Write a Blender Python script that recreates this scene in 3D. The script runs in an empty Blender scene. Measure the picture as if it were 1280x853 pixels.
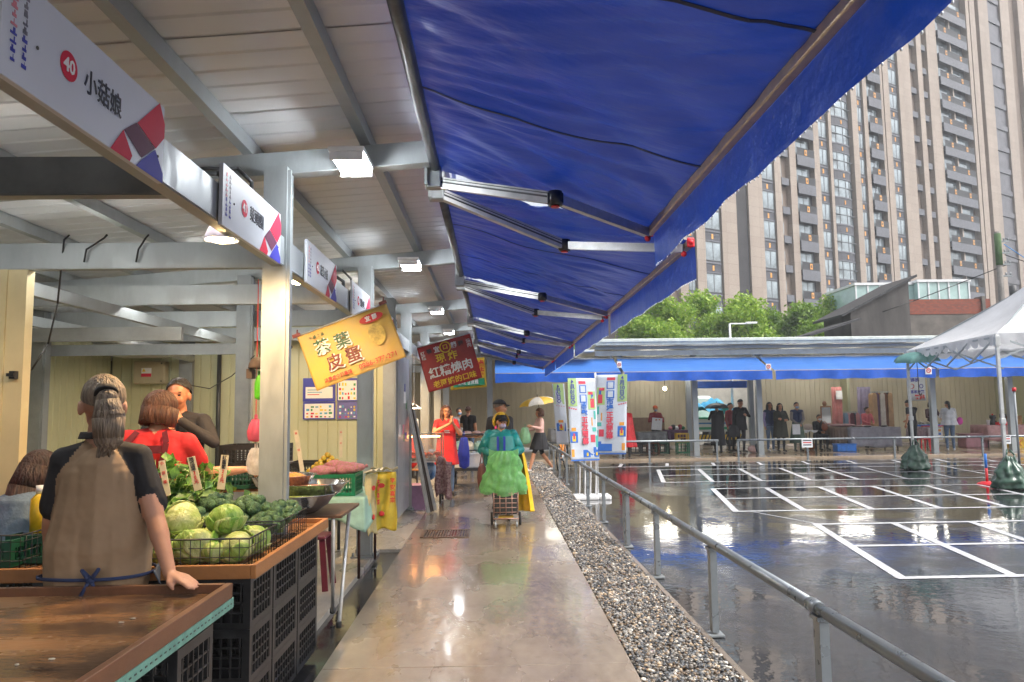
import bpy, bmesh, math, random
import numpy as np
from mathutils import Vector, Matrix, noise
random.seed(7)
R = math.radians
S = bpy.context.scene
COL = S.collection

# ---------------------------------------------------------------- camera model
FPX, CW, CH = 930.0, 1280.0, 853.0
CAMH = 1.55
VPX, VPY, ROLL = 617.0, 513.0, 0.013
_y = Vector(((VPX - CW / 2) / FPX, (CH / 2 - VPY) / FPX, -1.0)).normalized()
_x = Vector((1.0, ROLL, 0.0)); _x = (_x - _x.dot(_y) * _y).normalized()
_z = _x.cross(_y)
cam_d = bpy.data.cameras.new('camera')
cam = bpy.data.objects.new('camera', cam_d); COL.objects.link(cam)
cam.matrix_world = Matrix.Translation((0, 0, CAMH)) @ Matrix((_x, _y, _z)).to_4x4()
cam_d.sensor_width = 36.0; cam_d.lens = FPX / CW * 36.0
cam_d.clip_start = 0.05; cam_d.clip_end = 1000
S.camera = cam

def ray(px, py):
    v = Vector(((px - CW / 2) / FPX, (CH / 2 - py) / FPX, -1.0))
    return Vector((v.dot(_x), v.dot(_y), v.dot(_z)))
def G(px, py, z=0.0):            # where a sight line meets the level z
    r = ray(px, py); t = (z - CAMH) / r.z
    return Vector((r.x * t, r.y * t, z))
def AY(px, py, Y):               # ... meets the upright plane y = Y
    r = ray(px, py); t = Y / r.y
    return Vector((r.x * t, Y, CAMH + r.z * t))

# ---------------------------------------------------------------- materials
_mats = {}
def srgb(h):
    h = h.lstrip('#'); o = []
    for i in (0, 2, 4):
        c = int(h[i:i + 2], 16) / 255
        o.append(c / 12.92 if c <= .04045 else ((c + .055) / 1.055) ** 2.4)
    return tuple(o)
def M(name, col=(.5, .5, .5), rough=.5, metal=0.0, var=.12, scale=6.0, bump=0.0, bscale=40.0, spec=.5,
      trans=0.0, coat=0.0, alpha=1.0, emit=None, estr=0.0, col2=None, stretch=None, rvar=0.0, bdist=.01):
    if name in _mats: return _mats[name]
    if isinstance(col, str): col = srgb(col)
    if isinstance(col2, str): col2 = srgb(col2)
    m = bpy.data.materials.new(name); m.use_nodes = True; _mats[name] = m
    nt = m.node_tree; N = nt.nodes; L = nt.links
    p = N['Principled BSDF']; out = N['Material Output']
    p.inputs['Roughness'].default_value = rough; p.inputs['Metallic'].default_value = metal
    p.inputs['Specular IOR Level'].default_value = spec
    p.inputs['Coat Weight'].default_value = coat; p.inputs['Coat Roughness'].default_value = .1
    p.inputs['Alpha'].default_value = alpha
    tc = N.new('ShaderNodeTexCoord'); mp = N.new('ShaderNodeMapping')
    L.new(tc.outputs['Object'], mp.inputs['Vector'])
    if stretch: mp.inputs['Scale'].default_value = stretch
    nz = N.new('ShaderNodeTexNoise'); nz.inputs['Scale'].default_value = scale; nz.inputs['Detail'].default_value = 5
    nz.inputs['Roughness'].default_value = .62
    L.new(mp.outputs[0], nz.inputs['Vector'])
    cr = N.new('ShaderNodeValToRGB')
    a = tuple(max(0, c * (1 - var * 1.6)) for c in col); b = tuple(min(1, c * (1 + var * 1.3)) for c in col)
    if col2: a, b = col, col2
    cr.color_ramp.elements[0].position = .36; cr.color_ramp.elements[1].position = .66
    cr.color_ramp.elements[0].color = (*a, 1); cr.color_ramp.elements[1].color = (*b, 1)
    L.new(nz.outputs['Fac'], cr.inputs['Fac']); L.new(cr.outputs['Color'], p.inputs['Base Color'])
    if rvar:
        mr = N.new('ShaderNodeMapRange'); mr.inputs['To Min'].default_value = max(.02, rough - rvar); mr.inputs['To Max'].default_value = min(1, rough + rvar)
        mr.inputs['From Min'].default_value = .35; mr.inputs['From Max'].default_value = .65
        L.new(nz.outputs['Fac'], mr.inputs['Value']); L.new(mr.outputs[0], p.inputs['Roughness'])
    if bump:
        n2 = N.new('ShaderNodeTexNoise'); n2.inputs['Scale'].default_value = bscale; n2.inputs['Detail'].default_value = 3
        L.new(mp.outputs[0], n2.inputs['Vector'])
        bp = N.new('ShaderNodeBump'); bp.inputs['Strength'].default_value = bump; bp.inputs['Distance'].default_value = bdist
        L.new(n2.outputs['Fac'], bp.inputs['Height']); L.new(bp.outputs[0], p.inputs['Normal'])
    if emit is not None:
        p.inputs['Emission Color'].default_value = (*(srgb(emit) if isinstance(emit, str) else emit), 1); p.inputs['Emission Strength'].default_value = estr
    if trans:
        tr = N.new('ShaderNodeBsdfTranslucent'); mx = N.new('ShaderNodeMixShader'); mx.inputs[0].default_value = trans
        L.new(cr.outputs['Color'], tr.inputs['Color']); L.new(p.outputs[0], mx.inputs[1]); L.new(tr.outputs[0], mx.inputs[2])
        L.new(mx.outputs[0], out.inputs['Surface'])
    return m

# ---------------------------------------------------------------- objects
def link(o, parent=None):
    COL.objects.link(o)
    if parent is not None: o.parent = parent
    return o
def tag(o, label=None, cat=None, group=None, kind=None):
    if label: o['label'] = label
    if cat: o['category'] = cat
    if group: o['group'] = group
    if kind: o['kind'] = kind
    return o
def thing(name, label, cat, loc=(0, 0, 0), rz=0.0, group=None):
    o = bpy.data.objects.new(name, None); o.empty_display_size = .1
    o.location = loc; o.rotation_euler = (0, 0, rz); link(o)
    return tag(o, label, cat, group)
def kids(o): return [c for c in COL.objects if c.parent == o]
def copy_tree(o, parent=None, loc=None, rz=None, label=None):
    c = o.copy(); COL.objects.link(c)
    if parent is not None: c.parent = parent
    if loc is not None: c.location = loc
    if rz is not None: c.rotation_euler = (0, 0, rz)
    if label: c['label'] = label
    for k in _children.get(o.name, []): copy_tree(bpy.data.objects[k], c)
    return c
_children = {}

class MB:
    """collects shapes, then becomes one mesh object"""
    def __init__(s): s.bm = bmesh.new()
    def _fin(s, vs, mi, smooth):
        fs = set()
        for v in vs: fs.update(v.link_faces)
        for f in fs: f.material_index = mi; f.smooth = smooth
    def box(s, c, d, rz=0.0, mi=0, rot=None, bev=0.0):
        Mx = Matrix.Translation(c) @ (rot if rot is not None else Matrix.Rotation(rz, 4, 'Z')) @ Matrix.Diagonal((d[0], d[1], d[2], 1))
        r = bmesh.ops.create_cube(s.bm, size=1, matrix=Mx)
        vs = r['verts']
        if bev:
            es = set(e for v in vs for e in v.link_edges)
            q = bmesh.ops.bevel(s.bm, geom=list(es), offset=bev, segments=2, affect='EDGES', profile=.5)
            vs = q['verts']
        s._fin(vs, mi, False); return s
    def bx(s, x0, x1, y0, y1, z0, z1, mi=0, bev=0.0):
        return s.box(((x0 + x1) / 2, (y0 + y1) / 2, (z0 + z1) / 2), (abs(x1 - x0), abs(y1 - y0), abs(z1 - z0)), mi=mi, bev=bev)
    def bar(s, a, b, w, h=None, mi=0, up=(0, 0, 1)):
        a = Vector(a); b = Vector(b); d = b - a; L = d.length
        if L < 1e-6: return s
        y = d / L; u = Vector(up)
        if abs(y.dot(u)) > .98: u = Vector((0, 1, 0))
        x = y.cross(u).normalized(); z = x.cross(y)
        rot = Matrix((x, y, z)).transposed().to_4x4()
        return s.box((a + b) / 2, (w, L, h or w), mi=mi, rot=rot)
    def cone(s, a, b, r0, r1=None, n=10, mi=0, smooth=True, caps=True):
        a = Vector(a); b = Vector(b); d = b - a; L = d.length
        if L < 1e-6: return s
        q = Vector((0, 0, 1)).rotation_difference(d / L).to_matrix().to_4x4()
        r = bmesh.ops.create_cone(s.bm, cap_ends=caps, segments=n, radius1=max(r0, 1e-5), radius2=max(r0 if r1 is None else r1, 1e-5), depth=L,
                                  matrix=Matrix.Translation((a + b) / 2) @ q)
        s._fin(r['verts'], mi, smooth); 
        for f in set(f for v in r['verts'] for f in v.link_faces):
            if len(f.verts) > 4: f.smooth = False
        return s
    def tube(s, pts, r, n=8, mi=0):
        for i in range(len(pts) - 1):
            s.cone(pts[i], pts[i + 1], r, r, n, mi)
            if 0 < i: s.ball(pts[i], (r, r, r), n, 5, mi)
        return s
    def ball(s, c, r, u=12, v=8, mi=0, rot=None):
        if not hasattr(r, '__len__'): r = (r, r, r)
        c = Vector(c); R3 = rot.to_3x3() if rot is not None else None; nv = s.bm.verts.new; rings = []
        def pt(x, y, z):
            p = Vector((x * r[0], y * r[1], z * r[2]))
            return nv(c + (R3 @ p if R3 is not None else p))
        top = pt(0, 0, 1); bot = pt(0, 0, -1)
        for j in range(1, v):
            t = math.pi * j / v; st, ct = math.sin(t), math.cos(t)
            rings.append([pt(st * math.cos(2 * math.pi * i / u), st * math.sin(2 * math.pi * i / u), ct) for i in range(u)])
        nf = s.bm.faces.new
        for i in range(u):
            k = (i + 1) % u; fs = [nf((top, rings[0][i], rings[0][k])), nf((bot, rings[-1][k], rings[-1][i]))]
            for j in range(v - 2): fs.append(nf((rings[j][i], rings[j + 1][i], rings[j + 1][k], rings[j][k])))
            for f in fs: f.material_index = mi; f.smooth = True
        return s
    def ico(s, c, r, sub=1, mi=0, jit=0.0, smooth=True, rot=None):
        if not hasattr(r, '__len__'): r = (r, r, r)
        Mx = Matrix.Translation(c) @ (rot if rot is not None else Matrix()) @ Matrix.Diagonal((*r, 1))
        q = bmesh.ops.create_icosphere(s.bm, subdivisions=sub, radius=1, matrix=Mx)
        if jit:
            for vv in q['verts']: vv.co += Vector([random.uniform(-jit, jit) for _ in range(3)])
        s._fin(q['verts'], mi, smooth); return s
    def poly(s, pts, mi=0, smooth=False):
        f = s.bm.faces.new([s.bm.verts.new(p) for p in pts]); f.material_index = mi; f.smooth = smooth; return s
    def prism(s, pts, d, mi=0):
        """closed outline pts extruded by the vector d"""
        d = Vector(d); a = [s.bm.verts.new(p) for p in pts]; b = [s.bm.verts.new(Vector(p) + d) for p in pts]
        n = len(pts); fs = [s.bm.faces.new(a[::-1]), s.bm.faces.new(b)]
        for i in range(n): fs.append(s.bm.faces.new((a[i], a[(i + 1) % n], b[(i + 1) % n], b[i])))
        for f in fs: f.material_index = mi
        return s
    def grid(s, fn, nu, nv, mi=0, smooth=True):
        vs = [[s.bm.verts.new(fn(i / nu, j / nv)) for j in range(nv + 1)] for i in range(nu + 1)]
        for i in range(nu):
            for j in range(nv):
                f = s.bm.faces.new((vs[i][j], vs[i + 1][j], vs[i + 1][j + 1], vs[i][j + 1])); f.material_index = mi; f.smooth = smooth
        return s
    def lathe(s, prof, c=(0, 0, 0), n=20, mi=0, smooth=True):
        c = Vector(c)
        def fn(u, v):
            k = v * (len(prof) - 1); i = int(round(k)); r, z = prof[i]; a = u * 2 * math.pi
            return c + Vector((r * math.cos(a), r * math.sin(a), z))
        return s.grid(fn, n, len(prof) - 1, mi, smooth)
    def build(s, name, mats, parent=None, label=None, cat=None, group=None, kind=None, loc=None, rot=None, solid=0.0, normals=True):
        if normals: bmesh.ops.recalc_face_normals(s.bm, faces=s.bm.faces[:])
        me = bpy.data.meshes.new(name); s.bm.to_mesh(me); s.bm.free()
        for m in (mats if isinstance(mats, (list, tuple)) else [mats]): me.materials.append(m)
        o = bpy.data.objects.new(name, me); link(o, parent)
        if loc is not None: o.location = loc
        if rot is not None: o.rotation_euler = rot
        if parent is not None: _children.setdefault(parent.name, []).append(o.name)
        if solid:
            md = o.modifiers.new('thickness', 'SOLIDIFY'); md.thickness = solid; md.offset = 0
        return tag(o, label, cat, group, kind)

def npmesh(name, verts, faces4=None, faces3=None, mats=(), smooth=False):
    """mesh straight from arrays (one face size)"""
    F = faces4 if faces4 is not None else faces3; k = F.shape[1]
    me = bpy.data.meshes.new(name)
    me.vertices.add(len(verts)); me.vertices.foreach_set('co', np.ascontiguousarray(verts, dtype=np.float32).ravel())
    me.loops.add(F.size); me.loops.foreach_set('vertex_index', np.ascontiguousarray(F, dtype=np.int32).ravel())
    me.polygons.add(len(F)); me.polygons.foreach_set('loop_start', np.arange(0, F.size, k, dtype=np.int32))
    me.polygons.foreach_set('loop_total', np.full(len(F), k, dtype=np.int32))
    for m in mats: me.materials.append(m)
    if smooth: me.polygons.foreach_set('use_smooth', np.ones(len(F), dtype=bool))
    me.update(calc_edges=True); me.validate()
    return me

def text(s, size, mat, parent, loc, rot=(0, 0, 0), name='lettering', bold=0.0, align='CENTER', depth=0.0008, sx=1.0, mirror=False, shear=0.0):
    """flat raised lettering; local x runs along the line, local y up, faces local +z"""
    cu = bpy.data.curves.new(name, 'FONT'); cu.body = s; cu.size = size; cu.align_x = align; cu.align_y = 'CENTER'
    cu.offset = bold * size; cu.extrude = depth; cu.resolution_u = 2; cu.space_character = 1.0; cu.shear = shear; cu.space_line = .95
    t = bpy.data.objects.new('t', cu); COL.objects.link(t)
    dg = bpy.context.evaluated_depsgraph_get()
    me = bpy.data.meshes.new_from_object(t.evaluated_get(dg)); bpy.data.objects.remove(t)
    me.name = name
    me.materials.clear(); me.materials.append(mat)
    k = (-1 if mirror else 1) * sx
    me.transform(Matrix.Diagonal((k, 1, 1, 1)))
    if mirror: me.flip_normals()
    o = bpy.data.objects.new(name, me); link(o, parent); o.location = loc; o.rotation_euler = rot
    if parent is not None: _children.setdefault(parent.name, []).append(o.name)
    return o
def bundle(objs, name, parent=None):
    """fold several small meshes of one sign into one mesh part"""
    bm = bmesh.new(); mats = []
    for o in objs:
        me = o.data.copy(); me.transform(o.matrix_basis)
        base = []
        for m in me.materials:
            if m not in mats: mats.append(m)
            base.append(mats.index(m))
        n0 = len(bm.faces); bm.from_mesh(me); bm.faces.ensure_lookup_table()
        for f in bm.faces[n0:]: f.material_index = base[min(f.material_index, len(base) - 1)] if base else 0
        if o.parent is not None and o.name in _children.get(o.parent.name, []): _children[o.parent.name].remove(o.name)
        bpy.data.objects.remove(o)
    me = bpy.data.meshes.new(name); bm.to_mesh(me); bm.free()
    for m in mats: me.materials.append(m)
    o = bpy.data.objects.new(name, me); link(o, parent)
    if parent is not None: _children.setdefault(parent.name, []).append(o.name)
    return o

GALV = M('galvanized_steel', '#a3aaad', .48, .35, .07, 9, stretch=(1, 1, .35), rvar=.12, bump=.05)
GALVD = M('dull_galvanized', '#8b9194', .5, .3, .10, 5, rvar=.12)
ALU = M('brushed_aluminium', '#c6c8c8', .33, .45, .08, 12)
BLACKP = M('black_plastic', (.018, .019, .021), .38, 0, .3, 10)
DGREY = M('dark_grey_plastic', (.05, .052, .055), .5)
WHITE = M('white_plastic', (.78, .79, .8), .4, var=.04)
RUBBER = M('rubber', (.02, .02, .02), .8)
CABLE = M('cable_sheath', (.012, .012, .013), .5)
# ================================================================ GROUND
def wet_asphalt():
    m = bpy.data.materials.new('wet_asphalt'); m.use_nodes = True
    N = m.node_tree.nodes; L = m.node_tree.links; p = N['Principled BSDF']
    tc = N.new('ShaderNodeTexCoord')
    big = N.new('ShaderNodeTexNoise'); big.inputs['Scale'].default_value = .6; big.inputs['Detail'].default_value = 8; big.inputs['Roughness'].default_value = .65; big.inputs['Distortion'].default_value = .4
    fine = N.new('ShaderNodeTexNoise'); fine.inputs['Scale'].default_value = 95; fine.inputs['Detail'].default_value = 4
    mid = N.new('ShaderNodeTexNoise'); mid.inputs['Scale'].default_value = 6; mid.inputs['Detail'].default_value = 6
    for n in (big, fine, mid): L.new(tc.outputs['Object'], n.inputs['Vector'])
    cr = N.new('ShaderNodeValToRGB'); e = cr.color_ramp.elements
    e[0].position = .3; e[0].color = (.010, .0105, .012, 1); e[1].position = .68; e[1].color = (.032, .033, .037, 1)
    mixf = N.new('ShaderNodeMath'); mixf.operation = 'MULTIPLY_ADD'; mixf.inputs[1].default_value = .5
    h = N.new('ShaderNodeMath'); h.operation = 'MULTIPLY'; h.inputs[1].default_value = .5
    L.new(fine.outputs['Fac'], h.inputs[0]); L.new(mid.outputs['Fac'], mixf.inputs[0]); L.new(h.outputs[0], mixf.inputs[2])
    L.new(mixf.outputs[0], cr.inputs['Fac']); L.new(cr.outputs[0], p.inputs['Base Color'])
    # standing water where the large noise is low
    pud = N.new('ShaderNodeMapRange'); pud.inputs['From Min'].default_value = .46; pud.inputs['From Max'].default_value = .58
    L.new(big.outputs['Fac'], pud.inputs['Value'])
    rr = N.new('ShaderNodeMapRange'); rr.inputs['To Min'].default_value = .05; rr.inputs['To Max'].default_value = .10
    L.new(pud.outputs[0], rr.inputs['Value']); L.new(rr.outputs[0], p.inputs['Roughness'])
    p.inputs['Specular IOR Level'].default_value = .5
    p.inputs['Coat Weight'].default_value = 1; p.inputs['Coat IOR'].default_value = 1.42; p.inputs['Coat Roughness'].default_value = .035
    cw = N.new('ShaderNodeMapRange'); cw.inputs['To Min'].default_value = .6; cw.inputs['To Max'].default_value = .12; L.new(pud.outputs[0], cw.inputs['Value']); L.new(cw.outputs[0], p.inputs['Coat Weight'])
    # rain ripples + aggregate
    rip = N.new('ShaderNodeTexNoise'); rip.inputs['Scale'].default_value = 11; rip.inputs['Detail'].default_value = 2
    L.new(tc.outputs['Object'], rip.inputs['Vector'])
    b1 = N.new('ShaderNodeBump'); b1.inputs['Strength'].default_value = .07; b1.inputs['Distance'].default_value = .02
    L.new(rip.outputs['Fac'], b1.inputs['Height'])
    b2 = N.new('ShaderNodeBump'); b2.inputs['Distance'].default_value = .006
    st = N.new('ShaderNodeMath'); st.operation = 'MULTIPLY'; st.inputs[1].default_value = .38
    L.new(pud.outputs[0], st.inputs[0]); L.new(st.outputs[0], b2.inputs['Strength'])
    L.new(fine.outputs['Fac'], b2.inputs['Height']); L.new(b1.outputs[0], b2.inputs['Normal']); L.new(b2.outputs[0], p.inputs['Normal']); L.new(b1.outputs[0], p.inputs['Coat Normal'])
    return m
def wet_concrete(name, c0, c1, r0, r1, joints=True):
    m = bpy.data.materials.new(name); m.use_nodes = True
    N = m.node_tree.nodes; L = m.node_tree.links; p = N['Principled BSDF']
    tc = N.new('ShaderNodeTexCoord'); mp = N.new('ShaderNodeMapping'); mp.inputs['Scale'].default_value = (1, .45, 1)
    L.new(tc.outputs['Object'], mp.inputs[0])
    def nz(s, d=5, v=None):
        n = N.new('ShaderNodeTexNoise'); n.inputs['Scale'].default_value = s; n.inputs['Detail'].default_value = d
        L.new((mp if v is None else tc).outputs[0 if v is None else 'Object'], n.inputs['Vector']); return n
    a = nz(1.6, 6); b = nz(14, 5); c = nz(90, 3, 1); w = nz(1.3, 6)
    cr = N.new('ShaderNodeValToRGB'); e = cr.color_ramp.elements
    e[0].position = .34; e[0].color = (*srgb(c0), 1); e[1].position = .66; e[1].color = (*srgb(c1), 1)
    mx = N.new('ShaderNodeMath'); mx.operation = 'MULTIPLY_ADD'; mx.inputs[1].default_value = .65
    hf = N.new('ShaderNodeMath'); hf.operation = 'MULTIPLY'; hf.inputs[1].default_value = .35
    L.new(b.outputs['Fac'], hf.inputs[0]); L.new(a.outputs['Fac'], mx.inputs[0]); L.new(hf.outputs[0], mx.inputs[2])
    L.new(mx.outputs[0], cr.inputs['Fac']); col = cr.outputs[0]
    # spatter: small dark damp specks
    sp = N.new('ShaderNodeTexVoronoi'); sp.inputs['Scale'].default_value = 3.2; L.new(tc.outputs['Object'], sp.inputs['Vector'])
    sr = N.new('ShaderNodeMapRange'); sr.inputs['From Min'].default_value = .02; sr.inputs['From Max'].default_value = .09; sr.inputs['To Min'].default_value = .55; sr.inputs['To Max'].default_value = 1
    L.new(sp.outputs['Distance'], sr.inputs['Value'])
    mm = N.new('ShaderNodeMix'); mm.data_type = 'RGBA'; mm.blend_type = 'MULTIPLY'; mm.inputs['Factor'].default_value = .6
    L.new(col, mm.inputs['A']); L.new(sr.outputs[0], mm.inputs['B']); col = mm.outputs['Result']
    L.new(col, p.inputs['Base Color'])
    rr = N.new('ShaderNodeMapRange'); rr.inputs['From Min'].default_value = .43; rr.inputs['From Max'].default_value = .57
    rr.inputs['To Min'].default_value = r0; rr.inputs['To Max'].default_value = r1
    L.new(w.outputs['Fac'], rr.inputs['Value']); L.new(rr.outputs[0], p.inputs['Roughness'])
    p.inputs['Specular IOR Level'].default_value = .8; p.inputs['Coat Weight'].default_value = .45 if r0 < .15 else .1; p.inputs['Coat Roughness'].default_value = .09
    bp = N.new('ShaderNodeBump'); bp.inputs['Strength'].default_value = .18; bp.inputs['Distance'].default_value = .004
    L.new(c.outputs['Fac'], bp.inputs['Height'])
    b2 = N.new('ShaderNodeBump'); b2.inputs['Strength'].default_value = .25; b2.inputs['Distance'].default_value = .02
    L.new(b.outputs['Fac'], b2.inputs['Height']); L.new(bp.outputs[0], b2.inputs['Normal']); L.new(b2.outputs[0], p.inputs['Normal'])
    return m
ASPH = wet_asphalt()
CONC = wet_concrete('wet_concrete', '#6b6053', '#93877a', .11, .36)
CONC2 = wet_concrete('damp_concrete', '#88837b', '#aca69c', .2, .5)
mb = MB(); mb.poly([(-300, -60, -.03), (300, -60, -.03), (300, 420, -.03), (-300, 420, -.03)])
mb.build('ground', ASPH, kind='structure')
mb = MB()
ys = [-1.5, 1.6, 4.7, 7.75, 10.8, 13.9, 17, 20, 22.5]
for i in range(len(ys) - 1): mb.bx(-1.06 if ys[i] < 8.5 else -1.06, .83, ys[i] + .005, ys[i + 1] - .005, -.2, 0, bev=.004)
mb.build('walkway', CONC, kind='structure')
mb = MB(); mb.bx(-1.30, -1.06, -1.5, 8.6, -.2, -.07)
mb.build('drain_channel', wet_concrete('wet_channel_concrete', '#3a3733', '#5c5750', .08, .3), kind='structure')
mb = MB(); mb.bx(-9, -1.30, -1.5, 8.6, -.2, .02, bev=.006); mb.bx(-9, -1.062, 8.602, 24, -.2, .004); 
mb.build('stall_slab', CONC2, kind='structure')
mb = MB(); mb.bx(-9, 40, 22.51, 31, -.2, .03, bev=.006)
mb.build('platform', wet_concrete('platform_concrete', '#8e7a63', '#b09b82', .12, .42), kind='structure')
# gravel bed and its low edging
mb = MB(); mb.bx(.832, 1.42, -1.5, 22.5, -.2, -.03); mb.build('gravel_bed', M('gravel_bed_soil', (.035, .034, .034), .5), kind='structure')
mb = MB(); mb.bx(1.42, 1.465, -1.5, 22.5, -.2, -.004, bev=.006); mb.build('kerb_edging', CONC, kind='structure')
def stones(x0, x1, y0, y1, n, r, seed):
    rng = np.random.default_rng(seed)
    t = (1 + 5 ** .5) / 2
    # squashed, jittered octahedron-ish pebble: 12-vertex icosahedron
    V = np.array([(-1, t, 0), (1, t, 0), (-1, -t, 0), (1, -t, 0), (0, -1, t), (0, 1, t), (0, -1, -t), (0, 1, -t), (t, 0, -1), (t, 0, 1), (-t, 0, -1), (-t, 0, 1)]) / math.sqrt(1 + t * t)
    F = np.array([(0, 11, 5), (0, 5, 1), (0, 1, 7), (0, 7, 10), (0, 10, 11), (1, 5, 9), (5, 11, 4), (11, 10, 2), (10, 7, 6), (7, 1, 8), (3, 9, 4), (3, 4, 2), (3, 2, 6), (3, 6, 8), (3, 8, 9), (4, 9, 5), (2, 4, 11), (6, 2, 10), (8, 6, 7), (9, 8, 1)])
    u = rng.random(n)
    c = np.stack([x0 + (x1 - x0) * rng.random(n), y0 + (y1 - y0) * u, -.025 + .03 * rng.random(n)], 1)
    sc = r * (.6 + .8 * rng.random((n, 1))) * np.stack([.8 + .5 * rng.random(n), .8 + .5 * rng.random(n), .5 + .4 * rng.random(n)], 1)
    a = rng.random(n) * 6.28; b = (rng.random(n) - .5) * 1.4
    P = V[None] * (1 + .32 * (rng.random((n, 12, 1)) - .5)) * sc[:, None]
    y = P[..., 1] * np.cos(b)[:, None] - P[..., 2] * np.sin(b)[:, None]; z = P[..., 1] * np.sin(b)[:, None] + P[..., 2] * np.cos(b)[:, None]
    P[..., 1] = y; P[..., 2] = z
    x = P[..., 0] * np.cos(a)[:, None] - P[..., 1] * np.sin(a)[:, None]; y = P[..., 0] * np.sin(a)[:, None] + P[..., 1] * np.cos(a)[:, None]
    P[..., 0] = x; P[..., 1] = y
    P += c[:, None]
    return P.reshape(-1, 3), (F[None] + 12 * np.arange(n)[:, None, None]).reshape(-1, 3)
def gravel_mat():
    m = bpy.data.materials.new('wet_gravel'); m.use_nodes = True
    N = m.node_tree.nodes; L = m.node_tree.links; p = N['Principled BSDF']
    g = N.new('ShaderNodeNewGeometry'); cr = N.new('ShaderNodeValToRGB'); cr.color_ramp.interpolation = 'CONSTANT'
    cols = [(0, '#3c3e41'), (.18, '#5c5f62'), (.38, '#807f7c'), (.52, '#554e47'), (.64, '#9a958d'), (.77, '#7a6a58'), (.87, '#b09c82'), (.955, '#d2cdc2')]
    e = cr.color_ramp.elements; e[0].color = (*srgb(cols[0][1]), 1); e[1].position = cols[1][0]; e[1].color = (*srgb(cols[1][1]), 1)
    for pos, c in cols[2:]: q = e.new(pos); q.color = (*srgb(c), 1)
    L.new(g.outputs['Random Per Island'], cr.inputs[0]); L.new(cr.outputs[0], p.inputs['Base Color'])
    p.inputs['Roughness'].default_value = .3
    return m
parts = [stones(.84, 1.41, 1.8, 6.5, 16500, .0112, 1), stones(.84, 1.41, 6.5, 12, 14000, .0120, 2), stones(.84, 1.41, 12, 22.4, 9000, .019, 3)]
vv = np.concatenate([p[0] for p in parts]); off = np.cumsum([0] + [len(p[0]) for p in parts[:-1]])
ff = np.concatenate([p[1] + o for p, o in zip(parts, off)])
o = bpy.data.objects.new('gravel', npmesh('gravel', vv, faces3=ff, mats=[gravel_mat()])); link(o)
tag(o, 'grey and brown wet gravel in a strip beside the walkway', 'gravel', kind='stuff')

# parking lot paint
PAINT = M('road_paint', (.42, .43, .45), .2, col2=(.70, .71, .72), scale=26, bump=.3, bscale=60)
mb = MB()
zt = -.026
def stripe(a, b, w=.1):
    a = Vector(a); b = Vector(b); d = (b - a); n = Vector((-d.y, d.x)).normalized() * w / 2
    mb.poly([(a.x - n.x, a.y - n.y, zt), (b.x - n.x, b.y - n.y, zt), (b.x + n.x, b.y + n.y, zt), (a.x + n.x, a.y + n.y, zt)])
SL = .185
for (xn, y0, y1, n) in ((3.72, 6.9, 10.05, 13), (3.66, 11.4, 14.6, 15), (3.6, 15.95, 19.2, 17)):
    w = .05
    sx = lambda y: xn + SL * (y - y0)
    xe = n * 1.05
    for yy in (y0, (y0 + y1) / 2, y1): stripe((sx(yy) - w, yy), (sx(yy) + xe + w, yy))
    for k in range(n + 1):
        ym = (y0 + y1) / 2; zt += .00002
        for a_, b_ in ((y0 + w + .002, ym - w - .002), (ym + w + .002, y1 - w - .002)): stripe((sx(a_) + k * 1.05, a_), (sx(b_) + k * 1.05, b_))
stripe((2.0, 20.3), (24, 20.3)); 
for k in range(18): stripe((3.4 + k * 1.3, 20.36), (3.65 + k * 1.3, 21.4), .09)
stripe((4.32, 10.12), (3.9, 11.3), .03)
mb.build('parking_markings', PAINT, kind='structure')

# grate in the walkway
r0, r1 = G(529, 664), G(583, 650)
t = thing('drain_grate', 'rusty steel drain grate set in the wet walkway', 'drain grate', (-.62, 9.6, .004))
mb = MB(); W, D = .56, .55
for a in (-1, 1):
    mb.bx(a * W / 2 - .02, a * W / 2 + .02, -D / 2, D / 2, -.02, .008); mb.bx(-W / 2 + .021, W / 2 - .021, a * D / 2 - .02, a * D / 2 + .02, -.02, .008)
RUST = M('rusty_steel', '#5b4a3e', .35, .5, .35, 12)
mb.build('frame', RUST, t)
mb = MB()
for k in range(15): mb.bx(-W / 2 + .04 + k * .034, -W / 2 + .055 + k * .034, -D / 2 + .021, D / 2 - .021, -.02, .006)
mb.build('bars', RUST, t)
mb = MB(); mb.bx(-W / 2 + .022, W / 2 - .022, -D / 2 + .022, D / 2 - .022, -.003, .0005); mb.build('sump', M('dark_sump', (.01, .01, .01), .2), t)

# ================================================================ LEFT MARKET SHED
shed = thing('market_shed', 'long galvanized steel market shed with open stalls along the walkway', 'market shed', (0, 0, 0))
PY = [-1.9, 1.45, 4.8, 8.15, 11.9, 15.1, 18.5, 21.8]
XP = -1.392
def post(mbp, x, y, z0, z1):
    """lipped channel: three plates and two bright lips"""
    w = .075
    mbp.bx(x - w, x + w, y - w, y - w + .006, z0, z1)
    mbp.bx(x - w, x - w + .006, y - w + .006, y + w, z0, z1); mbp.bx(x + w - .006, x + w, y - w + .006, y + w, z0, z1)
    mbp.bx(x - w + .006, x - w + .04, y + w - .006, y + w, z0, z1); mbp.bx(x + w - .04, x + w - .006, y + w - .006, y + w, z0, z1)
    mbp.bx(x + w + .001, x + w + .022, y - w + .01, y - w + .03, z0, z1 - .02)
for y in PY:
    mb = MB(); post(mb, XP, y, .04, 3.14)
    o = mb.build('post', GALV, shed)
    mb = MB(); mb.bx(XP - .13, XP + .13, y - .13, y + .13, .02, .035)
    for a in (-1, 1):
        for b in (-1, 1): mb.cone((XP + a * .105, y + b * .105, .034), (XP + a * .105, y + b * .105, .075), .012, n=6)
    mb.build('base_plate', GALVD, o)
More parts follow.
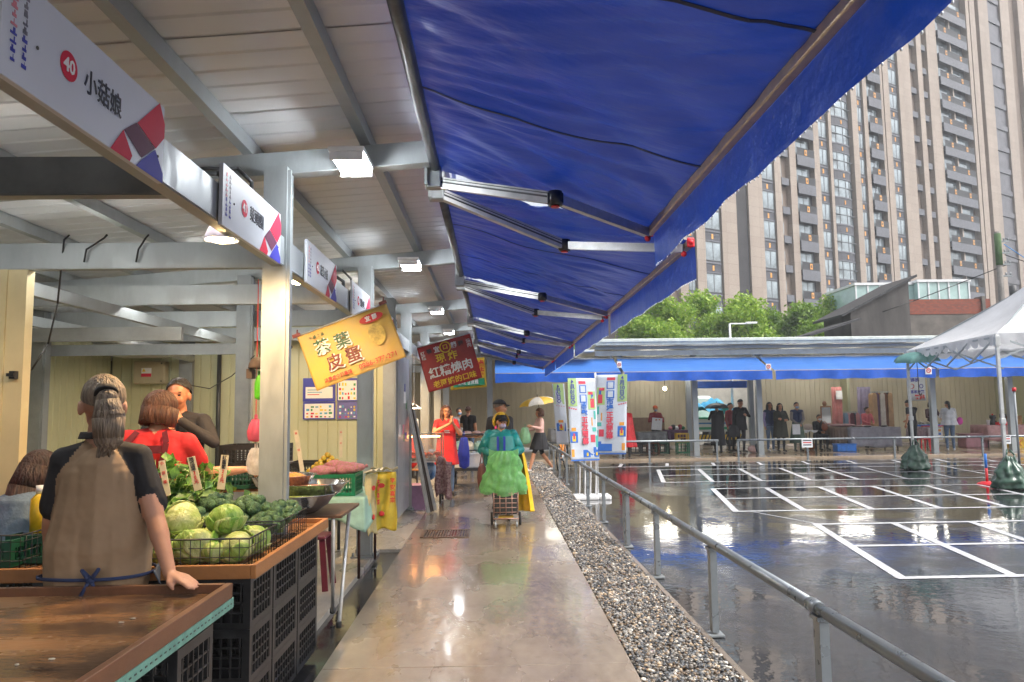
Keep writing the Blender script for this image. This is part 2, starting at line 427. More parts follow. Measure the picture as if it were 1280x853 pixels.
for (x, y, z1) in ((-1.42, 10.2, 3.1), (-2.7, 8.15, 3.05), (-4.9, 8.15, 2.9), (-2.9, 11.9, 3.0), (-2.9, 15.1, 3.0), (-4.2, 10.3, 2.9)):
    mb = MB(); post(mb, x, y, .02, z1); mb.build('post', GALVD, shed)
def roofz(x): return 3.36 + .077 * (x + .41)
# rafters
for y in PY:
    mb = MB(); zl, zr = roofz(-5.6), roofz(-.38)
    mb.prism([(-5.6, y + .06, zl - .17), (-.38, y + .06, zr - .17), (-.38, y + .06, zr), (-5.6, y + .06, zl)], (0, .06, 0))
    mb.prism([(-5.6, y + .0, zl - .172), (-.38, y + .0, zr - .172), (-.38, y + .0, zr - .168), (-5.6, y, zl - .168)], (0, .059, 0))
    mb.build('rafter', GALV, shed)
# purlins
for x in (-.84, -1.62, -2.4, -3.15, -3.95, -4.75, -5.5):
    mb = MB(); z = roofz(x)
    mb.bx(x - .035, x + .035, -2, 22.5, z + .003, z + .007); mb.bx(x + .031, x + .035, -2, 22.5, z + .007, z + .1)
    mb.bx(x - .035, x - .031, -2, 22.5, z + .007, z + .025); mb.bx(x - .03, x + .031, -2, 22.5, z + .096, z + .1)
    mb.build('purlin', GALV, shed)
# roof panels: trays with narrow seams, ribs run down the slope
mb = MB(); y = -2.0; k = 0
while y < 22.6:
    w = .92; z0, z1 = roofz(-9) + .105, roofz(-.36) + .105
    prof = []
    for q in range(5): prof += [(y + q * w / 5 + .01, 0), (y + (q + 1) * w / 5 - .02, 0), (y + (q + 1) * w / 5 - .012, .011)]
    prof += [(y + w - .012, .008), (y + w, 0)]
    for i in range(len(prof) - 1):
        (ya, da), (yb, db) = prof[i], prof[i + 1]
        mb.poly([(-9, ya, z0 + da), (-.36, ya, z1 + da), (-.36, yb, z1 + db), (-9, yb, z0 + db)])
    y += w
mb.poly([(-9.1, -2.2, roofz(-9) + .17), (-.3, -2.2, roofz(-.3) + .17), (-.3, 22.8, roofz(-.3) + .17), (-9.1, 22.8, roofz(-9) + .17)])
mb.bx(-.36, -.33, -2.1, 22.7, 3.42, 3.56)
mb.build('roof', M('cream_roof_panel', '#d3d7dc', .36, .1, .03, 1.0, stretch=(.4, 1.5, 1), bump=.05, bscale=2, rvar=.05), shed)
# header beam and tie beams
BEAMX = -1.33
mb = MB()
mb.bx(BEAMX - .006, BEAMX, -2, 22.4, 2.49, 2.67); mb.bx(BEAMX - .075, BEAMX - .006, -2, 22.4, 2.484, 2.49); mb.bx(BEAMX - .075, BEAMX - .006, -2, 22.4, 2.67, 2.676)
mb.bx(BEAMX - .075, BEAMX - .07, -2, 22.4, 2.49, 2.52)
mb.build('header_beam', GALV, shed)
for y in [-.1, 1.55, 3.2, 4.86, 6.5, 8.2, 9.85, 12, 15.15, 18.5]:
    mb = MB(); mb.bx(-5.3, BEAMX - .08, y, y + .006, 2.51, 2.67); mb.bx(-5.3, BEAMX - .08, y + .006, y + .07, 2.504, 2.51); mb.bx(-5.3, BEAMX - .08, y + .006, y + .07, 2.67, 2.676)
    mb.build('tie_beam', GALV if y > 4 else GALVD, shed)
# second line of frames further in, with lower cross members
for (y, z) in ((6.6, 2.2), (8.22, 2.2)):
    mb = MB(); mb.bx(-5.2, -2.75, y, y + .05, z, z + .12); mb.build('cross_member', GALVD, shed)
for x in (-3.3, -4.4):
    mb = MB(); mb.bx(x, x + .06, -1.8, 10.2, 2.40, 2.495); mb.build('inner_beam', GALV, shed)
# corrugated walls (grooved sheet)
WALLM = M('pale_green_sheet', '#c2c4a2', .40, .1, .05, 2, stretch=(1, 1, .3), rvar=.06)
WALLT = M('tan_sheet', '#d3cab0', .45, .1, .05, 2, stretch=(1, 1, .3))
CREAM = M('cream_trim', '#cdbf96', .4, 0, .05, 3)
def sheet(mb, a, b, z0, z1, pitch=.135, depth=.014, nrm=None):
    a = Vector((*a, 0)); b = Vector((*b, 0)); d = (b - a); Ln = d.length; d /= Ln
    n = Vector((d.y, -d.x, 0)) if nrm is None else Vector((*nrm, 0))
    k = 0; pts = []
    while k * pitch < Ln:
        s = k * pitch
        pts += [(s, 0), (min(s + pitch - .022, Ln), 0), (min(s + pitch - .014, Ln), -depth), (min(s + pitch - .006, Ln), -depth)]
        k += 1
    for i in range(len(pts) - 1):
        p = a + d * pts[i][0] + n * pts[i][1]; q = a + d * pts[i + 1][0] + n * pts[i + 1][1]
        if (q - p).length < 1e-5: continue
        mb.poly([(p.x, p.y, z0), (q.x, q.y, z0), (q.x, q.y, z1), (p.x, p.y, z1)])
    # backing sheet
    p = a - n * .045; q = b - n * .045
    mb.poly([(p.x, p.y, z0), (q.x, q.y, z0), (q.x, q.y, z1), (p.x, p.y, z1)]); return mb
def shedwall(*a, name='wall', m=None, parent=None, **k):
    mb = MB(); sheet(mb, *a, **k); return mb.build(name, m or WALLM, parent or shed, normals=False)
shedwall((-5.25, 10.4), (-1.5, 10.4), .22, 2.76)
shedwall((-5.27, 4.9), (-5.27, 10.38), .1, 2.62, nrm=(1, 0))
shedwall((-5.27, 10.5), (-5.27, 22.3), .1, 2.95, nrm=(1, 0))
shedwall((-8.9, -1.9), (-8.9, 22.3), 0, 2.9, nrm=(1, 0), m=M('dark_back_sheet', '#4c4f48', .6))  # outer wall and roof reach added to keep the loft gap dark
mb = MB(); mb.bx(-5.27, -1.5, 10.36, 10.395, .12, .22); mb.build('wall_base_rail', GALVD, shed)
mb = MB(); mb.bx(-5.3, -3.14, 4.86, 4.92, .03, 2.48); mb.bx(-3.14, -3.02, 4.85, 4.93, .03, 2.5); mb.bx(-3.24, -3.142, 4.84, 4.858, .03, 2.5)
mb.build('cream_partition', CREAM, shed)
for y in (15.2, 18.6):
    mb = MB(); mb.bx(-5.2, -2.0, y, y + .05, .03, 1.0); mb.build('low_partition', WALLM, shed)
# white ducts and clutter in the loft behind
mb = MB()
mb.tube([(-5.1, 5.2, 2.7), (-4.6, 9.5, 2.74)], .06); mb.tube([(-4.9, 7.8, 2.45), (-4.3, 8.6, 2.42), (-4.1, 10.2, 2.3)], .05)
mb.bx(-4.9, -4.3, 9.2, 10.0, 2.30, 2.44)
mb.build('air_duct', ALU, shed)
mb = MB()
for (x, z) in ((-3.6, 2.45), (-3.1, 2.42), (-3.35, 2.5)):
    mb.tube([(x, 10.3, z), (x + .3, 10.0, z + .1), (x + .5, 9.6, z - .03)], .025)
mb.tube([(-3.78, 10.36, 0.6), (-3.78, 10.36, 2.4), (-3.7, 10.3, 2.62), (-3.3, 10.2, 2.66), (-1.6, 10.1, 2.66)], .03)
mb.tube([(-2.95, 10.36, 1.1), (-2.95, 10.36, 2.9)], .02)
mb.build('conduit', M('dark_conduit', (.06, .065, .07), .4, .3), shed)
for (y, z) in ((4.62, 2.98), (7.95, 2.95), (11.7, 2.95)):
    mb = MB()
    mb.tube([(-2.3, y, z + .08), (-1.72, y, z + .08), (-1.6, y, z), (-1.58, y, 2.72)], .017)
    mb.tube([(-2.3, y + .06, z + .13), (-1.62, y + .06, z + .13), (-1.53, y + .06, z + .04), (-1.52, y + .06, 2.72)], .012)
    mb.build('bent_conduit', M('dark_conduit'), shed)
# hanging cables
def cable(pts, r=.006):
    mb = MB(); mb.tube(pts, r, 6); return mb
c = cable([AY(87, 294, 4.84), AY(80, 300, 4.83), AY(72, 380, 5.0), AY(60, 430, 5.1), AY(40, 462, 5.0), AY(18, 471, 4.9)]).build('hanging_cable', CABLE); tag(c, 'thin black cable drooping from the beam to the cream partition corner', 'cable')
c = cable([AY(318, 445, 8.0), AY(290, 470, 8.6), AY(262, 486, 9.6), AY(228, 480, 10.33)]).build('hanging_cable', CABLE); tag(c, 'black cable sagging across the green wall above the eating man', 'cable')
for k, (x0, x1) in enumerate(((130, 105), (182, 170))):
    c = cable([AY(x0 + 4, 293.5, 4.84), AY(x0, 298, 4.83), AY(x1 + 3, 312, 4.83), AY(x1, 328, 4.84)]).build('hanging_cable', CABLE)
    tag(c, ['short black cable looped over the tie beam, left of its neighbour', 'short black cable looped over the tie beam, near its middle'][k], 'cable', 'cables looped over the beam')
mb = MB(); p = AY(17, 469, 4.83); mb.box(p, (.035, .04, .05)); mb.box(p + Vector((0, -.03, 0)), (.045, .02, .02)); o = mb.build('cable_clip', BLACKP); tag(o, 'small black cable clamp on the cream partition corner', 'clamp')

# ================================================================ FRONT ROOF LAMPS
TUBE = M('lit_fluorescent_tube', (1, 1, 1), .4, emit=(.95, .98, 1), estr=50, var=0)
def tubelamp(y, label):
    t = thing('fluorescent_lamp', label, 'lamp', (-.88, y, 3.13), 0, 'fluorescent lamps under the rafters')
    mb = MB(); mb.bx(-.11, .11, -.19, .19, -.0, .03, bev=.004)
    for s in (-1, 1): mb.bx(-.1, .1, s * .17 - .012, s * .17 + .012, -.05, -.001)
    mb.build('housing', WHITE, t)
    for k in range(4):
        x = -.075 + k * .05; mb = MB(); mb.cone((x, -.15, -.03), (x, .15, -.03), .015, n=10); mb.build('tube', TUBE, t)
FILLT = M('lit_long_tube', (1, 1, 1), .4, emit=(1, .98, .92), estr=34, var=0)
def stall_fill_lamp(x, y, label, z=2.60):  # unseen tubes added to brighten the dark stalls
    t = thing('stall_tube_lamp', label, 'lamp', (x, y, z), 0, 'long tube lamps behind the tie beams'); mb = MB(); mb.bx(-.62, .62, -.03, .03, .02, .06); mb.build('housing', WHITE, t)
    mb = MB(); mb.cone((-.6, 0, 0), (.6, 0, 0), .014, n=10); mb.build('tube', FILLT, t)
stall_fill_lamp(-3.0, 3.40, 'long tube lamp behind the nearest tie beam over the ponytailed vendor')
stall_fill_lamp(-3.1, 5.05, 'long tube lamp behind the tie beam with the looped cables')
stall_fill_lamp(-3.4, 6.72, 'long tube lamp behind the third tie beam, over the eating man')
stall_fill_lamp(-3.2, 8.42, 'long tube lamp before the green partition')
stall_fill_lamp(-2.6, 13.4, 'long tube lamp in the stalls beyond the green partition')
for i, y in enumerate((4.6, 7.9, 11.6, 14.8, 18.3)):
    tubelamp(y, ['fluorescent lamp of four short tubes nearest the camera, under the first rafter', 'second nearest fluorescent lamp, under the rafter just beyond the second post',
                 'third fluorescent lamp down the walkway, above the yellow banner', 'fourth fluorescent lamp down the walkway, above the red banner', 'farthest small fluorescent lamp down the walkway'][i])
WARM = M('lit_warm_lens', (1, .8, .5), .4, emit=(1, .66, .30), estr=60, var=0)
def spot(loc, yaw, label, e=60, aim=(-.2, .4, -1)):
    t = thing('spot_lamp', label, 'lamp', loc, yaw, 'warm spot lamps under the header beam')
    mb = MB(); mb.lathe([(.02, .10), (.045, .09), (.075, .02), (.09, -.02)], n=16); mb.build('shade', M('pale_blue_shade', (.55, .6, .8), .3, trans=.3), t, solid=.004)
    mb = MB(); mb.ball((0, 0, -.005), (.062, .062, .03)); mb.build('bulb', WARM, t)
    mb = MB(); mb.cone((0, 0, .1), (0, 0, .19), .014, n=8); mb.box((0, 0, .2), (.05, .03, .02)); mb.build('bracket', GALVD, t)
    ld = bpy.data.lights.new('spot_light', 'SPOT'); ld.energy = e; ld.color = (1, .64, .30); ld.spot_size = R(150); ld.spot_blend = .6; ld.shadow_soft_size = .06
    lo = bpy.data.objects.new('spot_light', ld); link(lo, t); lo.location = (0, 0, -.06)
    d = Vector(aim).normalized(); lo.rotation_euler = d.to_track_quat('-Z', 'Y').to_euler()
spot(AY(277, 296, 3.95), 0, 'warm lit spot lamp with bluish shade below the second signboard', 48)
spot(AY(372, 350, 5.55), 0, 'bright warm lamp just right of the nearest post', 60)
spot(AY(437, 398, 8.6) + Vector((-.15, 0, -.05)), 0, 'warm lamp hidden behind the yellow banner', 60)
spot((-1.6, 12.8, 2.25), 0, 'warm lamp in the stall behind the red banner', 110)
spot((-1.9, 16.4, 2.2), 0, 'warm lamp far down the stalls behind the woman in red', 110)

# ================================================================ RAILS
RAILM = M('weathered_zinc_rail', '#868c90', .34, .6, .05, 10, rvar=.1, bump=.05)
def rail(name, label, a, b, posts, h=.6, cap=True):
    a = Vector(a); b = Vector(b); t = thing(name, label, 'railing', a)
    d = (b - a).normalized(); L = (b - a).length
    mb = MB(); n = max(1, int(L / 3.4 + .5))
    for k in range(n):
        mb.cone(d * (L * k / n + .004) + Vector((0, 0, h)), d * (L * (k + 1) / n - .004) + Vector((0, 0, h)), .03, n=14)
        if k: mb.cone(d * (L * k / n - .05) + Vector((0, 0, h)), d * (L * k / n + .05) + Vector((0, 0, h)), .034, n=14)
    mb.build('top_rail', RAILM, t)
    nn = Vector((-d.y, d.x, 0))
    for s in posts:
        mb = MB(); c = d * s
        mb.box(c + Vector((0, 0, h / 2 - .025)), (.045, .07, h - .05) if abs(d.y) > .5 else (.05, .045, h - .05))
        mb.box(c + Vector((0, 0, h - .035)), (.07, .09, .02))
        p = mb.build('post', RAILM, t)
        mb = MB(); mb.box(c + Vector((0, 0, -.018)), (.11, .12, .012)); mb.build('foot_plate', GALVD, p)
    return t
rail('railing', 'low galvanized railing running beside the gravel strip', (1.52, .05, 0), (1.52, 21.4, 0), [1.75, 3.5, 5.25, 7.05, 8.6, 8.75, 10.45, 12.2, 13.95, 15.7, 17.4, 19.1, 20.6])
YR = 21.5
xa, xb = AY(690, 550, YR).x, AY(898, 550, YR).x; xc = AY(921, 550, YR).x
rail('railing', 'low galvanized railing before the far awnings, left of the gap', (xa - .1, YR, 0), (xb, YR, 0), [1.0, 2.9, xb - xa + .05], h=.6)
rail('railing', 'low galvanized railing before the far awnings, right of the gap', (xc, YR, 0), (24, YR, 0), [.03, 2.05, 4.6, 7.2, 9.6, 12, 14.4], h=.6)
# ================================================================ AWNINGS
def awn_mat(name, col, trans, rough=.34):
    m = M(name, col, rough, var=.07, scale=3, bump=.5, bscale=11, bdist=.02, stretch=(.22, 1, 1), trans=trans, spec=.6)
    return m
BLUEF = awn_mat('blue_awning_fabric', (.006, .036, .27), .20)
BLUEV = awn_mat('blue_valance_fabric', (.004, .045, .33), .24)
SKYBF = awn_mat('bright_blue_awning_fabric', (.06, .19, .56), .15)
BRONZE = M('anodised_bar', '#c9b497', .32, .35, .1, 14)
SEAM = M('dark_seam', (.01, .015, .05), .6)
REDP = M('red_plastic', (.75, .02, .03), .35)
def awning(label, loc, rz, Lg, W, drop, vh=.22, detail=True, mats=(BLUEF, BLUEV), seed=0, group=None, two=True, arm_at=(.06, -.06)):
    t = thing('awning', label, 'awning', loc, rz, group)
    rnd = random.Random(seed)
    nu, nv = (150, 70) if detail == 2 else ((70, 34) if detail else (40, 12))
    amp = .034 if detail else .010
    def z(u, v):
        x = v * W; y = u * Lg
        s = -drop * v - .035 * math.sin(math.pi * v) * (.5 + .5 * math.sin(math.pi * u))
        # tension folds fan out from the roller towards the bar
        q = y * 1.0 + x * .55 * math.sin(u * 3.1 + seed)
        n1 = noise.noise(Vector((q * 7.5, x * 1.1, seed * 3.1)))
        n2 = noise.noise(Vector((q * 19, x * 1.2, seed * 5.7))) * .8 + .35 * noise.noise(Vector((q * 41, x * 2.0, seed)))
        k = math.sin(math.pi * min(1, max(0, v))) ** .35
        n3 = noise.noise(Vector((q * 3.2 - x * 1.6, x * .8, seed * 1.7))); return s + amp * k * (.5 * (1 - abs(n1) * 2.4) + .55 * n2 + .5 * (1 - abs(n3) * 3))
    mb = MB(); mb.grid(lambda u, v: Vector((.03 + v * (W - .03), u * Lg, z(u, v))), nu, nv)
    fab = mb.build('fabric', mats[0], t)
    if detail:
        n = max(2, round(Lg / 1.25))
        for k in range(1, n):
            mb = MB(); u = k / n; pts = [Vector((.03 + v * (W - .03), u * Lg, z(u, v) - .003)) for v in [i / 24 for i in range(25)]]
            for a, b in zip(pts[:-1], pts[1:]): mb.bar(a, b, .02, .002)
            mb.build('seam', SEAM, fab)
    # valance: wavy hanging strip with a scalloped lower edge
    def vf(u, v):
        y = u * Lg
        wv = .004 * math.sin(y * 9 + seed) * v + .005 * noise.noise(Vector((y * 5, v, seed + 9.))) * 2 * v
        low = -vh - .007 * math.cos(y * 2 * math.pi / .95)
        return Vector((W + .03 + wv + .0 * v, y, -drop - .01 + low * v))
    mb = MB(); mb.grid(vf, nu, 8); val = mb.build('valance', mats[1], t)
    if detail:
        mb = MB(); rr = random.Random(seed + 5)
        for k in range(int(Lg / .045)):
            p = vf((k + .5) * .045 / Lg, 1.0)
            if rr.random() < .75: mb.ball(p + Vector((0, 0, -.004)), (.004, .004, .006), 6, 4)
        mb.build('raindrops', M('rain_water', (.8, .85, .9), .05, var=0, spec=1), val)
    mb = MB(); mb.cone((0, .0, 0), (0, Lg, 0), .035, n=12); mb.build('roller', M('roller_tube', '#5c6066', .4, .5, .2), t)
    mb = MB(); mb.box((W, Lg / 2, -drop - .005), (.045, Lg, .06), bev=.008); mb.build('front_bar', BRONZE, t)
    for yy in (0.012, Lg - .012):
        mb = MB(); mb.box((W, yy + (.02 if yy > 1 else -.02), -drop - .005), (.055, .02, .07), bev=.01)
        mb.ball((W + .0, yy + (.03 if yy > 1 else -.03), -drop - .005), (.02, .015, .02), 8, 6); mb.build('end_cap', REDP, t)
    for i, (y0, sg) in enumerate(((arm_at[0], 1), (Lg + arm_at[1], -1))):
        if not two and i == 0: continue
        mb = MB(); mb.bx(-.07, .04, y0 - .05, y0 + .05, -.14, .09, bev=.01); mb.cone((-.02, y0, -.13), (-.02, y0, .12), .045, n=12); mb.box((-.06, y0, 0), (.02, .14, .26))
        br = mb.build('wall_bracket', GALV, t)
        sh = Vector((.03, y0, -.10)); r = .52
        el = Vector((W * .53, y0 + sg * .42 * W / 1.45, -drop * .53 - .11)); tip = Vector((W - .03, y0 + sg * .02, -drop - .03))
        mb = MB(); mb.bar(sh, el, .045, .075); up = mb.build('upper_arm', ALU, t)
        d = (el - sh).normalized(); mb = MB(); mb.bar(sh + Vector((0, -.026, .0)), el + Vector((0, -.026, 0)), .003, .012); mb.bar(sh + Vector((0, -.025, .022)), el + Vector((0, -.025, .022)), .003, .006)
        mb.build('groove', DGREY, up)
        mb = MB(); mb.bar(el, tip, .04, .06); mb.build('forearm', ALU, t)
        mb = MB(); mb.cone(el + Vector((0, 0, -.045)), el + Vector((0, 0, .045)), .045, n=12); mb.box(el, (.1, .05, .07), bev=.008); eb = mb.build('elbow', BLACKP, t)
        mb = MB(); mb.cone(el + Vector((0, 0, -.056)), el + Vector((0, 0, -.046)), .028, n=10); mb.ball(tip + Vector((0, 0, -.04)), .022, 8, 6); mb.build('red_cap', REDP, eb)
    return t
GA = 'blue folding-arm awnings along the walkway'
awning('nearest blue awning over the walkway, overhead at the top of the photo', (-.38, .95, 3.2), 0, 4.08, 1.47, .43, .235, 2, seed=1, group=GA)
awning('second nearest blue awning over the walkway, just beyond the nearest one', (-.38, 5.2, 3.2), 0, 3.85, 1.80, .47, .25, 2, seed=2, group=GA)
awning('third nearest blue awning over the walkway', (-.38, 9.25, 3.2), 0, 3.85, 1.80, .47, .25, 1, seed=3, group=GA)
awning('fourth nearest blue awning over the walkway, above the women with umbrellas', (-.38, 13.3, 3.2), 0, 3.85, 1.8, .47, .25, 1, seed=4, group=GA)
awning('farthest blue awning over the walkway, ending before the far hall', (-.38, 17.35, 3.2), 0, 3.5, 1.8, .47, .25, 1, seed=5, group=GA)

# ================================================================ STALL SIGNBOARDS
SIGNW = M('sign_white', (.62, .66, .72), .5, var=.02, scale=2)
SRED = M('sign_red', (.62, .03, .07), .65, spec=.2, var=.03); SPUR = M('sign_plum', (.13, .04, .08), .65, spec=.2, var=.03); SBLU = M('sign_blue', (.06, .06, .42), .65, spec=.2, var=.03)
INK = M('black_ink', (.015, .017, .03), .5, var=0); INKW = M('white_ink', (.85, .85, .85), .4, var=0); PINK_INK = M('pink_ink', (.7, .25, .3), .5, var=0); BLUE_INK = M('blue_ink', (.05, .06, .4), .5, var=0)
def sign(y, num, name, label, L=.98, h=.31, z=2.615, dense=False):
    t = thing('stall_signboard', label, 'signboard', (BEAMX + .008, y, z), 0, 'white stall signboards on the header beam')
    mb = MB(); mb.bx(0, .02, 0, L, -h / 2, h / 2, bev=.002); mb.build('board', SIGNW, t)
    x = .0215
    def pl(pts, m, n='coloured_shape', dx=0):
        mb = MB(); mb.prism([(x + dx, (1 - (1 - a) * 1.62) * L, b * h) for a, b in pts], (.0012, 0, 0)); return mb.build(n, m, t)
    pl([(.86, .02), (.97, .5), (1.0, .28), (1.0, .1), (.955, -.12)], SRED)
    pl([(.80, -.18), (.855, .01), (.95, -.13), (.885, -.36)], SPUR)
    pl([(.745, -.5), (.797, -.19), (.84, -.42), (.83, -.5)], SRED)
    pl([(.89, -.37), (.953, -.14), (.997, -.38), (.997, -.5), (.86, -.5)], SBLU)
    mb = MB(); mb.cone((x, .32 * L, 0.01), (x + .001, .32 * L, 0.01), .046, n=28); c = mb.build('number_disc', SRED, t)
    rot = (R(90), 0, R(90))
    text(num, .062, INKW, t, (x + .002, .32 * L, .01), rot, 'number', .02)
    text(name, .088, INK, t, (x + .001, .53 * L, .005), rot, 'lettering', .008, sx=.92 if len(name) < 4 else .72)
    mb = MB(); rr = random.Random(int(num))
    for cx, m in ((.05, 0), (.10, 1)):
        for k in range(9):
            zz = .10 - k * .025; w = .008 + rr.random() * .006
            mb.bx(x, x + .0008, cx * L - w, cx * L + w, zz, zz + .006 + .006 * rr.random(), mi=m if k < 5 else 2)
            mb.bx(x, x + .0008, cx * L - .002 + rr.uniform(-.006, .006), cx * L + .002 + rr.uniform(-.002, .006), zz + .007, zz + .02, mi=m if k < 5 else 2)
    mb.build('small_print', [PINK_INK, M('grey_ink', (.2, .2, .24), .5), BLUE_INK], t)
    mb = MB()
    for a in (.16, .95):
        mb.ball((x, a * L, -.01 if a < .5 else -.06), (.003, .006, .006), 8, 5)
    mb.build('screw', DGREY, t)
sign(1.93, '40', '小菇娘', 'largest white signboard at top left, numbered 40 in a red disc')
sign(3.56, '41', '菜頭園', 'white signboard second from the left, above the warm spot lamp by the nearest post')
sign(5.20, '42', '花菓小舖', 'white signboard third from the left, just beyond the nearest post')
sign(6.88, '43', '宜蘭小吃', 'small white signboard fourth from the left, over the yellow banner')
sign(8.75, '44', '紅糟肉', 'tiny white signboard fifth from the left, beside the red banner')
sign(13.0, '46', '水果行', 'white signboard farthest down the stalls, beyond the red banner')

# ================================================================ HANGING BANNERS
def cloth_banner(name, label, cat, C4, mat, seed=0):
    """C4: top-left, top-right, bottom-right, bottom-left world corners; returns thing with local frame x right, y up, z to the viewer"""
    tl, tr, br, bl = [Vector(c) for c in C4]
    o = (tl + tr + br + bl) / 4; ex = ((tr - tl) + (br - bl)).normalized(); ey0 = ((tl - bl) + (tr - br)); ez = ex.cross(ey0).normalized(); ey = ez.cross(ex)
    W = ((tr - tl).length + (br - bl).length) / 2; H = ((tl - bl).length + (tr - br).length) / 2
    t = thing(name, label, cat, o)
    t.rotation_euler = Matrix((ex, ey, ez)).transposed().to_euler()
    nn = lambda u, v: .006 * noise.noise(Vector((u * 3, v * 3, seed))) + (.004 if abs(u - .5) < .01 else 0)
    mb = MB(); mb.grid(lambda u, v: Vector(((u - .5) * W, (v - .5) * H, nn(u, v) - .005)), 40, 24)
    mb.build('banner_cloth', mat, t, solid=.002)
    mb = MB(); mb.cone((-W / 2, H / 2, 0), (W / 2, H / 2, 0), .007, n=8); mb.build('top_rod', ALU, t)
    return t, W, H
GREEN_INK = M('dark_green_ink', (.01, .09, .04), .5, var=0); BROWN_INK = M('brown_ink', (.16, .02, .015), .5, var=0)
RED_INK = M('red_ink', (.6, .03, .03), .5, var=0); YEL_INK = M('yellow_ink', (.85, .6, .03), .5, var=0)
YELB = M('yellow_banner', (.72, .50, .07), .42, var=.12, scale=2.5, bump=.2, bscale=5, col2=(.62, .42, .16), trans=.15)
REDB = M('red_banner', (.42, .02, .02), .38, var=.15, scale=3, bump=.2, bscale=5, trans=.12)
Yb = 6.7
t, W, H = cloth_banner('hanging_banner', 'yellow hanging banner for tea eggs with green and brown lettering', 'banner',
    [AY(372, 423, Yb), AY(484, 376, Yb), AY(506, 449, Yb), AY(395, 487, Yb)], YELB, 3)
z = .024
def tx(s, size, m, x, y, bold=.02, sx=1.0, rot=0, shear=0): return text(s, size * H, m, t, ((x - .5) * W, (.5 - y) * H, z), (0, 0, R(rot)), 'lettering', bold, sx=sx, shear=shear)
bundle([tx('茶', .27, INKW, .222, .352, .05), tx('葉', .27, INKW, .442, .372, .05), tx('皮', .28, INKW, .292, .672, .05), tx('蛋', .28, INKW, .502, .672, .05)], 'lettering_shadow', t)
z = .030
bundle([tx('茶', .27, GREEN_INK, .215, .34, .018), tx('葉', .27, GREEN_INK, .435, .36, .018)], 'lettering', t)
bundle([tx('皮', .28, BROWN_INK, .285, .66, .02), tx('蛋', .28, BROWN_INK, .495, .66, .02)], 'lettering', t)
tx('千 禧 食 品', .055, GREEN_INK, .2, .125, .02)
bundle([tx('消費處中訊專線', .075, RED_INK, .27, .90, .02, sx=.95), tx('0986-377-271', .125, RED_INK, .72, .89, .004, sx=1.0)], 'lettering', t)
mb = MB()
q = [((.80 - .5) * W + .13 * W * math.cos(a * math.pi / 16), (.5 - .16) * H + .075 * H * math.sin(a * math.pi / 16), .020) for a in range(32)]
mb.prism(q, (0, 0, .002)); mb.build('red_oval', RED_INK, t)
z = .026; tx('宜 蘭', .095, INKW, .80, .16, .03)
mb = MB()   # plain egg shape
q = [((.80 - .5) * W + (.088 + .006 * math.sin(a * math.pi / 16)) * W * math.cos(a * math.pi / 16) * (1), (.5 - .46) * H + .19 * H * math.sin(a * math.pi / 16) , .020) for a in range(32)]
mb.prism(q, (0, 0, .0015)); mb.build('egg_picture', M('egg_yellow_ink', (.62, .46, .10), .5, var=.3, scale=10), t)
mb = MB()
for s in (-.5, .47): mb.tube([(s * W, H / 2, 0), (s * W + .02, H / 2 + .06, -.02)], .006); mb.box((s * W, H / 2 + .01, 0), (.07, .03, .02))
mb.build('cord', BROWN_INK, t)

Yr = 11.0
t, W, H = cloth_banner('hanging_banner', 'dark red hanging banner for fried braised pork with white and yellow lettering', 'banner',
    [AY(520, 435, Yr), AY(588, 417, Yr), AY(602, 472, Yr), AY(537, 491, Yr)], REDB, 8)
z = .022
tx('紅糟燒肉', .25, INKW, .50, .645, .02, sx=.98); tx('現 炸', .21, YEL_INK, .48, .37, .02)
tx('老阿嬤的口味', .16, YEL_INK, .52, .89, .015, sx=1.0); tx('宜', .14, INKW, .34, .16, .02); tx('蘭', .14, INKW, .66, .16, .02); tx('口', .12, YEL_INK, .5, .15, .03)
bundle([tx('鴨', .12, INK, .2, .16, .02), tx('豬', .12, INK, .79, .16, .02)], 'lettering', t)
bundle([tx('紅\n糟', .10, INKW, .075, .22, .01), tx('燒\n肉', .10, INKW, .93, .2, .01)], 'lettering', t)
mb = MB(); n = 28
for a in range(n):
    a0, a1 = a * 2 * math.pi / n, (a + 1) * 2 * math.pi / n; r0, r1 = .10 * H, .125 * H; c = (0, (.5 - .15) * H)
    mb.poly([(c[0] + r0 * math.cos(a0), c[1] + r0 * math.sin(a0), .020), (c[0] + r1 * math.cos(a0), c[1] + r1 * math.sin(a0), .020), (c[0] + r1 * math.cos(a1), c[1] + r1 * math.sin(a1), .020), (c[0] + r0 * math.cos(a1), c[1] + r0 * math.sin(a1), .020)])
mb.build('yellow_ring', YEL_INK, t)

Yr = 12.6
t, W, H = cloth_banner('hanging_banner', 'small yellow banner with a green strip hanging behind the red one', 'banner',
    [AY(562, 449, Yr), AY(607, 447, Yr), AY(607, 483, Yr), AY(562, 489, Yr)], M('bright_yellow_banner', (.75, .52, .04), .4, var=.08), 5)
mb = MB(); mb.bx(-.42 * W, .45 * W, -.42 * H, -.2 * H, .012, .014); mb.build('green_strip', M('green_ink', (.01, .25, .12), .5), t)
z = .022; tx('滷味 甘蔗雞', .17, INKW, .5, .81, .01, sx=.75); tx('滷\n味', .26, RED_INK, .86, .36, .02)

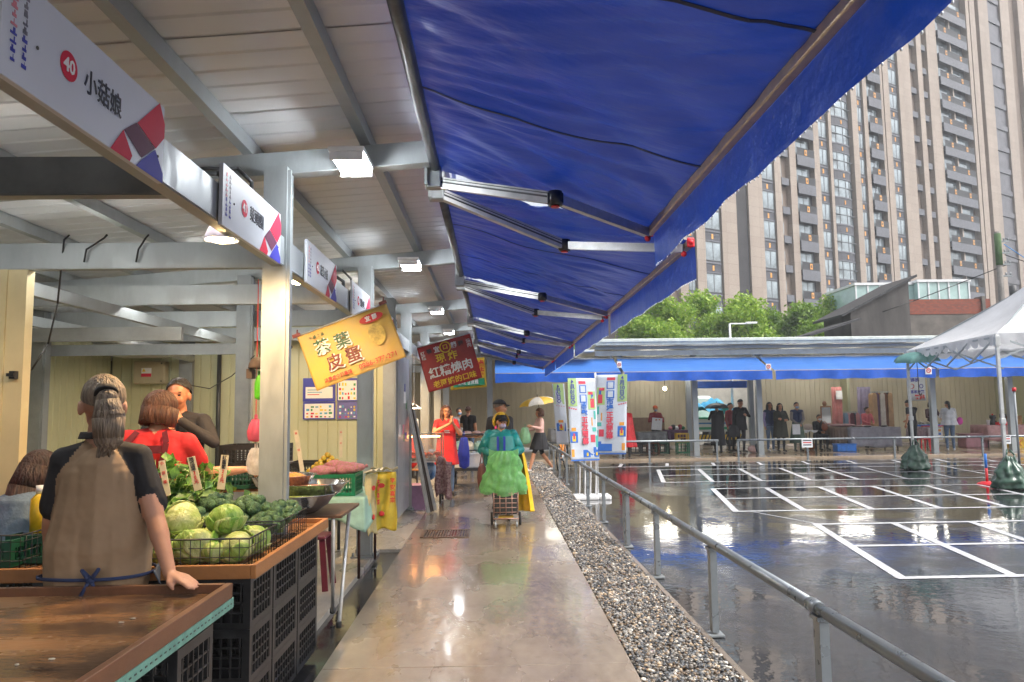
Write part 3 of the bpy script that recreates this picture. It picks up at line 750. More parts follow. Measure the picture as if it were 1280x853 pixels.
# notices on the green partition
def notice(px0, py0, px1, py1, Y, label, kind):
    a = AY(px0, py0, Y); b = AY(px1, py1, Y); W = b.x - a.x; H = a.z - b.z
    t = thing('poster', label, 'poster', ((a.x + b.x) / 2, Y, (a.z + b.z) / 2), 0, 'posters on the green partition')
    mb = MB(); mb.bx(-W / 2, W / 2, 0, .003, -H / 2, H / 2); mb.build('sheet', BLUE_INK if kind != 2 else M('poster_violet', (.16, .15, .42), .4), t)
    rr = random.Random(int(px0 * 7 + py0)); ms = [INKW, SRED, M('poster_green', (.05, .3, .12), .4), YEL_INK, M('poster_cyan', (.1, .4, .6), .4)]
    mb = MB()
    if kind == 0:
        mb.bx(-.42 * W, .42 * W, -.002, -.0005, -.36 * H, .12 * H, 0)
        for k in range(3): mb.bx(-.36 * W, (.0 + .1 * rr.random()) * W, -.004, -.0025, (-.22 + k * .1) * H, (-.19 + k * .1) * H, 1 if k == 0 else 4)
    else:
        if kind == 1: mb.bx(-.45 * W, .45 * W, -.002, -.0005, -.44 * H, .40 * H, 0)
        for i in range(6):
            for j in range(4):
                if rr.random() < .75:
                    x = (-.40 + .14 * i) * W; zz = (-.40 + .19 * j) * H
                    mb.bx(x, x + (.05 + .06 * rr.random()) * W, -.004, -.0025, zz, zz + (.06 + .08 * rr.random()) * H, rr.choice([0, 1, 2, 3, 4]) if kind == 2 else rr.choice([1, 2, 3, 4]))
    mb.build('printing', ms, t)
Yp = 10.36
notice(379, 473, 419, 502, Yp, 'blue poster with a white panel, upper left of the four', 0)
notice(379, 503, 419, 524, Yp, 'poster with rows of coloured goods, lower left of the four', 1)
notice(421.5, 473, 447, 502, Yp, 'white poster of coloured goods, upper right of the four', 1)
notice(421.5, 503, 447, 524, Yp, 'violet poster, lower right of the four', 2)

# event flags on a stand beside the rail
FLAGW = M('flag_white', (.72, .78, .85), .5, var=.03, trans=.3)
FLG = M('flag_green', (.50, .70, .30), .5, var=.03, trans=.2); FBL = M('flag_blue', (.03, .15, .55), .5, var=0); FRD = M('flag_red', (.62, .06, .10), .5, var=0); FTE = M('flag_teal', (.08, .45, .40), .5, var=0)
FOR = M('flag_orange', (.75, .33, .05), .5, var=0)
def flag(px0, py0, px1, py1, Y, Y1, label, mirror, full, group, lean=0.0):
    a = AY(px0, py0, Y); b = AY(px1, py0, Y1); W = (b - a).length; z0 = AY(px0, py1, Y).z; z1 = a.z; H = z1 - z0
    t = thing('event_flag', label, 'flag', (a.x, a.y, z0), math.atan2(b.y - a.y, b.x - a.x), group)
    def P(u, v): return (u * W + lean * (v - 1) * H, .01 * math.sin(u * 5 + v * 4), v * H)
    mb = MB(); mb.grid(P, 10, 24); mb.build('flag_cloth', FLAGW, t, solid=.003)
    mx = (lambda u: 1 - u) if mirror else (lambda u: u)
    def rect(u0, u1, v0, v1, m, n='printed_shape', d=-.004):
        q = [P(mx(u0), v0), P(mx(u1), v0), P(mx(u1), v1), P(mx(u0), v1)]
        mb.prism([(p[0], p[1] + d, p[2]) for p in q], (0, -.0015, 0), mi=m)
    mb = MB()
    # column with the date on green
    g0 = .70 if full else .1; g1 = 1.0 if full else .9
    rect(g0, g1, .66, 1.0, 0)
    for k in range(4): rect(g0 + .03 + k * (g1 - g0) * .24, g0 + .03 + k * (g1 - g0) * .24 + .045, .615 + .006 * k, .63 + .006 * k, 2)
    rect(g0 + .02, g1 - .02, .22, .35, 1); rect(g0 + .25 * (g1 - g0), g0 + .75 * (g1 - g0), .36, .40, 4)
    rect(g0 + .3 * (g1 - g0), g0 + .7 * (g1 - g0), .235, .30, 5, d=-.006); rect(g0 + .4 * (g1 - g0), g0 + .6 * (g1 - g0), .26, .33, 2, d=-.008)
    if full:
        rect(.36, .62, .93, .965, 2); rect(.35, .60, .82, .915, 1); rect(.385, .565, .83, .905, 6, d=-.006); rect(.35, .60, .70, .80, 1); rect(.39, .56, .715, .79, 6, d=-.006)
        rect(.04, .30, .62, .84, 0); rect(.08, .22, .64, .75, 2, d=-.006); rect(.11, .18, .75, .82, 1, d=-.006); rect(.12, .28, .80, .835, 2, d=-.008)
        rect(.05, .12, .50, .60, 3); rect(.18, .22, .42, .52, 4); rect(.06, .20, .35, .40, 3); rect(.02, .10, .16, .30, 3); rect(.12, .28, .22, .31, 2)
        rect(.02, .55, .04, .13, 1); rect(.10, .20, .09, .16, 1, d=-.006); rect(.06, .12, .06, .10, 5, d=-.006); rect(.38, .44, .055, .095, 5, d=-.006); rect(.86, .96, .05, .14, 4)
        rect(.0, 1.0, 0, .015, 1)
    mb.build('printing', [FLG, FBL, FRD, FTE, FOR, YEL_INK, FLAGW], t)
    L = []
    cx = mx((g0 + g1) / 2) * W
    for k, ch in enumerate(['4', '月', '10', '日', '◇']):
        zz = .955 - .062 * k; L.append(text(ch, .095 if full else .085, BLUE_INK, t, (cx + lean * (zz - 1) * H, -.02, zz * H), (R(90), 0, 0), 'l', .02, mirror=mirror))
    if full:
        for k, ch in enumerate('搬家市場正式開幕'[2:]):
            zz = .655 - .085 * k
            L.append(text(ch, .125, FBL if k < 2 else FRD, t, (mx(.47) * W + lean * (zz - 1) * H, -.022, zz * H), (R(90), 0, 0), 'l', .035, mirror=mirror))
    bundle(L, 'lettering', t)
    return t
YF = 13.2; gf = 'event flags on the white pole stand'
flag(745, 469, 784, 568, YF, YF - .15, 'white event flag facing the camera, rightmost, date readable', False, True, gf, .04)
flag(709, 473, 744, 577, YF - .2, YF, 'white event flag with its print mirrored, left of the white pole', True, True, gf, -.03)
flag(690, 480, 705, 556, YF + .35, YF + .3, 'narrow white event flag at the far left of the flag cluster', True, False, gf, -.06)
p = G(747, 622); st = thing('flag_stand', 'white pole stand with several legs holding the event flags', 'flag stand', (AY(745, 500, YF).x, YF + .02, -.03))
mb = MB(); mb.cone((0, 0, .1), (0, 0, 2.22), .018, n=10); mb.build('pole', WHITE, st)
for k in range(4):
    mb = MB(); x = -.32 + k * .1; mb.cone((x, .05 + k * .03, .04), (x + .02, .05 + k * .03, .66), .013, n=8); mb.build('pole', WHITE, st)
for k in range(3):
    mb = MB(); mb.bx(-.42 + k * .22, -.22 + k * .22, -.12, .3, 0, .07, bev=.015); mb.build('base_weight', M('white_plastic'), st)
# ================================================================ FAR MARKET HALL
YB = 28.5; YFR = 23.5
hall = thing('far_market_hall', 'long low market hall across the far side of the lot, with a pale gutter roof', 'market hall', (0, 0, 0))
ROOFW = M('pale_roof_metal', '#d3d8d4', .4, .2, .06, 2)
mb = MB(); mb.prism([(3.2, 23.1, 3.62), (40, 23.1, 3.62), (40, 29.4, 3.25), (3.2, 29.4, 3.25)], (0, 0, .06)); mb.build('roof', ROOFW, hall)
mb = MB(); mb.bx(3.2, 40, 23.04, 23.1, 3.52, 3.72, bev=.01); mb.bx(3.2, 40, 22.98, 23.04, 3.62, 3.7); mb.build('gutter', M('pale_gutter', '#cdd4ce', .5, .1, .1, 3), hall)
mb = MB(); mb.bx(3.2, 40, 23.25, 23.33, 3.2, 3.36); mb.bx(3.2, 40, 23.25, 23.33, 3.40, 3.5); mb.build('header_beam', GALVD, hall)
hx = lambda px, Y=YFR: AY(px, 500, Y).x
for px in (612, 775, 868, 948, 1165, 1262): 
    x = hx(px); mb = MB(); post(mb, x, YFR, .04, 3.3); o = mb.build('post', GALV, hall)
    mb = MB(); mb.bx(x - .12, x + .12, YFR - .12, YFR + .12, .03, .045); mb.build('base_plate', GALVD, o)
for px in (860, 938):
    x = hx(px, 26); mb = MB(); post(mb, x, 26, .04, 3.2); mb.bar((x, 26, 2.6), (x + .8, 26, 3.2), .06, .06); mb.build('post', GALV, hall)
def hwall(px0, px1, m=None, z0=.12):
    mb = MB(); sheet(mb, (hx(px0, YB), YB), (hx(px1, YB), YB), z0, 3.3, pitch=.19); return mb.build('wall', m or WALLT, hall, normals=False)
mb = MB(); sheet(mb, (-5.2, YB), (hx(868, YB), YB), .12, 3.3, pitch=.19); mb.build('wall', WALLT, hall, normals=False)
hwall(946, 1258); 
mb = MB(); sheet(mb, (hx(1258, YB) + .1, YB), (40, YB), .12, 3.3, pitch=.19); mb.build('wall', WALLT, hall, normals=False)
for k, px in enumerate((1052, 1246)):
    x = hx(px, YB); mb = MB(); mb.bx(x - .06, x + .06, YB - 3.9, YB - .02, .05, 3.0) if k else mb.bx(x - .05, x + .05, YB - .6, YB - .02, .05, 3.0); mb.build('partition', WALLM, hall)
mb = MB(); mb.bx(-5.2, 3.1, 22.6, 28.6, 3.3, 3.36); mb.build('corner_roof', ROOFW, hall)
# tie beams seen end-on
for px in (660, 868, 948, 1060, 1165):
    x = hx(px); mb = MB(); mb.bx(x - .04, x + .04, 23.6, 28.4, 3.05, 3.2); mb.build('tie_beam', GALVD, hall)
# far awnings
LFA = 'blue awnings along the far hall'
edges = [617, 775, 960, 1160, 1350]
ylab = ['far blue awning at the left end, behind the event flags', 'far blue awning second from the left, over the umbrella man', 'far blue awning third from the left, over the clothes stall', 'far blue awning at the right, behind the white tent']
for k in range(4):
    a, b = hx(edges[k], 22.6) + .05, hx(edges[k + 1], 22.6) - .05
    L0 = b - a
    t = thing('awning', ylab[k], 'awning', (a, 23.4, 3.12), 0, LFA)
    W0, D0 = 1.35, .50
    def zf(u, v):
        n = noise.noise(Vector((u * L0 * 2.4, v * 1.4, k * 3.3)))
        return -D0 * v ** 1.15 - .04 * math.sin(math.pi * v) + .018 * n
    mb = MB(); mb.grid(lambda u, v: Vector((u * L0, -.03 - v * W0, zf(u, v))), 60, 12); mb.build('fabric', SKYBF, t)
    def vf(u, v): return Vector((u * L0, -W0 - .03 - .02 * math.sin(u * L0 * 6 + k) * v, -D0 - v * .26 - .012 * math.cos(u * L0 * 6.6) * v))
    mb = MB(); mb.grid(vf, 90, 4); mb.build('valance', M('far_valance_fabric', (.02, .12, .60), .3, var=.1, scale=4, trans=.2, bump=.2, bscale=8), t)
    mb = MB(); mb.bx(0, L0, -W0 - .02, -W0 + .03, -D0 - .03, -D0 + .02); mb.build('front_bar', BRONZE, t)
    mb = MB(); mb.cone((0, 0, 0), (L0, 0, 0), .05, n=10); mb.build('roller', ALU, t)
    for xx, sg in ((.08, 1), (L0 - .08, -1)):
        mb = MB(); mb.bar((xx, -.03, -.1), (xx + sg * .5, -.7, -.42), .04, .06); mb.bar((xx + sg * .5, -.7, -.42), (xx + sg * .05, -W0, -.52), .04, .06); mb.build('arm', ALU, t)
        mb = MB(); mb.bx(xx - .03, xx + .03, -.06, .05, -.12, .1); mb.build('wall_bracket', GALV, t)
# signboards under the far awnings, seen as thin white strips with a red and blue end
for k, (p0, p1) in enumerate(((795, 838), (980, 1010), (1062, 1108), (1150, 1198), (1250, 1285))):
    a = AY(p0, 473, 23.3); b = AY(p1, 473, 23.3); t = thing('stall_signboard', ['white signboard strip above the vendor in an orange cap', 'white signboard strip above the three standing women', 'white signboard strip above the clothes stall', 'white signboard strip right of the red character poster', 'white signboard strip behind the tent pole'][k], 'signboard', (a.x, 23.3, 2.44), 0, 'white signboards on the far hall')
    Ls = b.x - a.x; mb = MB(); mb.bx(0, Ls, -.01, .01, 0, .3); mb.build('board', SIGNW, t)
    mb = MB(); mb.prism([(Ls * .72, -.012, 0), (Ls * .99, -.012, 0), (Ls * .99, -.012, .28)], (0, -.002, 0)); mb.build('coloured_shape', SRED, t)
    mb = MB(); mb.prism([(Ls * .85, -.016, 0), (Ls * .995, -.016, 0), (Ls * .995, -.016, .2)], (0, -.002, 0)); mb.build('coloured_shape', SBLU, t)
# lit bulbs
def bulb(px, py, Y, label, e=25):
    p = AY(px, py, Y); t = thing('hanging_bulb', label, 'lamp', p, 0)
    mb = MB(); mb.ball((0, 0, 0), .07); mb.build('bulb', M('lit_bulb', (1, .9, .7), .4, emit=(1, .82, .5), estr=14, var=0), t)
    mb = MB(); mb.tube([(0, 0, .07), (0, 0, 3.2 - p.z)], .012, 6); mb.build('cord', CABLE, t)
bulb(831, 486, 26.3, 'lit warm bulb hanging above the vendor in an orange cap', 60)
def flood(px, py, Y, label, e):
    p = AY(px, py, Y); t = thing('flood_lamp', label, 'lamp', p, 0)
    mb = MB(); mb.bx(-.5, .5, -.05, .05, 0, .05); mb.build('housing', WHITE, t); mb = MB(); mb.cone((-.6, 0, -.05), (.6, 0, -.05), .048, n=10); mb.build('tube', TUBE, t)
TUBE = M('far_lit_tube', (1, 1, 1), .4, emit=(1, .95, .84), estr=9, var=0)
flood(1060, 468, 26.5, 'lit tube lamp under the far roof above the clothes stall', 140)
flood(885, 466, 25.5, 'lit tube lamp under the far roof near the truck', 30)
flood(1000, 464, 26.5, 'lit tube lamp under the far roof above the three standing women', 0)  # this tube and those below are added fill for the dim far stalls
flood(820, 464, 27, 'lit tube lamp under the far roof, left of the bulb', 0)
flood(1150, 462, 26, 'lit tube lamp under the far roof above the snack table', 0)
flood(1235, 460, 26, 'lit tube lamp under the far roof at the right end', 0)
flood(700, 468, 26, 'lit tube lamp under the far roof behind the event flags', 0)

# ================================================================ APARTMENT TOWER
tower = thing('apartment_tower', 'tall beige and grey apartment tower with rows of balconies and orange railing ornaments', 'apartment building', (0, 0, 0))
O = Vector((16.0, 67.0)); DR = Vector((math.cos(R(30)), math.sin(R(30)))); NR = Vector((DR.y, -DR.x))   # NR points to the lot
tower.location = (O.x, O.y, 0); tower.rotation_euler = (0, 0, R(30)); tower.scale = (1, .42, 1)
def U(px):
    r = ray(px, 340); k = r.x / r.y
    return (k * O.y - O.x) / (DR.x - k * DR.y)
BEIGE = M('beige_tile', '#a89889', .6, 0, .06, .8, col2='#baaca0', bump=.1, bscale=3)

def tilem(name, c1, c2):
    m = bpy.data.materials.new(name); m.use_nodes = True; n = m.node_tree.nodes; l = m.node_tree.links; p = n['Principled BSDF']
    b = n.new('ShaderNodeTexBrick'); c = n.new('ShaderNodeTexCoord'); mp = n.new('ShaderNodeMapping'); mp.inputs['Rotation'].default_value = (R(90), 0, 0)
    b.inputs['Color1'].default_value = (*srgb(c1), 1); b.inputs['Color2'].default_value = (*srgb(c2), 1); b.inputs['Mortar'].default_value = tuple(x * .8 for x in srgb(c1)) + (1,)
    b.inputs['Scale'].default_value = 1; b.inputs['Brick Width'].default_value = 1.6; b.inputs['Row Height'].default_value = 1.033; b.inputs['Mortar Size'].default_value = .02; b.offset = 0
    nz = n.new('ShaderNodeTexNoise'); nz.inputs['Scale'].default_value = .5; nz.inputs['Detail'].default_value = 6; m2 = n.new('ShaderNodeMapping'); m2.inputs['Scale'].default_value = (1, 1, .12)
    mx = n.new('ShaderNodeMix'); mx.data_type = 'RGBA'; mx.blend_type = 'MULTIPLY'; mx.inputs['Factor'].default_value = .5; mr = n.new('ShaderNodeMapRange'); mr.inputs['From Min'].default_value = .3; mr.inputs['From Max'].default_value = .6; mr.inputs['To Min'].default_value = .72
    l.new(c.outputs['Object'], mp.inputs[0]); l.new(mp.outputs[0], b.inputs['Vector']); l.new(c.outputs['Object'], m2.inputs[0]); l.new(m2.outputs[0], nz.inputs['Vector']); l.new(nz.outputs['Fac'], mr.inputs['Value'])
    l.new(b.outputs['Color'], mx.inputs['A']); l.new(mr.outputs[0], mx.inputs['B']); l.new(mx.outputs['Result'], p.inputs['Base Color']); p.inputs['Roughness'].default_value = .6; return m
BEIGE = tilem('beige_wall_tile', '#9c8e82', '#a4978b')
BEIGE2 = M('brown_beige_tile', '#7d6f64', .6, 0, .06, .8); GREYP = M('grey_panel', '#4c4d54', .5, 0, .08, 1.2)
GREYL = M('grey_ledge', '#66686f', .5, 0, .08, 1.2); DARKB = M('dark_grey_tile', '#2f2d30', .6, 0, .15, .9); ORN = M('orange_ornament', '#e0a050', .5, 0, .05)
PANE = M('window_glass', (.32, .38, .41), .08, .3, .35, .35, spec=1); FRAMEM = M('dark_window_frame', (.10, .11, .12), .4); CURT = M('pale_curtain', (.45, .5, .5), .8)
SH = 3.1; NS = 23; HT = SH * NS; DEEP = 34
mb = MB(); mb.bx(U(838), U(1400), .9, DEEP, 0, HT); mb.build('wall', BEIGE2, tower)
mb = MB(); mb.bx(U(838) - .2, U(1400) + .2, .3, DEEP + .2, HT + .01, HT + 1.2); mb.build('parapet', BEIGE, tower)
def pier(a, b, d=-.25, m=BEIGE, n='pier'):
    mb = MB(); mb.bx(U(a), U(b), d, .898, 0, HT); 
    return mb.build(n, m, tower)
for a, b, d in ((850, 860, -.1), (871, 882, -.3), (904, 923, -.2), (938, 956, -.35), (973, 981, -.2), (992, 1000, -.4), (1023, 1030, -.45), (1043.5, 1047, -.4), (1074, 1081, -.45),
                (1090, 1095, -.3), (1112, 1115, -.5), (1117, 1124, -.3), (1136.5, 1152, -.4), (1161, 1167, -.6), (1175, 1186, -.5), (1227, 1231, -.8), (1233.5, 1240, -.5), (1244, 1256, -.7), (1273, 1284, -.5), (1296, 1304, -.5), (1330, 1345, -.5), (1385, 1400, -.4)):
    pier(a, b, d)
for a, b in ((1187, 1189), (1206, 1207.5)): pier(a, b, -.2)
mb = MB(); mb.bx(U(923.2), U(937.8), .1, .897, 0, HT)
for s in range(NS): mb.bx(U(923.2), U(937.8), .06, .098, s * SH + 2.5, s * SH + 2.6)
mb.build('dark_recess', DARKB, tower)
mb = MB(); mb.bx(U(1256.2), U(1272.8), .1, .897, 0, HT)
for s in range(NS): mb.bx(U(1256.4), U(1272.6), -.25, .098, s * SH + 2.3, s * SH + 3.0)
mb.build('dark_recess', M('grey_glass_strip', '#5b5a60', .3, .1, .15, 1), tower)
def inst(src, z):
    c = src.copy(); COL.objects.link(c); c.parent = tower; c.location = (src.location.x, src.location.y, z)
    for kn in _children.get(src.name, []):
        d = bpy.data.objects[kn].copy(); COL.objects.link(d); d.parent = c
    return c
def column(a, b, kind, s0=3, s1=17):
    ua, ub = U(a), U(b); W = ub - ua; o = None
    if kind == 'W':
        mb = MB(); mb.bx(ua, ub, .25, .895, 0, HT); mb.build('window_bay', GREYP, tower)
        mb = MB()
        for s in range(s0, s1): uc = (ua + ub) / 2; mb.bx(uc - .12, uc + .12, .22, .248, s * SH + 2.25, s * SH + 2.75)
        for s in range(s0, s1): mb.bx(ua, ub, .12, .249, s * SH + 2.9, s * SH + 3.08, 1); mb.bx(ua, ub, .12, .249, s * SH + 1.98, s * SH + 2.1, 1)
        mb.build('spandrel', [ORN, GREYL], tower)
        o = None
        mb = MB(); z0, z1 = .1, 1.95
        mb.bx(-W / 2 + .03, W / 2 - .03, .16, .248, z0, z0 + .08); mb.bx(-W / 2 + .03, W / 2 - .03, .16, .248, z1 - .08, z1)
        for x in (-W / 2 + .03, -.04, W / 2 - .11): mb.bx(x, x + .08, .16, .248, z0 + .081, z1 - .081)
        src = mb.build('window', FRAMEM, tower, loc=((ua + ub) / 2, 0, s0 * SH))
        mb = MB(); mb.bx(-W / 2 + .1, W / 2 - .1, .2, .247, z0 + .07, z1 - .07); mb.build('pane', PANE, src)
        for s in range(s0 + 1, s1): inst(src, s * SH)
    elif kind == 'C':
        n = 8; uc = (ua + ub) / 2
        def arc(r0, z0, z1, mb, mi=0, dep=.95):
            pts = []
            for i in range(n + 1):
                x = -W / 2 + W * i / n; y = .88 - dep * (1 - (2 * i / n - 1) ** 2) ** .6 - r0; pts.append((x, y, z0))
            pts += [(W / 2, .89, z0), (-W / 2, .89, z0)]; mb.prism(pts, (0, 0, z1 - z0), mi)
        mb = MB(); arc(.1, 2.0, 3.0, mb); arc(.2, 2.92, 3.1, mb, 1); arc(.18, 1.95, 2.06, mb, 1); mb.bx(-.1, .1, -.24, .1, 2.25, 2.7, 2)
        src = mb.build('bay_window', [GREYP, GREYL, ORN], tower, loc=(uc, 0, s0 * SH))
        mb = MB(); arc(0, 0, 1.95, mb); p = mb.build('pane', PANE, src)
        mb = MB()
        for x in (-W / 2 + .1, -.9, .3, 1.0, W / 2 - .1):
            y = .88 - .95 * max(0, (1 - (2 * x / W) ** 2)) ** .6; mb.bx(x - .05, x + .05, y - .06, y + .2, 0.01, 1.94)
        mb.bx(-W / 2 + .15, W / 2 - .15, -.13, .1, 1.0, 1.07)
        mb.build('frame', FRAMEM, src)
        for s in range(s0 + 1, s1): inst(src, s * SH)
    elif kind in 'BD':
        uc = (ua + ub) / 2
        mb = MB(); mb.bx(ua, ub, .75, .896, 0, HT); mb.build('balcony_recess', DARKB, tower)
        mb = MB(); mb.bx(-W / 2, W / 2, -.65, .74, -.25, 0); mb.bx(-W / 2, W / 2, -.72, -.651, -.75, .35, 0); mb.bx(-W / 2, -W / 2 + .06, -.65, .2, -.25, .35, 0); mb.bx(W / 2 - .06, W / 2, -.65, .2, -.25, .35, 0)
        src = mb.build('balcony', [GREYL], tower, loc=(uc, 0, s0 * SH))
        mb = MB(); n = int(W / .16)
        mb.bx(-W / 2, W / 2, -.70, -.64, 1.15, 1.2)
        for i in range(n + 1): x = -W / 2 + W * i / n; mb.bx(x - .02, x + .02, -.68, -.66, .351, 1.149)
        mb.bx(-W / 2 + .05, W / 2 - .05, -.655, -.65, .36, 1.14)
        for x in ((0,) if kind == 'B' else (-W / 4, W / 4)): mb.bx(x - .2, x + .2, -.73, -.705, .45, 1.05, 1); mb.bx(x - .09, x + .09, -.75, -.731, .6, .9, 2)
        mb.build('railing', [M('dark_railing', (.035, .037, .042), .4), ORN, GREYP], src)
        mb = MB(); mb.bx(-W / 2 + .3, W / 2 - .3, .70, .745, .05, 2.3); mb.bx(-.04, .04, .66, .7, .05, 2.3, 1)
        mb.build('glass_door', [PANE, FRAMEM], src)
        for s in range(s0 + 1, s1): inst(src, s * SH)
    elif kind == 'R':
        uc = (ua + ub) / 2
        mb = MB(); mb.bx(-W / 2, W / 2, -.15, .89, -.1, .65); src = mb.build('air_conditioner_ledge', GREYL, tower, loc=(uc, 0, s0 * SH))
        for s in range(s0 + 1, s1): inst(src, s * SH)
        mb = MB()
        for s in range(s0, s1): mb.bx(uc - W * .45, uc - W * .05, .86, .897, s * SH + .9, s * SH + 2.2)
        tag(mb.build('recess_glazing', PANE, tower), kind='stuff')
column(861, 870, 'W', 3, 9); column(883, 903, 'W', 3, 10); column(957, 972.5, 'W', 3, 12); column(1030.5, 1043, 'W', 3, 16); column(1081.5, 1089.5, 'W', 3, 17); column(1125, 1136, 'W', 3, 18)
column(1047.5, 1073.5, 'C', 3, 17); column(1000.5, 1022.5, 'B', 3, 15); column(1095.5, 1111.5, 'B', 3, 17); column(1189.5, 1226, 'D', 3, 18)
column(982, 991, 'R', 3, 13); column(1153, 1160, 'R', 3, 18); column(1168, 1174, 'R', 3, 18); column(1231, 1233, 'R', 3, 18)

# ================================================================ TREES BEYOND THE HALL
BARK = M('bark', '#5a4a3c', .8, 0, .2, 8)
def leafm(name, a, b):
    m = bpy.data.materials.new(name); m.use_nodes = True; N = m.node_tree.nodes; L = m.node_tree.links; p = N['Principled BSDF']; out = N['Material Output']
    g = N.new('ShaderNodeNewGeometry'); cr = N.new('ShaderNodeValToRGB'); cr.color_ramp.elements[0].color = (*a, 1); cr.color_ramp.elements[1].color = (*b, 1)
    L.new(g.outputs['Random Per Island'], cr.inputs[0]); L.new(cr.outputs[0], p.inputs['Base Color']); p.inputs['Roughness'].default_value = .45
    tr = N.new('ShaderNodeBsdfTranslucent'); mx = N.new('ShaderNodeMixShader'); mx.inputs[0].default_value = .4
    L.new(cr.outputs[0], tr.inputs[0]); L.new(p.outputs[0], mx.inputs[1]); L.new(tr.outputs[0], mx.inputs[2]); L.new(mx.outputs[0], out.inputs[0]); return m
LEAF = leafm('spring_leaves', (.16, .32, .025), (.42, .56, .08)); LEAF2 = leafm('mid_green_leaves', (.10, .22, .02), (.28, .42, .05))
def leaves(clumps, per, size, seed, squash=.8):
    rng = np.random.default_rng(seed); P = []
    for (c, r) in clumps:
        n = int(per * r * r)
        v = rng.normal(size=(n, 3)); v /= np.linalg.norm(v, axis=1)[:, None]
        rad = r * (rng.random(n) ** .45) * (1 + .25 * np.sin(v[:, 0] * 5 + c[0]) * np.cos(v[:, 1] * 6))
        P.append(np.array(c) + v * rad[:, None] * np.array([1, 1, squash]))
    P = np.concatenate(P); n = len(P)
    a = rng.normal(size=(n, 3)); a /= np.linalg.norm(a, axis=1)[:, None]
    b = np.cross(a, rng.normal(size=(n, 3))); b /= np.linalg.norm(b, axis=1)[:, None]
    s = size * (.6 + .8 * rng.random((n, 1)))
    V = np.stack([P - a * s, P - b * s * .45, P + a * s, P + b * s * .45], 1).reshape(-1, 3)
    return V, (np.arange(n)[:, None] * 4 + np.arange(4)[None])
def tree(x, y, h, w, seed, label, m=LEAF, z0=2.6, group='bright green trees beyond the far hall'):
    rr = random.Random(seed); t = thing('broadleaf_tree', label, 'tree', (x, y, 0), 0, group)
    mb = MB(); pts = [(0, 0, -.05), (.1, .05, 1.5), (-.05, .1, 3.0), (.05, 0, h * .6)]
    for i in range(3): mb.cone(pts[i], pts[i + 1], .22 - .05 * i, .17 - .05 * i, 8)
    cl = []
    for k in range(16):
        a = rr.random() * 6.28; e = rr.random(); R0 = w * (.35 + .6 * rr.random())
        z = z0 + (h - z0) * (.1 + .8 * e); sh = math.sin(math.pi * min(.97, .22 + .7 * e)); c = (math.cos(a) * R0 * sh, math.sin(a) * R0 * sh, z)
        cl.append((c, w * (.26 + .16 * rr.random()))); mb.cone(pts[3] if e > .5 else pts[2], c, .06, .02, 5)
    cl.append(((0, 0, h - w * .3), w * .36)); cl.append(((0, 0, z0 + (h - z0) * .45), w * .7))
    mb.build('trunk', BARK, t)
    V, F = leaves(cl, 620, .13, seed)
    me = npmesh('crown', V, faces4=F, mats=[m]); o = bpy.data.objects.new('crown', me); link(o, t)
for k, (px, top, Y, w) in enumerate(((790, 386, 47, 2.3), (828, 368, 46, 2.8), (880, 364, 48, 3.0), (928, 366, 46, 2.6), (962, 384, 49, 2.4), (1000, 376, 47, 2.6), (1040, 366, 48, 2.7), (735, 430, 48, 2.4), (1075, 392, 50, 2.2))):
    p = AY(px, top, Y)
    tree(p.x, Y, p.z, w, 40 + k, ['bright green tree leftmost beside the awning edge', 'bright green tree second from the left above the far hall', 'tallest rounded bright green tree behind the street lamp', 'bright green tree just right of the tallest one',
        'lower darker green tree between two brighter trees', 'darker green tree left of the shed roof', 'bright green tree in front of the bay windows', 'low green tree hidden behind the far awnings', 'green tree touching the glass rooftop room'][k], LEAF2 if k in (4, 5) else LEAF)

# ================================================================ OLD HOUSE WITH GLASS ROOM
hz = lambda px, py, Y=36: AY(px, py, Y)
house = thing('old_house', 'old dark grey house with a sloping roofline and a red brick strip', 'house', (0, 0, 0))
PLAS = M('stained_dark_render', '#4e4a48', .7, 0, .25, 1.1, stretch=(1, 1, .3)); PLAS2 = M('grey_render', '#6b655f', .7, 0, .2, 1.3)
BRK = bpy.data.materials.new('red_brick'); BRK.use_nodes = True
_n = BRK.node_tree.nodes; _l = BRK.node_tree.links; _b = _n.new('ShaderNodeTexBrick'); _c = _n.new('ShaderNodeTexCoord'); _m = _n.new('ShaderNodeMapping'); _m.inputs['Rotation'].default_value = (R(90), 0, 0)
_b.inputs['Color1'].default_value = (.33, .07, .035, 1); _b.inputs['Color2'].default_value = (.22, .05, .03, 1); _b.inputs['Mortar'].default_value = (.14, .1, .08, 1); _b.inputs['Scale'].default_value = 3.2; _b.inputs['Mortar Size'].default_value = .025
_l.new(_c.outputs['Object'], _m.inputs[0]); _l.new(_m.outputs[0], _b.inputs['Vector']); _l.new(_b.outputs['Color'], _n['Principled BSDF'].inputs['Base Color']); _n['Principled BSDF'].inputs['Roughness'].default_value = .8
a, b, c = hz(1063, 391), hz(1135, 350), hz(1137, 370)
mb = MB(); mb.prism([(a.x, 36, 0), (b.x, 36, 0), (b.x, 36, b.z), (a.x, 36, a.z)], (0, 3, 0)); mb.build('wall', PLAS, house)
d = hz(1242, 371)
mb = MB(); mb.bx(b.x + .005, d.x, 36.02, 43, 0, hz(1190, 393).z); mb.build('wall', PLAS2, house)
mb = MB(); mb.bx(b.x + .006, d.x - .2, 36.0, 36.4, hz(1190, 392.8).z, hz(1190, 374).z); mb.build('brick_strip', BRK, house)
mb = MB(); mb.bx(hz(1199, 0).x, hz(1203, 0).x, 35.9, 36.5, hz(1190, 395).z, hz(1190, 371).z); mb.build('pier', PLAS2, house)
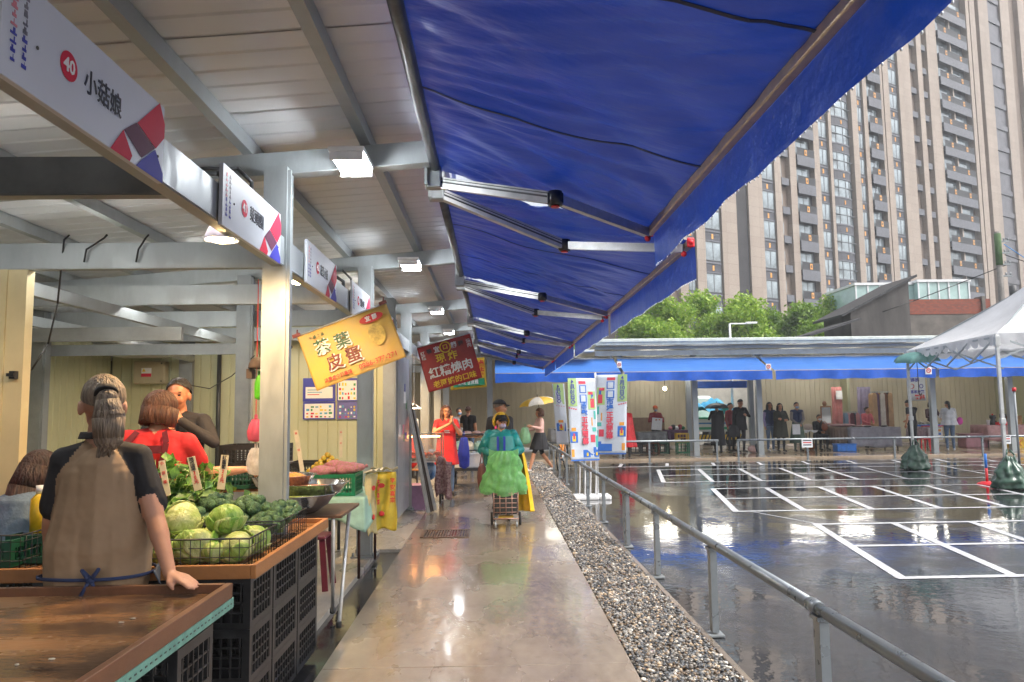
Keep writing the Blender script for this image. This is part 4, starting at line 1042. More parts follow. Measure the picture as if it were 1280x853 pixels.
mb = MB(); mb.prism([(a.x - .5, 35.8, a.z - .22), (b.x + .35, 35.8, b.z + .12), (b.x + .35, 35.8, b.z + .24), (a.x - .5, 35.8, a.z - .1)], (0, 3.4, 0)); mb.build('roof', M('dark_roof_sheet', (.03, .03, .033), .5), house)
gl = thing('glass_room', 'pale green glazed rooftop room behind the old dark house', 'glass room', (0, 0, 0))
GLZ = M('pale_green_glazing', '#a9c6c2', .15, 0, .12, .6, spec=.9)
for (x0, x1, y0, y1, Y) in ((1069, 1146, 354, 392, 44.5), (1147, 1213, 350, 392, 44)):
    A_, B_ = hz(x0, y0, Y), hz(x1, y1, Y); mb = MB(); mb.bx(A_.x, B_.x, Y, Y + 4, B_.z - 6, A_.z - .15); mb.build('glazing', GLZ, gl)
    mb = MB(); n = 5
    for i in range(n + 1): x = A_.x + (B_.x - A_.x) * i / n; mb.bx(x - .04, x + .04, Y - .06, Y - .002, B_.z - 2, A_.z - .16)
    mb.bx(A_.x - .1, B_.x + .1, Y - .1, Y + 4.1, A_.z - .149, A_.z); mb.build('frame', WHITE, gl)
mb = MB(); mb.bx(hz(1069, 0, 44.5).x, hz(1213, 0, 44.5).x, 44.6, 48, 0, hz(1100, 392, 44.6).z - .5); mb.build('lower_wall', PLAS2, gl)
sr = thing('lean_to_shed', 'low shed with a dark corrugated sloping roof left of the old house', 'shed', (0, 0, 0))
A_, B_, C_ = hz(1003, 420, 35), hz(1064, 403, 35), hz(1064, 421, 35)
mb = MB(); mb.prism([(A_.x, 34.0, A_.z - .1), (B_.x, 34, B_.z), (B_.x, 34, B_.z + .1), (A_.x, 34, A_.z)], (0, 3, 0)); mb.build('roof', M('dark_corrugated', '#3f3f42', .5, .2, .2, 3, stretch=(8, .5, 1)), sr)
mb = MB(); mb.bx(A_.x + .5, B_.x - .01, 34.5, 36.8, 0, A_.z - .2); mb.build('wall', PLAS2, sr)

# utility pole and street lamp
p = AY(1246, 290, 34); t = thing('utility_pole', 'concrete utility pole with wires behind the white tent', 'utility pole', (p.x, 34, 0))
mb = MB(); mb.cone((0, 0, 0), (0, 0, p.z), .17, .12, 10); mb.build('pole', M('pole_concrete', '#6f6b66', .7, 0, .2, 3), t)
mb = MB(); mb.cone((0, -.02, p.z - 1.6), (0, -.02, p.z - .1), .15, .15, 10); mb.build('vine', M('moss_green', (.06, .12, .04), .8), t)
mb = MB()
for k in range(4):
    z = p.z - .5 - k * .55; mb.bx(-.1, .55, -.04, .04, z, z + .07)
    for x in (.3, .5): mb.cone((x, 0, z + .07), (x, 0, z + .2), .035, n=6)
mb.build('crossarm', GALVD, t)
mb = MB(); mb.cone((.5, -.1, p.z - 3.2), (.5, -.1, p.z - 2.6), .16, n=10); mb.build('transformer', DGREY, t)
for k, (e, lab) in enumerate((((9, 2, -1.2), 'blue overhead cable rising to the right from the utility pole'), ((9, 0, .5), 'black overhead cable running right from the utility pole'), ((-22, 9, -3.0), 'black overhead cable sagging left from the utility pole'))):
    a = Vector((p.x + .3, 34, p.z - .6 - .5 * k)); b = a + Vector(e); pts = []
    for i in range(13): f = i / 12; q = a.lerp(b, f); q.z -= 1.2 * math.sin(math.pi * f) * (1.0 if k != 2 else 1.6); pts.append(q)
    mb = MB(); mb.tube(pts, .022, 5); o = mb.build('overhead_cable', CABLE if k else M('blue_cable', (.05, .25, .6), .5)); tag(o, lab, 'cable')
p = AY(912, 405, 31); t = thing('street_lamp', 'slim grey street lamp rising in front of the green trees', 'street lamp', (p.x, 31, 0))
mb = MB(); mb.cone((0, 0, 0), (0, 0, p.z), .07, .05, 8); mb.build('pole', ALU, t); mb = MB(); mb.bx(0, .9, -.04, .04, p.z - .02, p.z + .03); mb.bx(.7, 1.15, -.1, .1, p.z + .0, p.z + .07); mb.build('lamp_head', WHITE, t)

# ================================================================ WHITE TENT
TY0 = 13.9; tp = AY(1244, 400, TY0); X0 = tp.x; X1 = AY(1131, 430, 18.2).x; WT = 4.4
tent = thing('white_tent', 'white pop-up tent with a scalloped edge at the right of the lot', 'tent', (X0, TY0, -.03), R(-9))
TL, TW = 4.35, 4.4; ez_, az_ = 2.92, 4.45
TF = M('white_tent_fabric', (.72, .73, .75), .5, var=.06, scale=1.5, trans=.35, bump=.15, bscale=4)
cs = [(0, 0), (TW, 0), (TW, TL), (0, TL)]; apex = Vector((TW / 2, TL / 2, az_))
for i in range(4):
    a = Vector((*cs[i], ez_)); b = Vector((*cs[(i + 1) % 4], ez_))
    mb = MB(); mb.grid(lambda u, v: a.lerp(b, u).lerp(apex, v) - Vector((0, 0, .22 * math.sin(math.pi * v) * math.sin(math.pi * u) + .1 * math.sin(math.pi * v))), 16, 10); mb.build('roof_panel', TF, tent)
    nrm = Vector(((b - a).y, -(b - a).x, 0)).normalized()
    n = 13
    def vf(u, v):
        q = a.lerp(b, u); s = abs(math.sin(u * n * math.pi)) ** .6
        return q + nrm * (.01 + .01 * math.sin(u * 60)) - Vector((0, 0, v * (.13 + .10 * s)))
    mb = MB(); mb.grid(vf, 130, 3); mb.build('valance', TF, tent)
for i, (x, y) in enumerate(cs):
    mb = MB(); mb.bx(x - .03, x + .03, y - .03, y + .03, .03, ez_ - .02, bev=.008); mb.bx(x - .045, x + .045, y - .045, y + .045, 1.2, 1.3, bev=.008); mb.bx(x - .045, x + .045, y - .045, y + .045, ez_ - .25, ez_ - .05, bev=.008); lg = mb.build('leg', ALU, tent)
    mb = MB(); mb.bx(x - .08, x + .08, y - .08, y + .08, 0, .03); mb.build('foot', GALVD, lg)
mb = MB(); 
for i in range(4):
    a = Vector((*cs[i], ez_ - .07)); b = Vector((*cs[(i + 1) % 4], ez_ - .07)); m_ = (a + b) / 2
    for s in range(4):
        p0 = a.lerp(b, s / 4); p1 = a.lerp(b, (s + 1) / 4); z = Vector((0, 0, .42))
        mb.bar(p0, p1 - z * 1.0 if s % 2 == 0 else p1, .02, .035); mb.bar(p0 - z, p1, .02, .035) if s % 2 == 0 else mb.bar(p0 - z * 1.0, p1, .02, .035)
    mb.bar(Vector((*cs[i], ez_ - .06)), apex - Vector((0, 0, .1)), .025, .03)
mb.build('truss', GALV, tent)
BAGM = M('dark_green_plastic', (.025, .075, .045), .22, 0, .25, 5, bump=.5, bscale=14, coat=.3)
V3_ = Vector
def sandbag(loc, s, label, seed):
    t = thing('sandbag', label, 'sandbag', loc, 0, 'green sandbags on the tent legs'); rr = random.Random(seed)
    def fn(u, v):
        a = u * 2 * math.pi; f = 1 - v
        r = s * (.37 * min(1, v * 7 + .7) * max(0, 1 - v ** 2.6) ** 1.15 + .05 + .05 * max(0, v - .85) * 6); r *= 1 + .05 * math.sin(a * 4 + seed) + .12 * math.sin(a * 9 + seed + v * 2) * v + .26 * noise.noise(V3_((math.cos(a) * 2.4, math.sin(a) * 2.4, v * 6 + seed))) + .10 * noise.noise(V3_((math.cos(a) * 7, math.sin(a) * 7, v * 9 + seed)))
        if v > .97: r = s * .05
        return Vector((r * math.cos(a), r * .85 * math.sin(a), s * .82 * v))
    mb = MB(); mb.grid(fn, 60, 22); mb.build('bag', BAGM, t)
    for sg in (-1, 1):
        mb = MB(); mb.tube([(sg * .1 * s, -.09 * s, .6 * s), (sg * .1 * s, -.05, .85 * s), (sg * .03 * s, 0, .98 * s)], .022 * s, 6); mb.build('handle', BAGM, t)
Mx = Matrix.Translation(tent.location) @ Matrix.Rotation(R(-9), 4, 'Z')
q = Mx @ Vector((0, -.12, 0)); sandbag((q.x, q.y, -.03), .74, 'dark green sandbag at the foot of the nearer tent leg', 1)
q = Mx @ Vector((0, TL - .1, 0)); sandbag((q.x, q.y, -.03), .74, 'dark green sandbag at the foot of the farther tent leg', 4)
def umbrella(name, label, loc, r, cols, n=8, tilt=(0, 0), stem=.8, depth=.34, rz=0):
    t = thing(name, label, 'umbrella', loc); t.rotation_euler = (R(tilt[0]), R(tilt[1]), rz)
    for k in range(n):
        a0, a1 = 2 * math.pi * k / n, 2 * math.pi * (k + 1) / n
        def fn(u, v):
            a = a0 + (a1 - a0) * u; rr = r * math.sin(v * math.pi / 2 * .92) / math.sin(math.pi / 2 * .92); z = r * depth * (math.cos(v * math.pi / 2 * .95)) 
            sag = 1 - .09 * v * math.sin(math.pi * u); return Vector((rr * sag * math.cos(a), rr * sag * math.sin(a), z + .03 * v * v * math.sin(math.pi * u) * r))
        mb = MB(); mb.grid(fn, 5, 8); mb.build('panel', cols[k % len(cols)], t)
        mb = MB(); q = [Vector((r * math.sin(v * math.pi / 2 * .92) / math.sin(math.pi / 2 * .92) * math.cos(a0), r * math.sin(v * math.pi / 2 * .92) / math.sin(math.pi / 2 * .92) * math.sin(a0), r * depth * math.cos(v * math.pi / 2 * .95) - .008)) for v in (0, .33, .66, 1)]
        mb.tube(q, .005, 5); mb.build('rib', GALVD, t)
    mb = MB(); mb.cone((0, 0, -stem), (0, 0, r * depth + .06), .009, n=8); mb.tube([(0, 0, -stem), (0, .0, -stem - .05), (.03, 0, -stem - .09), (.06, 0, -stem - .05)], .012, 6); mb.build('shaft', BLACKP, t)
    return t
p = AY(1146, 452, 17.6)
umbrella('umbrella', 'open teal grey umbrella tied upside up under the tent corner', (p.x, 17.6, p.z - .03), .52, [M('teal_grey_fabric', '#5f8f8a', .5, trans=.3)], stem=.7, depth=.5, tilt=(6, -4))
# thin striped pole and red base near the tent leg
p = G(1235, 606); t = thing('marker_pole', 'short blue and red striped pole on a red base beside the nearer sandbag', 'marker pole', (AY(1233, 590, 14.6).x, 14.6, -.03))
mb = MB(); mb.cone((0, 0, .03), (0, 0, .32), .025); mb.build('red_section', REDP, t); mb = MB(); mb.cone((0, 0, .32), (0, 0, .6), .025); mb.build('blue_section', M('bright_blue_plastic', (.02, .2, .7), .4), t)
mb = MB(); mb.lathe([(.0, .06), (.10, .055), (.17, .02), (.18, 0)], n=20); mb.build('base', REDP, t, solid=.004)
# tall stand behind the tent leg
p = AY(1275, 520, 20); t = thing('umbrella_stand_pole', 'slim grey pole with a red tip at the right edge of the photo', 'pole', (AY(1273, 560, 19.5).x, 19.5, -.03))
mb = MB(); mb.cone((0, 0, 0), (0, 0, 1.9), .03); mb.build('pole', GALVD, t); mb = MB(); mb.cone((0, 0, 1.9), (0, 0, 2.0), .05); mb.build('tip', REDP, t)
# ================================================================ PEOPLE
SKIN = M('skin', '#c08a6a', .5, var=.05, scale=12); SKINW = M('skin_warm', '#b8795a', .48, var=.06, scale=12); LIP = M('lip', '#8f4a42', .5); EYE = M('eye_dark', (.02, .015, .012), .2); EYEW = M('eye_white', (.6, .58, .55), .3)
def hairm(name, a, b): return M(name, a, .55, 0, .2, 60, col2=b, stretch=(1, 1, .07), bump=1, bscale=75, bdist=.02)
HBLK = hairm('black_hair', (.008, .007, .007), (.03, .025, .022)); HBRN = hairm('brown_hair', (.05, .018, .010), (.13, .05, .025)); HGRY = hairm('grey_brown_hair', (.10, .078, .06), (.30, .235, .175))
def cloth(name, col, **k):
    k.setdefault('rough', .8); k.setdefault('var', .12); k.setdefault('bump', .5); k.setdefault('bscale', 7); k.setdefault('bdist', .03); k.setdefault('scale', 5); return M(name, col, **k)
T_BLACK = cloth('black_cloth', (.014, .014, .017)); T_RED = cloth('red_cloth', (.62, .025, .03)); T_BROWN = cloth('brown_cotton', '#927a60', bump=.8, bscale=4, bdist=.05, var=.05); T_NAVY = cloth('navy_cloth', (.02, .035, .10)); T_JEAN = cloth('denim', '#5a708c', scale=14)
T_DJEAN = cloth('dark_denim', '#39424f', scale=14); T_GREYJ = cloth('charcoal_jacket', '#2e2b2d'); T_TEAL = cloth('teal_rainjacket', (.01, .22, .21), rough=.4); T_YEL = cloth('yellow_raincoat', (.80, .50, .02), rough=.35); T_PINK = cloth('pale_pink_knit', '#d0a79c'); T_OLIVE = cloth('olive_coat', '#38382c')
T_LAV = cloth('lavender_sleeve', '#9a8cb5'); T_WHITE = cloth('white_blouse', (.68, .70, .72)); T_GREENSK = cloth('grey_green_skirt', '#56695a'); T_MAG = cloth('pink_jacket', '#c8626a'); T_DKRED = cloth('dark_red_cloth', (.28, .015, .03)); T_GREY = cloth('grey_cloth', '#8b8580'); T_PLUM = cloth('plum_vest', '#40262c')
SHOEW = M('white_shoe', (.6, .6, .6), .5); SHOEB = M('black_shoe', (.015, .015, .015), .4); MASKM = M('pale_blue_mask', '#9db9d8', .7); MASKP = M('lilac_mask', '#b3a6c4', .7); CAPM = cloth('black_cap_cloth', (.012, .012, .014))
V3 = Vector
J0 = dict(pelvis=(0, 0, .93), chest=(0, .0, 1.27), neck=(0, .012, 1.44), head=(0, -.012, 1.585),
          shL=(.175, 0, 1.385), elL=(.215, .03, 1.12), wrL=(.225, -.05, .885), shR=(-.175, 0, 1.385), elR=(-.215, .03, 1.12), wrR=(-.225, -.05, .885),
          hpL=(.085, 0, .90), knL=(.095, -.015, .50), anL=(.10, .02, .085), toL=(.115, -.13, .035), hpR=(-.085, 0, .90), knR=(-.095, -.015, .50), anR=(-.10, .02, .085), toR=(-.115, -.13, .035))
def person(label, loc, rz=0, H=1.65, pose=None, face=(0, -1, 0), mats=None, hair=('short', HBLK), vox=.011, bulk=1.0, curl=.5, hands=None, features=True, group=None, mask=None, long_sleeve=False, sub=True, feet=True, raglan=False, extra=(), hscale=1.0):
    """a person whose body is one continuous surface; returns (root, joint dict in local metres, head frame)"""
    mm = dict(skin=SKIN, top=T_BLACK, sleeve=None, bottom=T_JEAN, shoe=SHOEB, calf=None); mm.update(mats or {})
    if mm['sleeve'] is None: mm['sleeve'] = mm['top']
    if mm['calf'] is None: mm['calf'] = mm['bottom']
    k = H / 1.70; J = {a: V3(b) for a, b in J0.items()}
    for a, b in (pose or {}).items(): J[a] = V3(b)
    J = {a: b * k for a, b in J.items()}
    keys = ['skin', 'top', 'sleeve', 'bottom', 'calf', 'shoe']; P = []   # (p0,r0,p1,r1,mat)
    def rc(a, ra, b, rb, m): P.append((V3(a), ra * k, V3(b), rb * k, keys.index(m)))
    lv = (J['shL'] - J['shR']).normalized(); hl = (J['hpL'] - J['hpR']).normalized(); B = bulk
    for s in (-1, 1):
        c0 = J['chest'] + lv * s * .078 * k * B; w0 = (J['chest'] * .42 + J['pelvis'] * .58) + (lv + hl).normalized() * s * .066 * k * B; p0 = J['pelvis'] + hl * s * .078 * k * B
        rc(c0 + (J['neck'] - J['chest']) * .3, .098 * B, w0, .092 * B, 'top'); rc(w0, .092 * B, p0 + (J['pelvis'] - J['chest']) * .02, .108 * B, 'top' )
        rc(p0, .107 * B, p0 + (J['pelvis'] - J['chest']) * .12, .104 * B, 'bottom')
        S_ = 'L' if s == 1 else 'R'
        sh, el, wr = J['sh' + S_], J['el' + S_], J['wr' + S_]
        rc(J['neck'] - (J['neck'] - J['chest']) * .25 + lv * s * .03 * k, .066 * B, sh, .062, 'top')
        rc(sh, .060 * B, sh.lerp(el, .55), .052 * B, 'sleeve'); rc(sh.lerp(el, .55), .046 * B, el, .042, 'sleeve' if long_sleeve else 'skin')
        rc(el, .042, el.lerp(wr, .3), .041 * (B ** .5), 'sleeve' if long_sleeve else 'skin'); rc(el.lerp(wr, .3), .040, wr, .033 if long_sleeve else .026, 'sleeve' if long_sleeve else 'skin')
        hp, kn, an, to = J['hp' + S_], J['kn' + S_], J['an' + S_], J['to' + S_]
        rc(hp, .092 * B, kn, .060, 'bottom'); rc(kn, .058, kn.lerp(an, .3), .056, 'calf'); rc(kn.lerp(an, .3), .056, an, .038, 'calf')
        if feet: rc(an + V3((0, .02, -.04)) * k, .040, to, .033, 'shoe'); rc(to, .033, to + (to - an).normalized() * .03 * k, .026, 'shoe')
        # hand: palm, four fingers of two joints, a thumb from the side of the palm
        hd = (hands or {}).get(S_, {}); d = V3(hd.get('dir', (wr - el).normalized())).normalized(); nb = V3(hd.get('palm', (-s, 0, 0))); nb = (nb - d * nb.dot(d)).normalized(); side = d.cross(nb) * (1 if s == 1 else -1)
        side = V3(hd['side']).normalized() if 'side' in hd else side; cu = hd.get('curl', curl)
        for q in (-.024, 0, .024): rc(wr, .022, wr + d * .075 * k + side * q * k, .016, 'skin')
        for i, (q, ln) in enumerate(((.030, .068), (.011, .078), (-.009, .073), (-.028, .056))):
            b0 = wr + d * .083 * k + side * q * k; d1 = (d * math.cos(cu * .7) + nb * math.sin(cu * .7)); d2 = (d * math.cos(cu * 1.8) + nb * math.sin(cu * 1.8))
            b1 = b0 + d1 * ln * .52 * k; rc(b0, .0098, b1, .0092, 'skin'); rc(b1, .0092, b1 + d2 * ln * .48 * k, .008, 'skin')
        t0 = wr + d * .022 * k + side * .022 * k; t1 = t0 + (d * .7 + side * .6 + nb * .3).normalized() * .042 * k; rc(t0, .0135, t1, .0115, 'skin'); rc(t1, .0115, t1 + (d * .9 + nb * .5).normalized() * .032 * k, .0095, 'skin')
    rc(J['neck'] - (J['neck'] - J['chest']) * .1, .062 * (B ** .4), J['neck'] + (J['head'] - J['neck']) * .55, .052, 'skin')
    for a_, ra_, b_, rb_, m_ in extra: rc(V3(a_) * k, ra_, V3(b_) * k, rb_, m_)
    hf = V3(face).normalized(); up = V3((0, 0, 1)); hup = (up - hf * up.dot(hf)).normalized()
    if pose and 'hup' in pose: pass
    hr = hf.cross(hup); h = J['head']; FR = Matrix((hr, hf, hup)).transposed()
    k0 = k; kh = k * hscale
    def hp_(x, y, z): return h + (hr * x + hf * y + hup * z) * kh
    mb = MB()
    for (a, ra, b, rb, m_) in P:
        mb.cone(a, b, ra, rb, 12, caps=True); mb.ball(a, ra, 12, 8); mb.ball(b, rb, 12, 8)
    rot = FR.to_4x4()
    ell = [((0, -.012, .022), (.076, .093, .093)), ((0, .022, -.045), (.058, .066, .072)), ((0, .045, -.082), (.030, .030, .028)), ((0, .03, -.01), (.066, .060, .07)),
           ((0, .094, -.018), (.011, .018, .022)), ((.080, -.005, -.015), (.012, .022, .032)), ((-.080, -.005, -.015), (.012, .022, .032)), ((.032, .072, -.035), (.024, .02, .026)), ((-.032, .072, -.035), (.024, .02, .026)), ((0, .078, .022), (.05, .016, .014))]
    for c, r in ell: mb.ball(hp_(*c), [q * kh for q in r], 14, 10, rot=rot)
    me = bpy.data.meshes.new('tmp'); bmesh.ops.recalc_face_normals(mb.bm, faces=mb.bm.faces[:]); mb.bm.to_mesh(me); mb.bm.free()
    o = bpy.data.objects.new('tmp', me); COL.objects.link(o)
    md = o.modifiers.new('r', 'REMESH'); md.mode = 'VOXEL'; md.voxel_size = vox; md.use_smooth_shade = True
    sm = o.modifiers.new('s', 'SMOOTH'); sm.factor = .5; sm.iterations = 2 if vox > .007 else 3
    dg = bpy.context.evaluated_depsgraph_get(); me2 = bpy.data.meshes.new_from_object(o.evaluated_get(dg)); bpy.data.objects.remove(o)
    nf = len(me2.polygons); C = np.empty(nf * 3, np.float32); me2.polygons.foreach_get('center', C); C = C.reshape(-1, 3)
    best = np.full(nf, 1e9); idx = np.zeros(nf, np.int32)
    for (a, ra, b, rb, m_) in P:
        a_ = np.array(a); ba = np.array(b) - a_; L2 = max(1e-9, float(ba @ ba)); t = np.clip(((C - a_) @ ba) / L2, 0, 1)
        dd = np.linalg.norm(C - a_ - t[:, None] * ba, axis=1) - (ra + (rb - ra) * t); w = dd < best; best[w] = dd[w]; idx[w] = m_
    F3 = np.array(FR); Q = (C - np.array(h)) @ F3 / kh
    for c, r in ell:
        dd = (np.linalg.norm((Q - np.array(c)) / np.array(r), axis=1) - 1) * min(r) * k; w = dd < best; best[w] = dd[w]; idx[w] = 0
    if raglan:
        nz_, px_ = J['neck'].z + .02, J['neck'].x
        lim = .055 * k + (nz_ - C[:, 2]) * .62
        idx[(idx == 1) & (np.abs(C[:, 0] - px_) > lim) & (C[:, 2] > J['chest'].z - .10)] = 2
    me2.name = 'person'; me2.materials.clear()
    for q in keys: me2.materials.append(mm[q])
    me2.polygons.foreach_set('material_index', idx); me2.update()
    root = bpy.data.objects.new('person', me2); link(root); root.location = loc; root.rotation_euler = (0, 0, rz); tag(root, label, 'person', group)
    hs, hm = hair
    if hs: make_hair(root, hs, hm, hp_, rot, kh)
    if features:
        for s in (-1, 1):
            mb = MB(); mb.ball(hp_(s * .030, .082, .004), [.0125 * k, .008 * k, .0065 * k], 8, 6, rot=rot); e = mb.build('eye', EYE, root)
            mb = MB(); mb.ball(hp_(s * .032, .085, .026), [.017 * k, .006 * k, .004 * k], 8, 5, rot=rot); mb.build('eyebrow', hm if hm else HBLK, root)
        if not mask: mb = MB(); mb.ball(hp_(0, .087, -.055), [.021 * k, .008 * k, .006 * k], 8, 5, rot=rot); mb.build('mouth', LIP, root)
    if mask:
        mb = MB(); mb.ball(hp_(0, .050, -.048), [.062 * k, .062 * k, .052 * k], 14, 10, rot=rot); mb.build('face_mask', mask, root)
    return root, J, hp_, rot, k
def make_hair(root, hs, hm, hp_, rot, kh):
    mb = MB(); rr = random.Random(hs)
    def shell(ex, cut, c=(0, -.02, .03), r=(.082, .098, .094)):
        """scalp cap: sphere with the face side cut away"""
        n = 26
        def fn(u, v):
            a = u * 2 * math.pi; lim = cut(a) ; th = v * lim; w = 1 + .03 * noise.noise(Vector((a * 4, th * 3, 1))) 
            x = math.sin(th) * math.sin(a); y = math.sin(th) * math.cos(a); z = math.cos(th)
            return hp_(c[0] + x * (r[0] + ex) * w, c[1] + y * (r[1] + ex) * w, c[2] + z * (r[2] + ex) * w)
        mb.grid(fn, n, 12)
    front = lambda f, b: (lambda a: f + (b - f) * (.5 - .5 * math.cos(a)) ** .75)
    if hs == 'short': shell(.006, front(.95, 2.05))
    elif hs == 'cap':
        shell(.004, front(1.2, 2.0)); 
    elif hs == 'bob':
        shell(.02, front(1.05, 2.3))
        for a in range(-120, 121, 12):
            x, y = math.sin(R(a)) * .086, -math.cos(R(a)) * .094 - .015
            mb.cone(hp_(x, y, .02), hp_(x * 1.10, y * 1.02, -.10 + .01 * rr.random()), .030 * k, .020 * k, 8)
    elif hs in ('long', 'longfront'):
        shell(.012, front(1.0, 2.2))
        for a in range(-125, 126, 11):
            x, y = math.sin(R(a)) * .082, -math.cos(R(a)) * .088 - .015; L = .22 + .05 * rr.random()
            p0, p1, p2 = hp_(x, y, .03), hp_(x * 1.12, y * 1.05 - .01, -.10), hp_(x * 1.05, y * 1.15 - .0, -L)
            mb.cone(p0, p1, .028 * k, .026 * k, 8); mb.cone(p1, p2, .026 * k, .012 * k, 8)
    elif hs == 'ponytail':
        shell(.001, front(1.0, 2.12))
        pts = [(0, -.105, .045), (.004, -.135, .01), (.010, -.138, -.06), (.012, -.130, -.14), (.004, -.122, -.20)]; rad = [.014, .024, .034, .031, .007]
        for i in range(4): mb.cone(hp_(*pts[i]), hp_(*pts[i + 1]), rad[i] * k, rad[i + 1] * k, 14); mb.ball(hp_(*pts[i]), rad[i] * k, 12, 8)
        for i in range(26):
            a = rr.random() * 6.28; q = lambda j, f=1.0: hp_(pts[j][0] + math.cos(a) * rad[j] * f, pts[j][1] + math.sin(a) * rad[j] * .9 * f, pts[j][2])
            mb.cone(q(1), q(2), .006 * k, .007 * k, 5); mb.cone(q(2), q(3), .007 * k, .006 * k, 5); mb.cone(q(3), hp_(rr.uniform(-.03, .02), -.145, -.20 - rr.random() * .03), .006 * k, .002 * k, 5)
    elif hs == 'bun': shell(.008, front(1.0, 2.1)); mb.ball(hp_(0, -.11, .09), .036 * k, 10, 8)
    o = mb.build('hair', hm, root)
    if hs == 'ponytail':
        mb = MB(); mb.cone(hp_(0, -.108, .052), hp_(0, -.120, .034), .022 * k, .025 * k, 12); mb.build('hair_tie', T_BLACK, o)
    return o
def garment(root, rings, mat, name='coat', folds=7, amp=.02, n=48, thick=.006, a0=0, a1=2 * math.pi, seed=0):
    """cloth hanging from ring to ring: rings = (z, rx, ry, cx, cy)"""
    def fn(u, v):
        f = v * (len(rings) - 1); i = min(int(f), len(rings) - 2); t = f - i; t = t * t * (3 - 2 * t)
        q = [rings[i][j] * (1 - t) + rings[i + 1][j] * t for j in range(5)]; a = a0 + (a1 - a0) * u
        w = 1 + amp * v * 2.2 * math.sin(a * folds + seed) + amp * v * math.sin(a * (folds * 2 + 1) + seed * 2)
        return V3((q[3] + q[1] * w * math.cos(a), q[4] + q[2] * w * math.sin(a), q[0]))
    mb = MB(); mb.grid(fn, n, 6 * (len(rings) - 1)); return mb.build(name, mat, root, solid=thick)
def cap_hat(root, hp_, rot, k, mat, brim=.075, name='cap'):
    mb = MB(); mb.grid(lambda u, v: hp_(math.sin(v * 1.45) * math.sin(u * 6.2832) * .096, -.015 + math.sin(v * 1.45) * math.cos(u * 6.2832) * .108, .045 + math.cos(v * 1.45) * .085), 24, 8)
    mb.grid(lambda u, v: hp_((u - .5) * .17 * (1 - .25 * v * abs(u - .5) * 4 * .5), .075 + brim * v * math.sqrt(max(0, 1 - (2 * u - 1) ** 2 * .8)) + .0 , .055 - .02 * v - .02 * (2 * u - 1) ** 2), 12, 4)
    return mb.build(name, mat, root, solid=.004)
def plastic_bag(root, c, w, h, mat, name='plastic_bag', top=True, seed=0, sq=.6):
    def fn(u, v):
        a = u * 2 * math.pi; r = w / 2 * (.18 + .82 * math.sin(math.pi * min(1, .08 + v * .72)) ** .7) if v < .96 else w * .08
        r *= 1 + .12 * math.sin(a * 5 + seed + v * 3) + .08 * noise.noise(V3((a * 3, v * 5, seed)))
        return V3(c) + V3((r * math.cos(a), r * sq * math.sin(a), -h * v))
    mb = MB(); mb.grid(fn, 36, 16)
    if top:
        for s in (-1, 1): mb.tube([(c[0] + s * w * .07, c[1], c[2] - .01), (c[0] + s * w * .05, c[1], c[2] + h * .16), (c[0], c[1], c[2] + h * .2)], .006, 5)
    return mb.build(name, mat, root)

# ---- foreground: man with ponytail, seen from behind
bx_, by_ = -1.77, 3.45
root, J, hp_, rot, k = person('person with grey ponytail in a brown and black raglan shirt, back to the camera', (bx_, by_, .0), R(198), 1.70,
    dict(pelvis=(0, 0, .90), chest=(.015, -.02, 1.24), neck=(.02, -.03, 1.42), head=(.02, -.06, 1.60), shR=(-.142, 0, 1.355), shL=(.15, 0, 1.35), elL=(.20, -.05, 1.09), wrL=(.24, -.22, .90),
         elR=(-.235, .11, 1.08), wrR=(-.315, .285, .872), hpL=(.095, 0, .9), hpR=(-.095, 0, .9)),
    face=(.26, -1, -.06), mats=dict(top=T_BROWN, sleeve=T_BLACK, bottom=T_JEAN, skin=M('skin_light', '#b98a72', .5, var=.05, scale=9)), hair=('ponytail', HGRY), vox=.0075, bulk=1.06, raglan=True, hscale=1.12,
    extra=[((-.142, 0, 1.355), .060, (-.215, .055, 1.15), .064, 'sleeve'), ((.15, 0, 1.35), .060, (.19, -.035, 1.15), .064, 'sleeve'), ((-.045, .02, 1.26), .112, (-.07, .02, .98), .145, 'top'), ((.05, .02, 1.26), .112, (.07, .02, .98), .145, 'top'), ((0, .03, 1.29), .12, (0, .03, .96), .15, 'top'), ((-.075, .02, .98), .145, (-.075, .02, .84), .14, 'top'), ((.075, .02, .98), .145, (.075, .02, .84), .14, 'top')],
    hands=dict(R=dict(dir=(-.64, .63, -.14), palm=(0, 0, -1), side=(.6, .6, 0), curl=.2)))
mb = MB(); mb.grid(lambda u, v: V3((.02 + (.078 + .01 * v) * math.cos(u * 6.2832), -.03 + (.074 + .008 * v) * math.sin(u * 6.2832), 1.475 * k - .03 * v)), 30, 3); mb.build('collar', T_BLACK, root, solid=.005)
mb = MB(); mb.grid(lambda u, v: V3((.236 * math.cos(u * 6.2832), .015 + .172 * math.sin(u * 6.2832), .862 * k - .014 * v + .006 * math.sin(u * 12))), 44, 2)
for s in (-1, 1): mb.tube([(.0, .195, .862 * k), (s * .03, .205, .90 * k), (s * .008, .21, .865 * k)], .007, 6); mb.tube([(0, .2, .862 * k), (s * .03, .215, .80 * k), (s * .035, .21, .77 * k)], .007, 6)
mb.ball((0, .2, .858 * k), (.018, .015, .016)); mb.build('apron_string', T_NAVY, root, solid=.003)
mb = MB(); mb.grid(lambda u, v: V3((-.235 - .03 * v * (1 - u), .13 - .26 * u, .86 * k - .16 * v * (.35 + .65 * u) + .0)), 8, 8); mb.build('apron_side', T_DJEAN, root, solid=.006)
mb = MB(); [mb.tube([hp_(s * .083, .0, .0), hp_(s * .075, .07, .01)], .0025, 5) for s in (-1, 1)]; mb.build('glasses', GALVD, root)

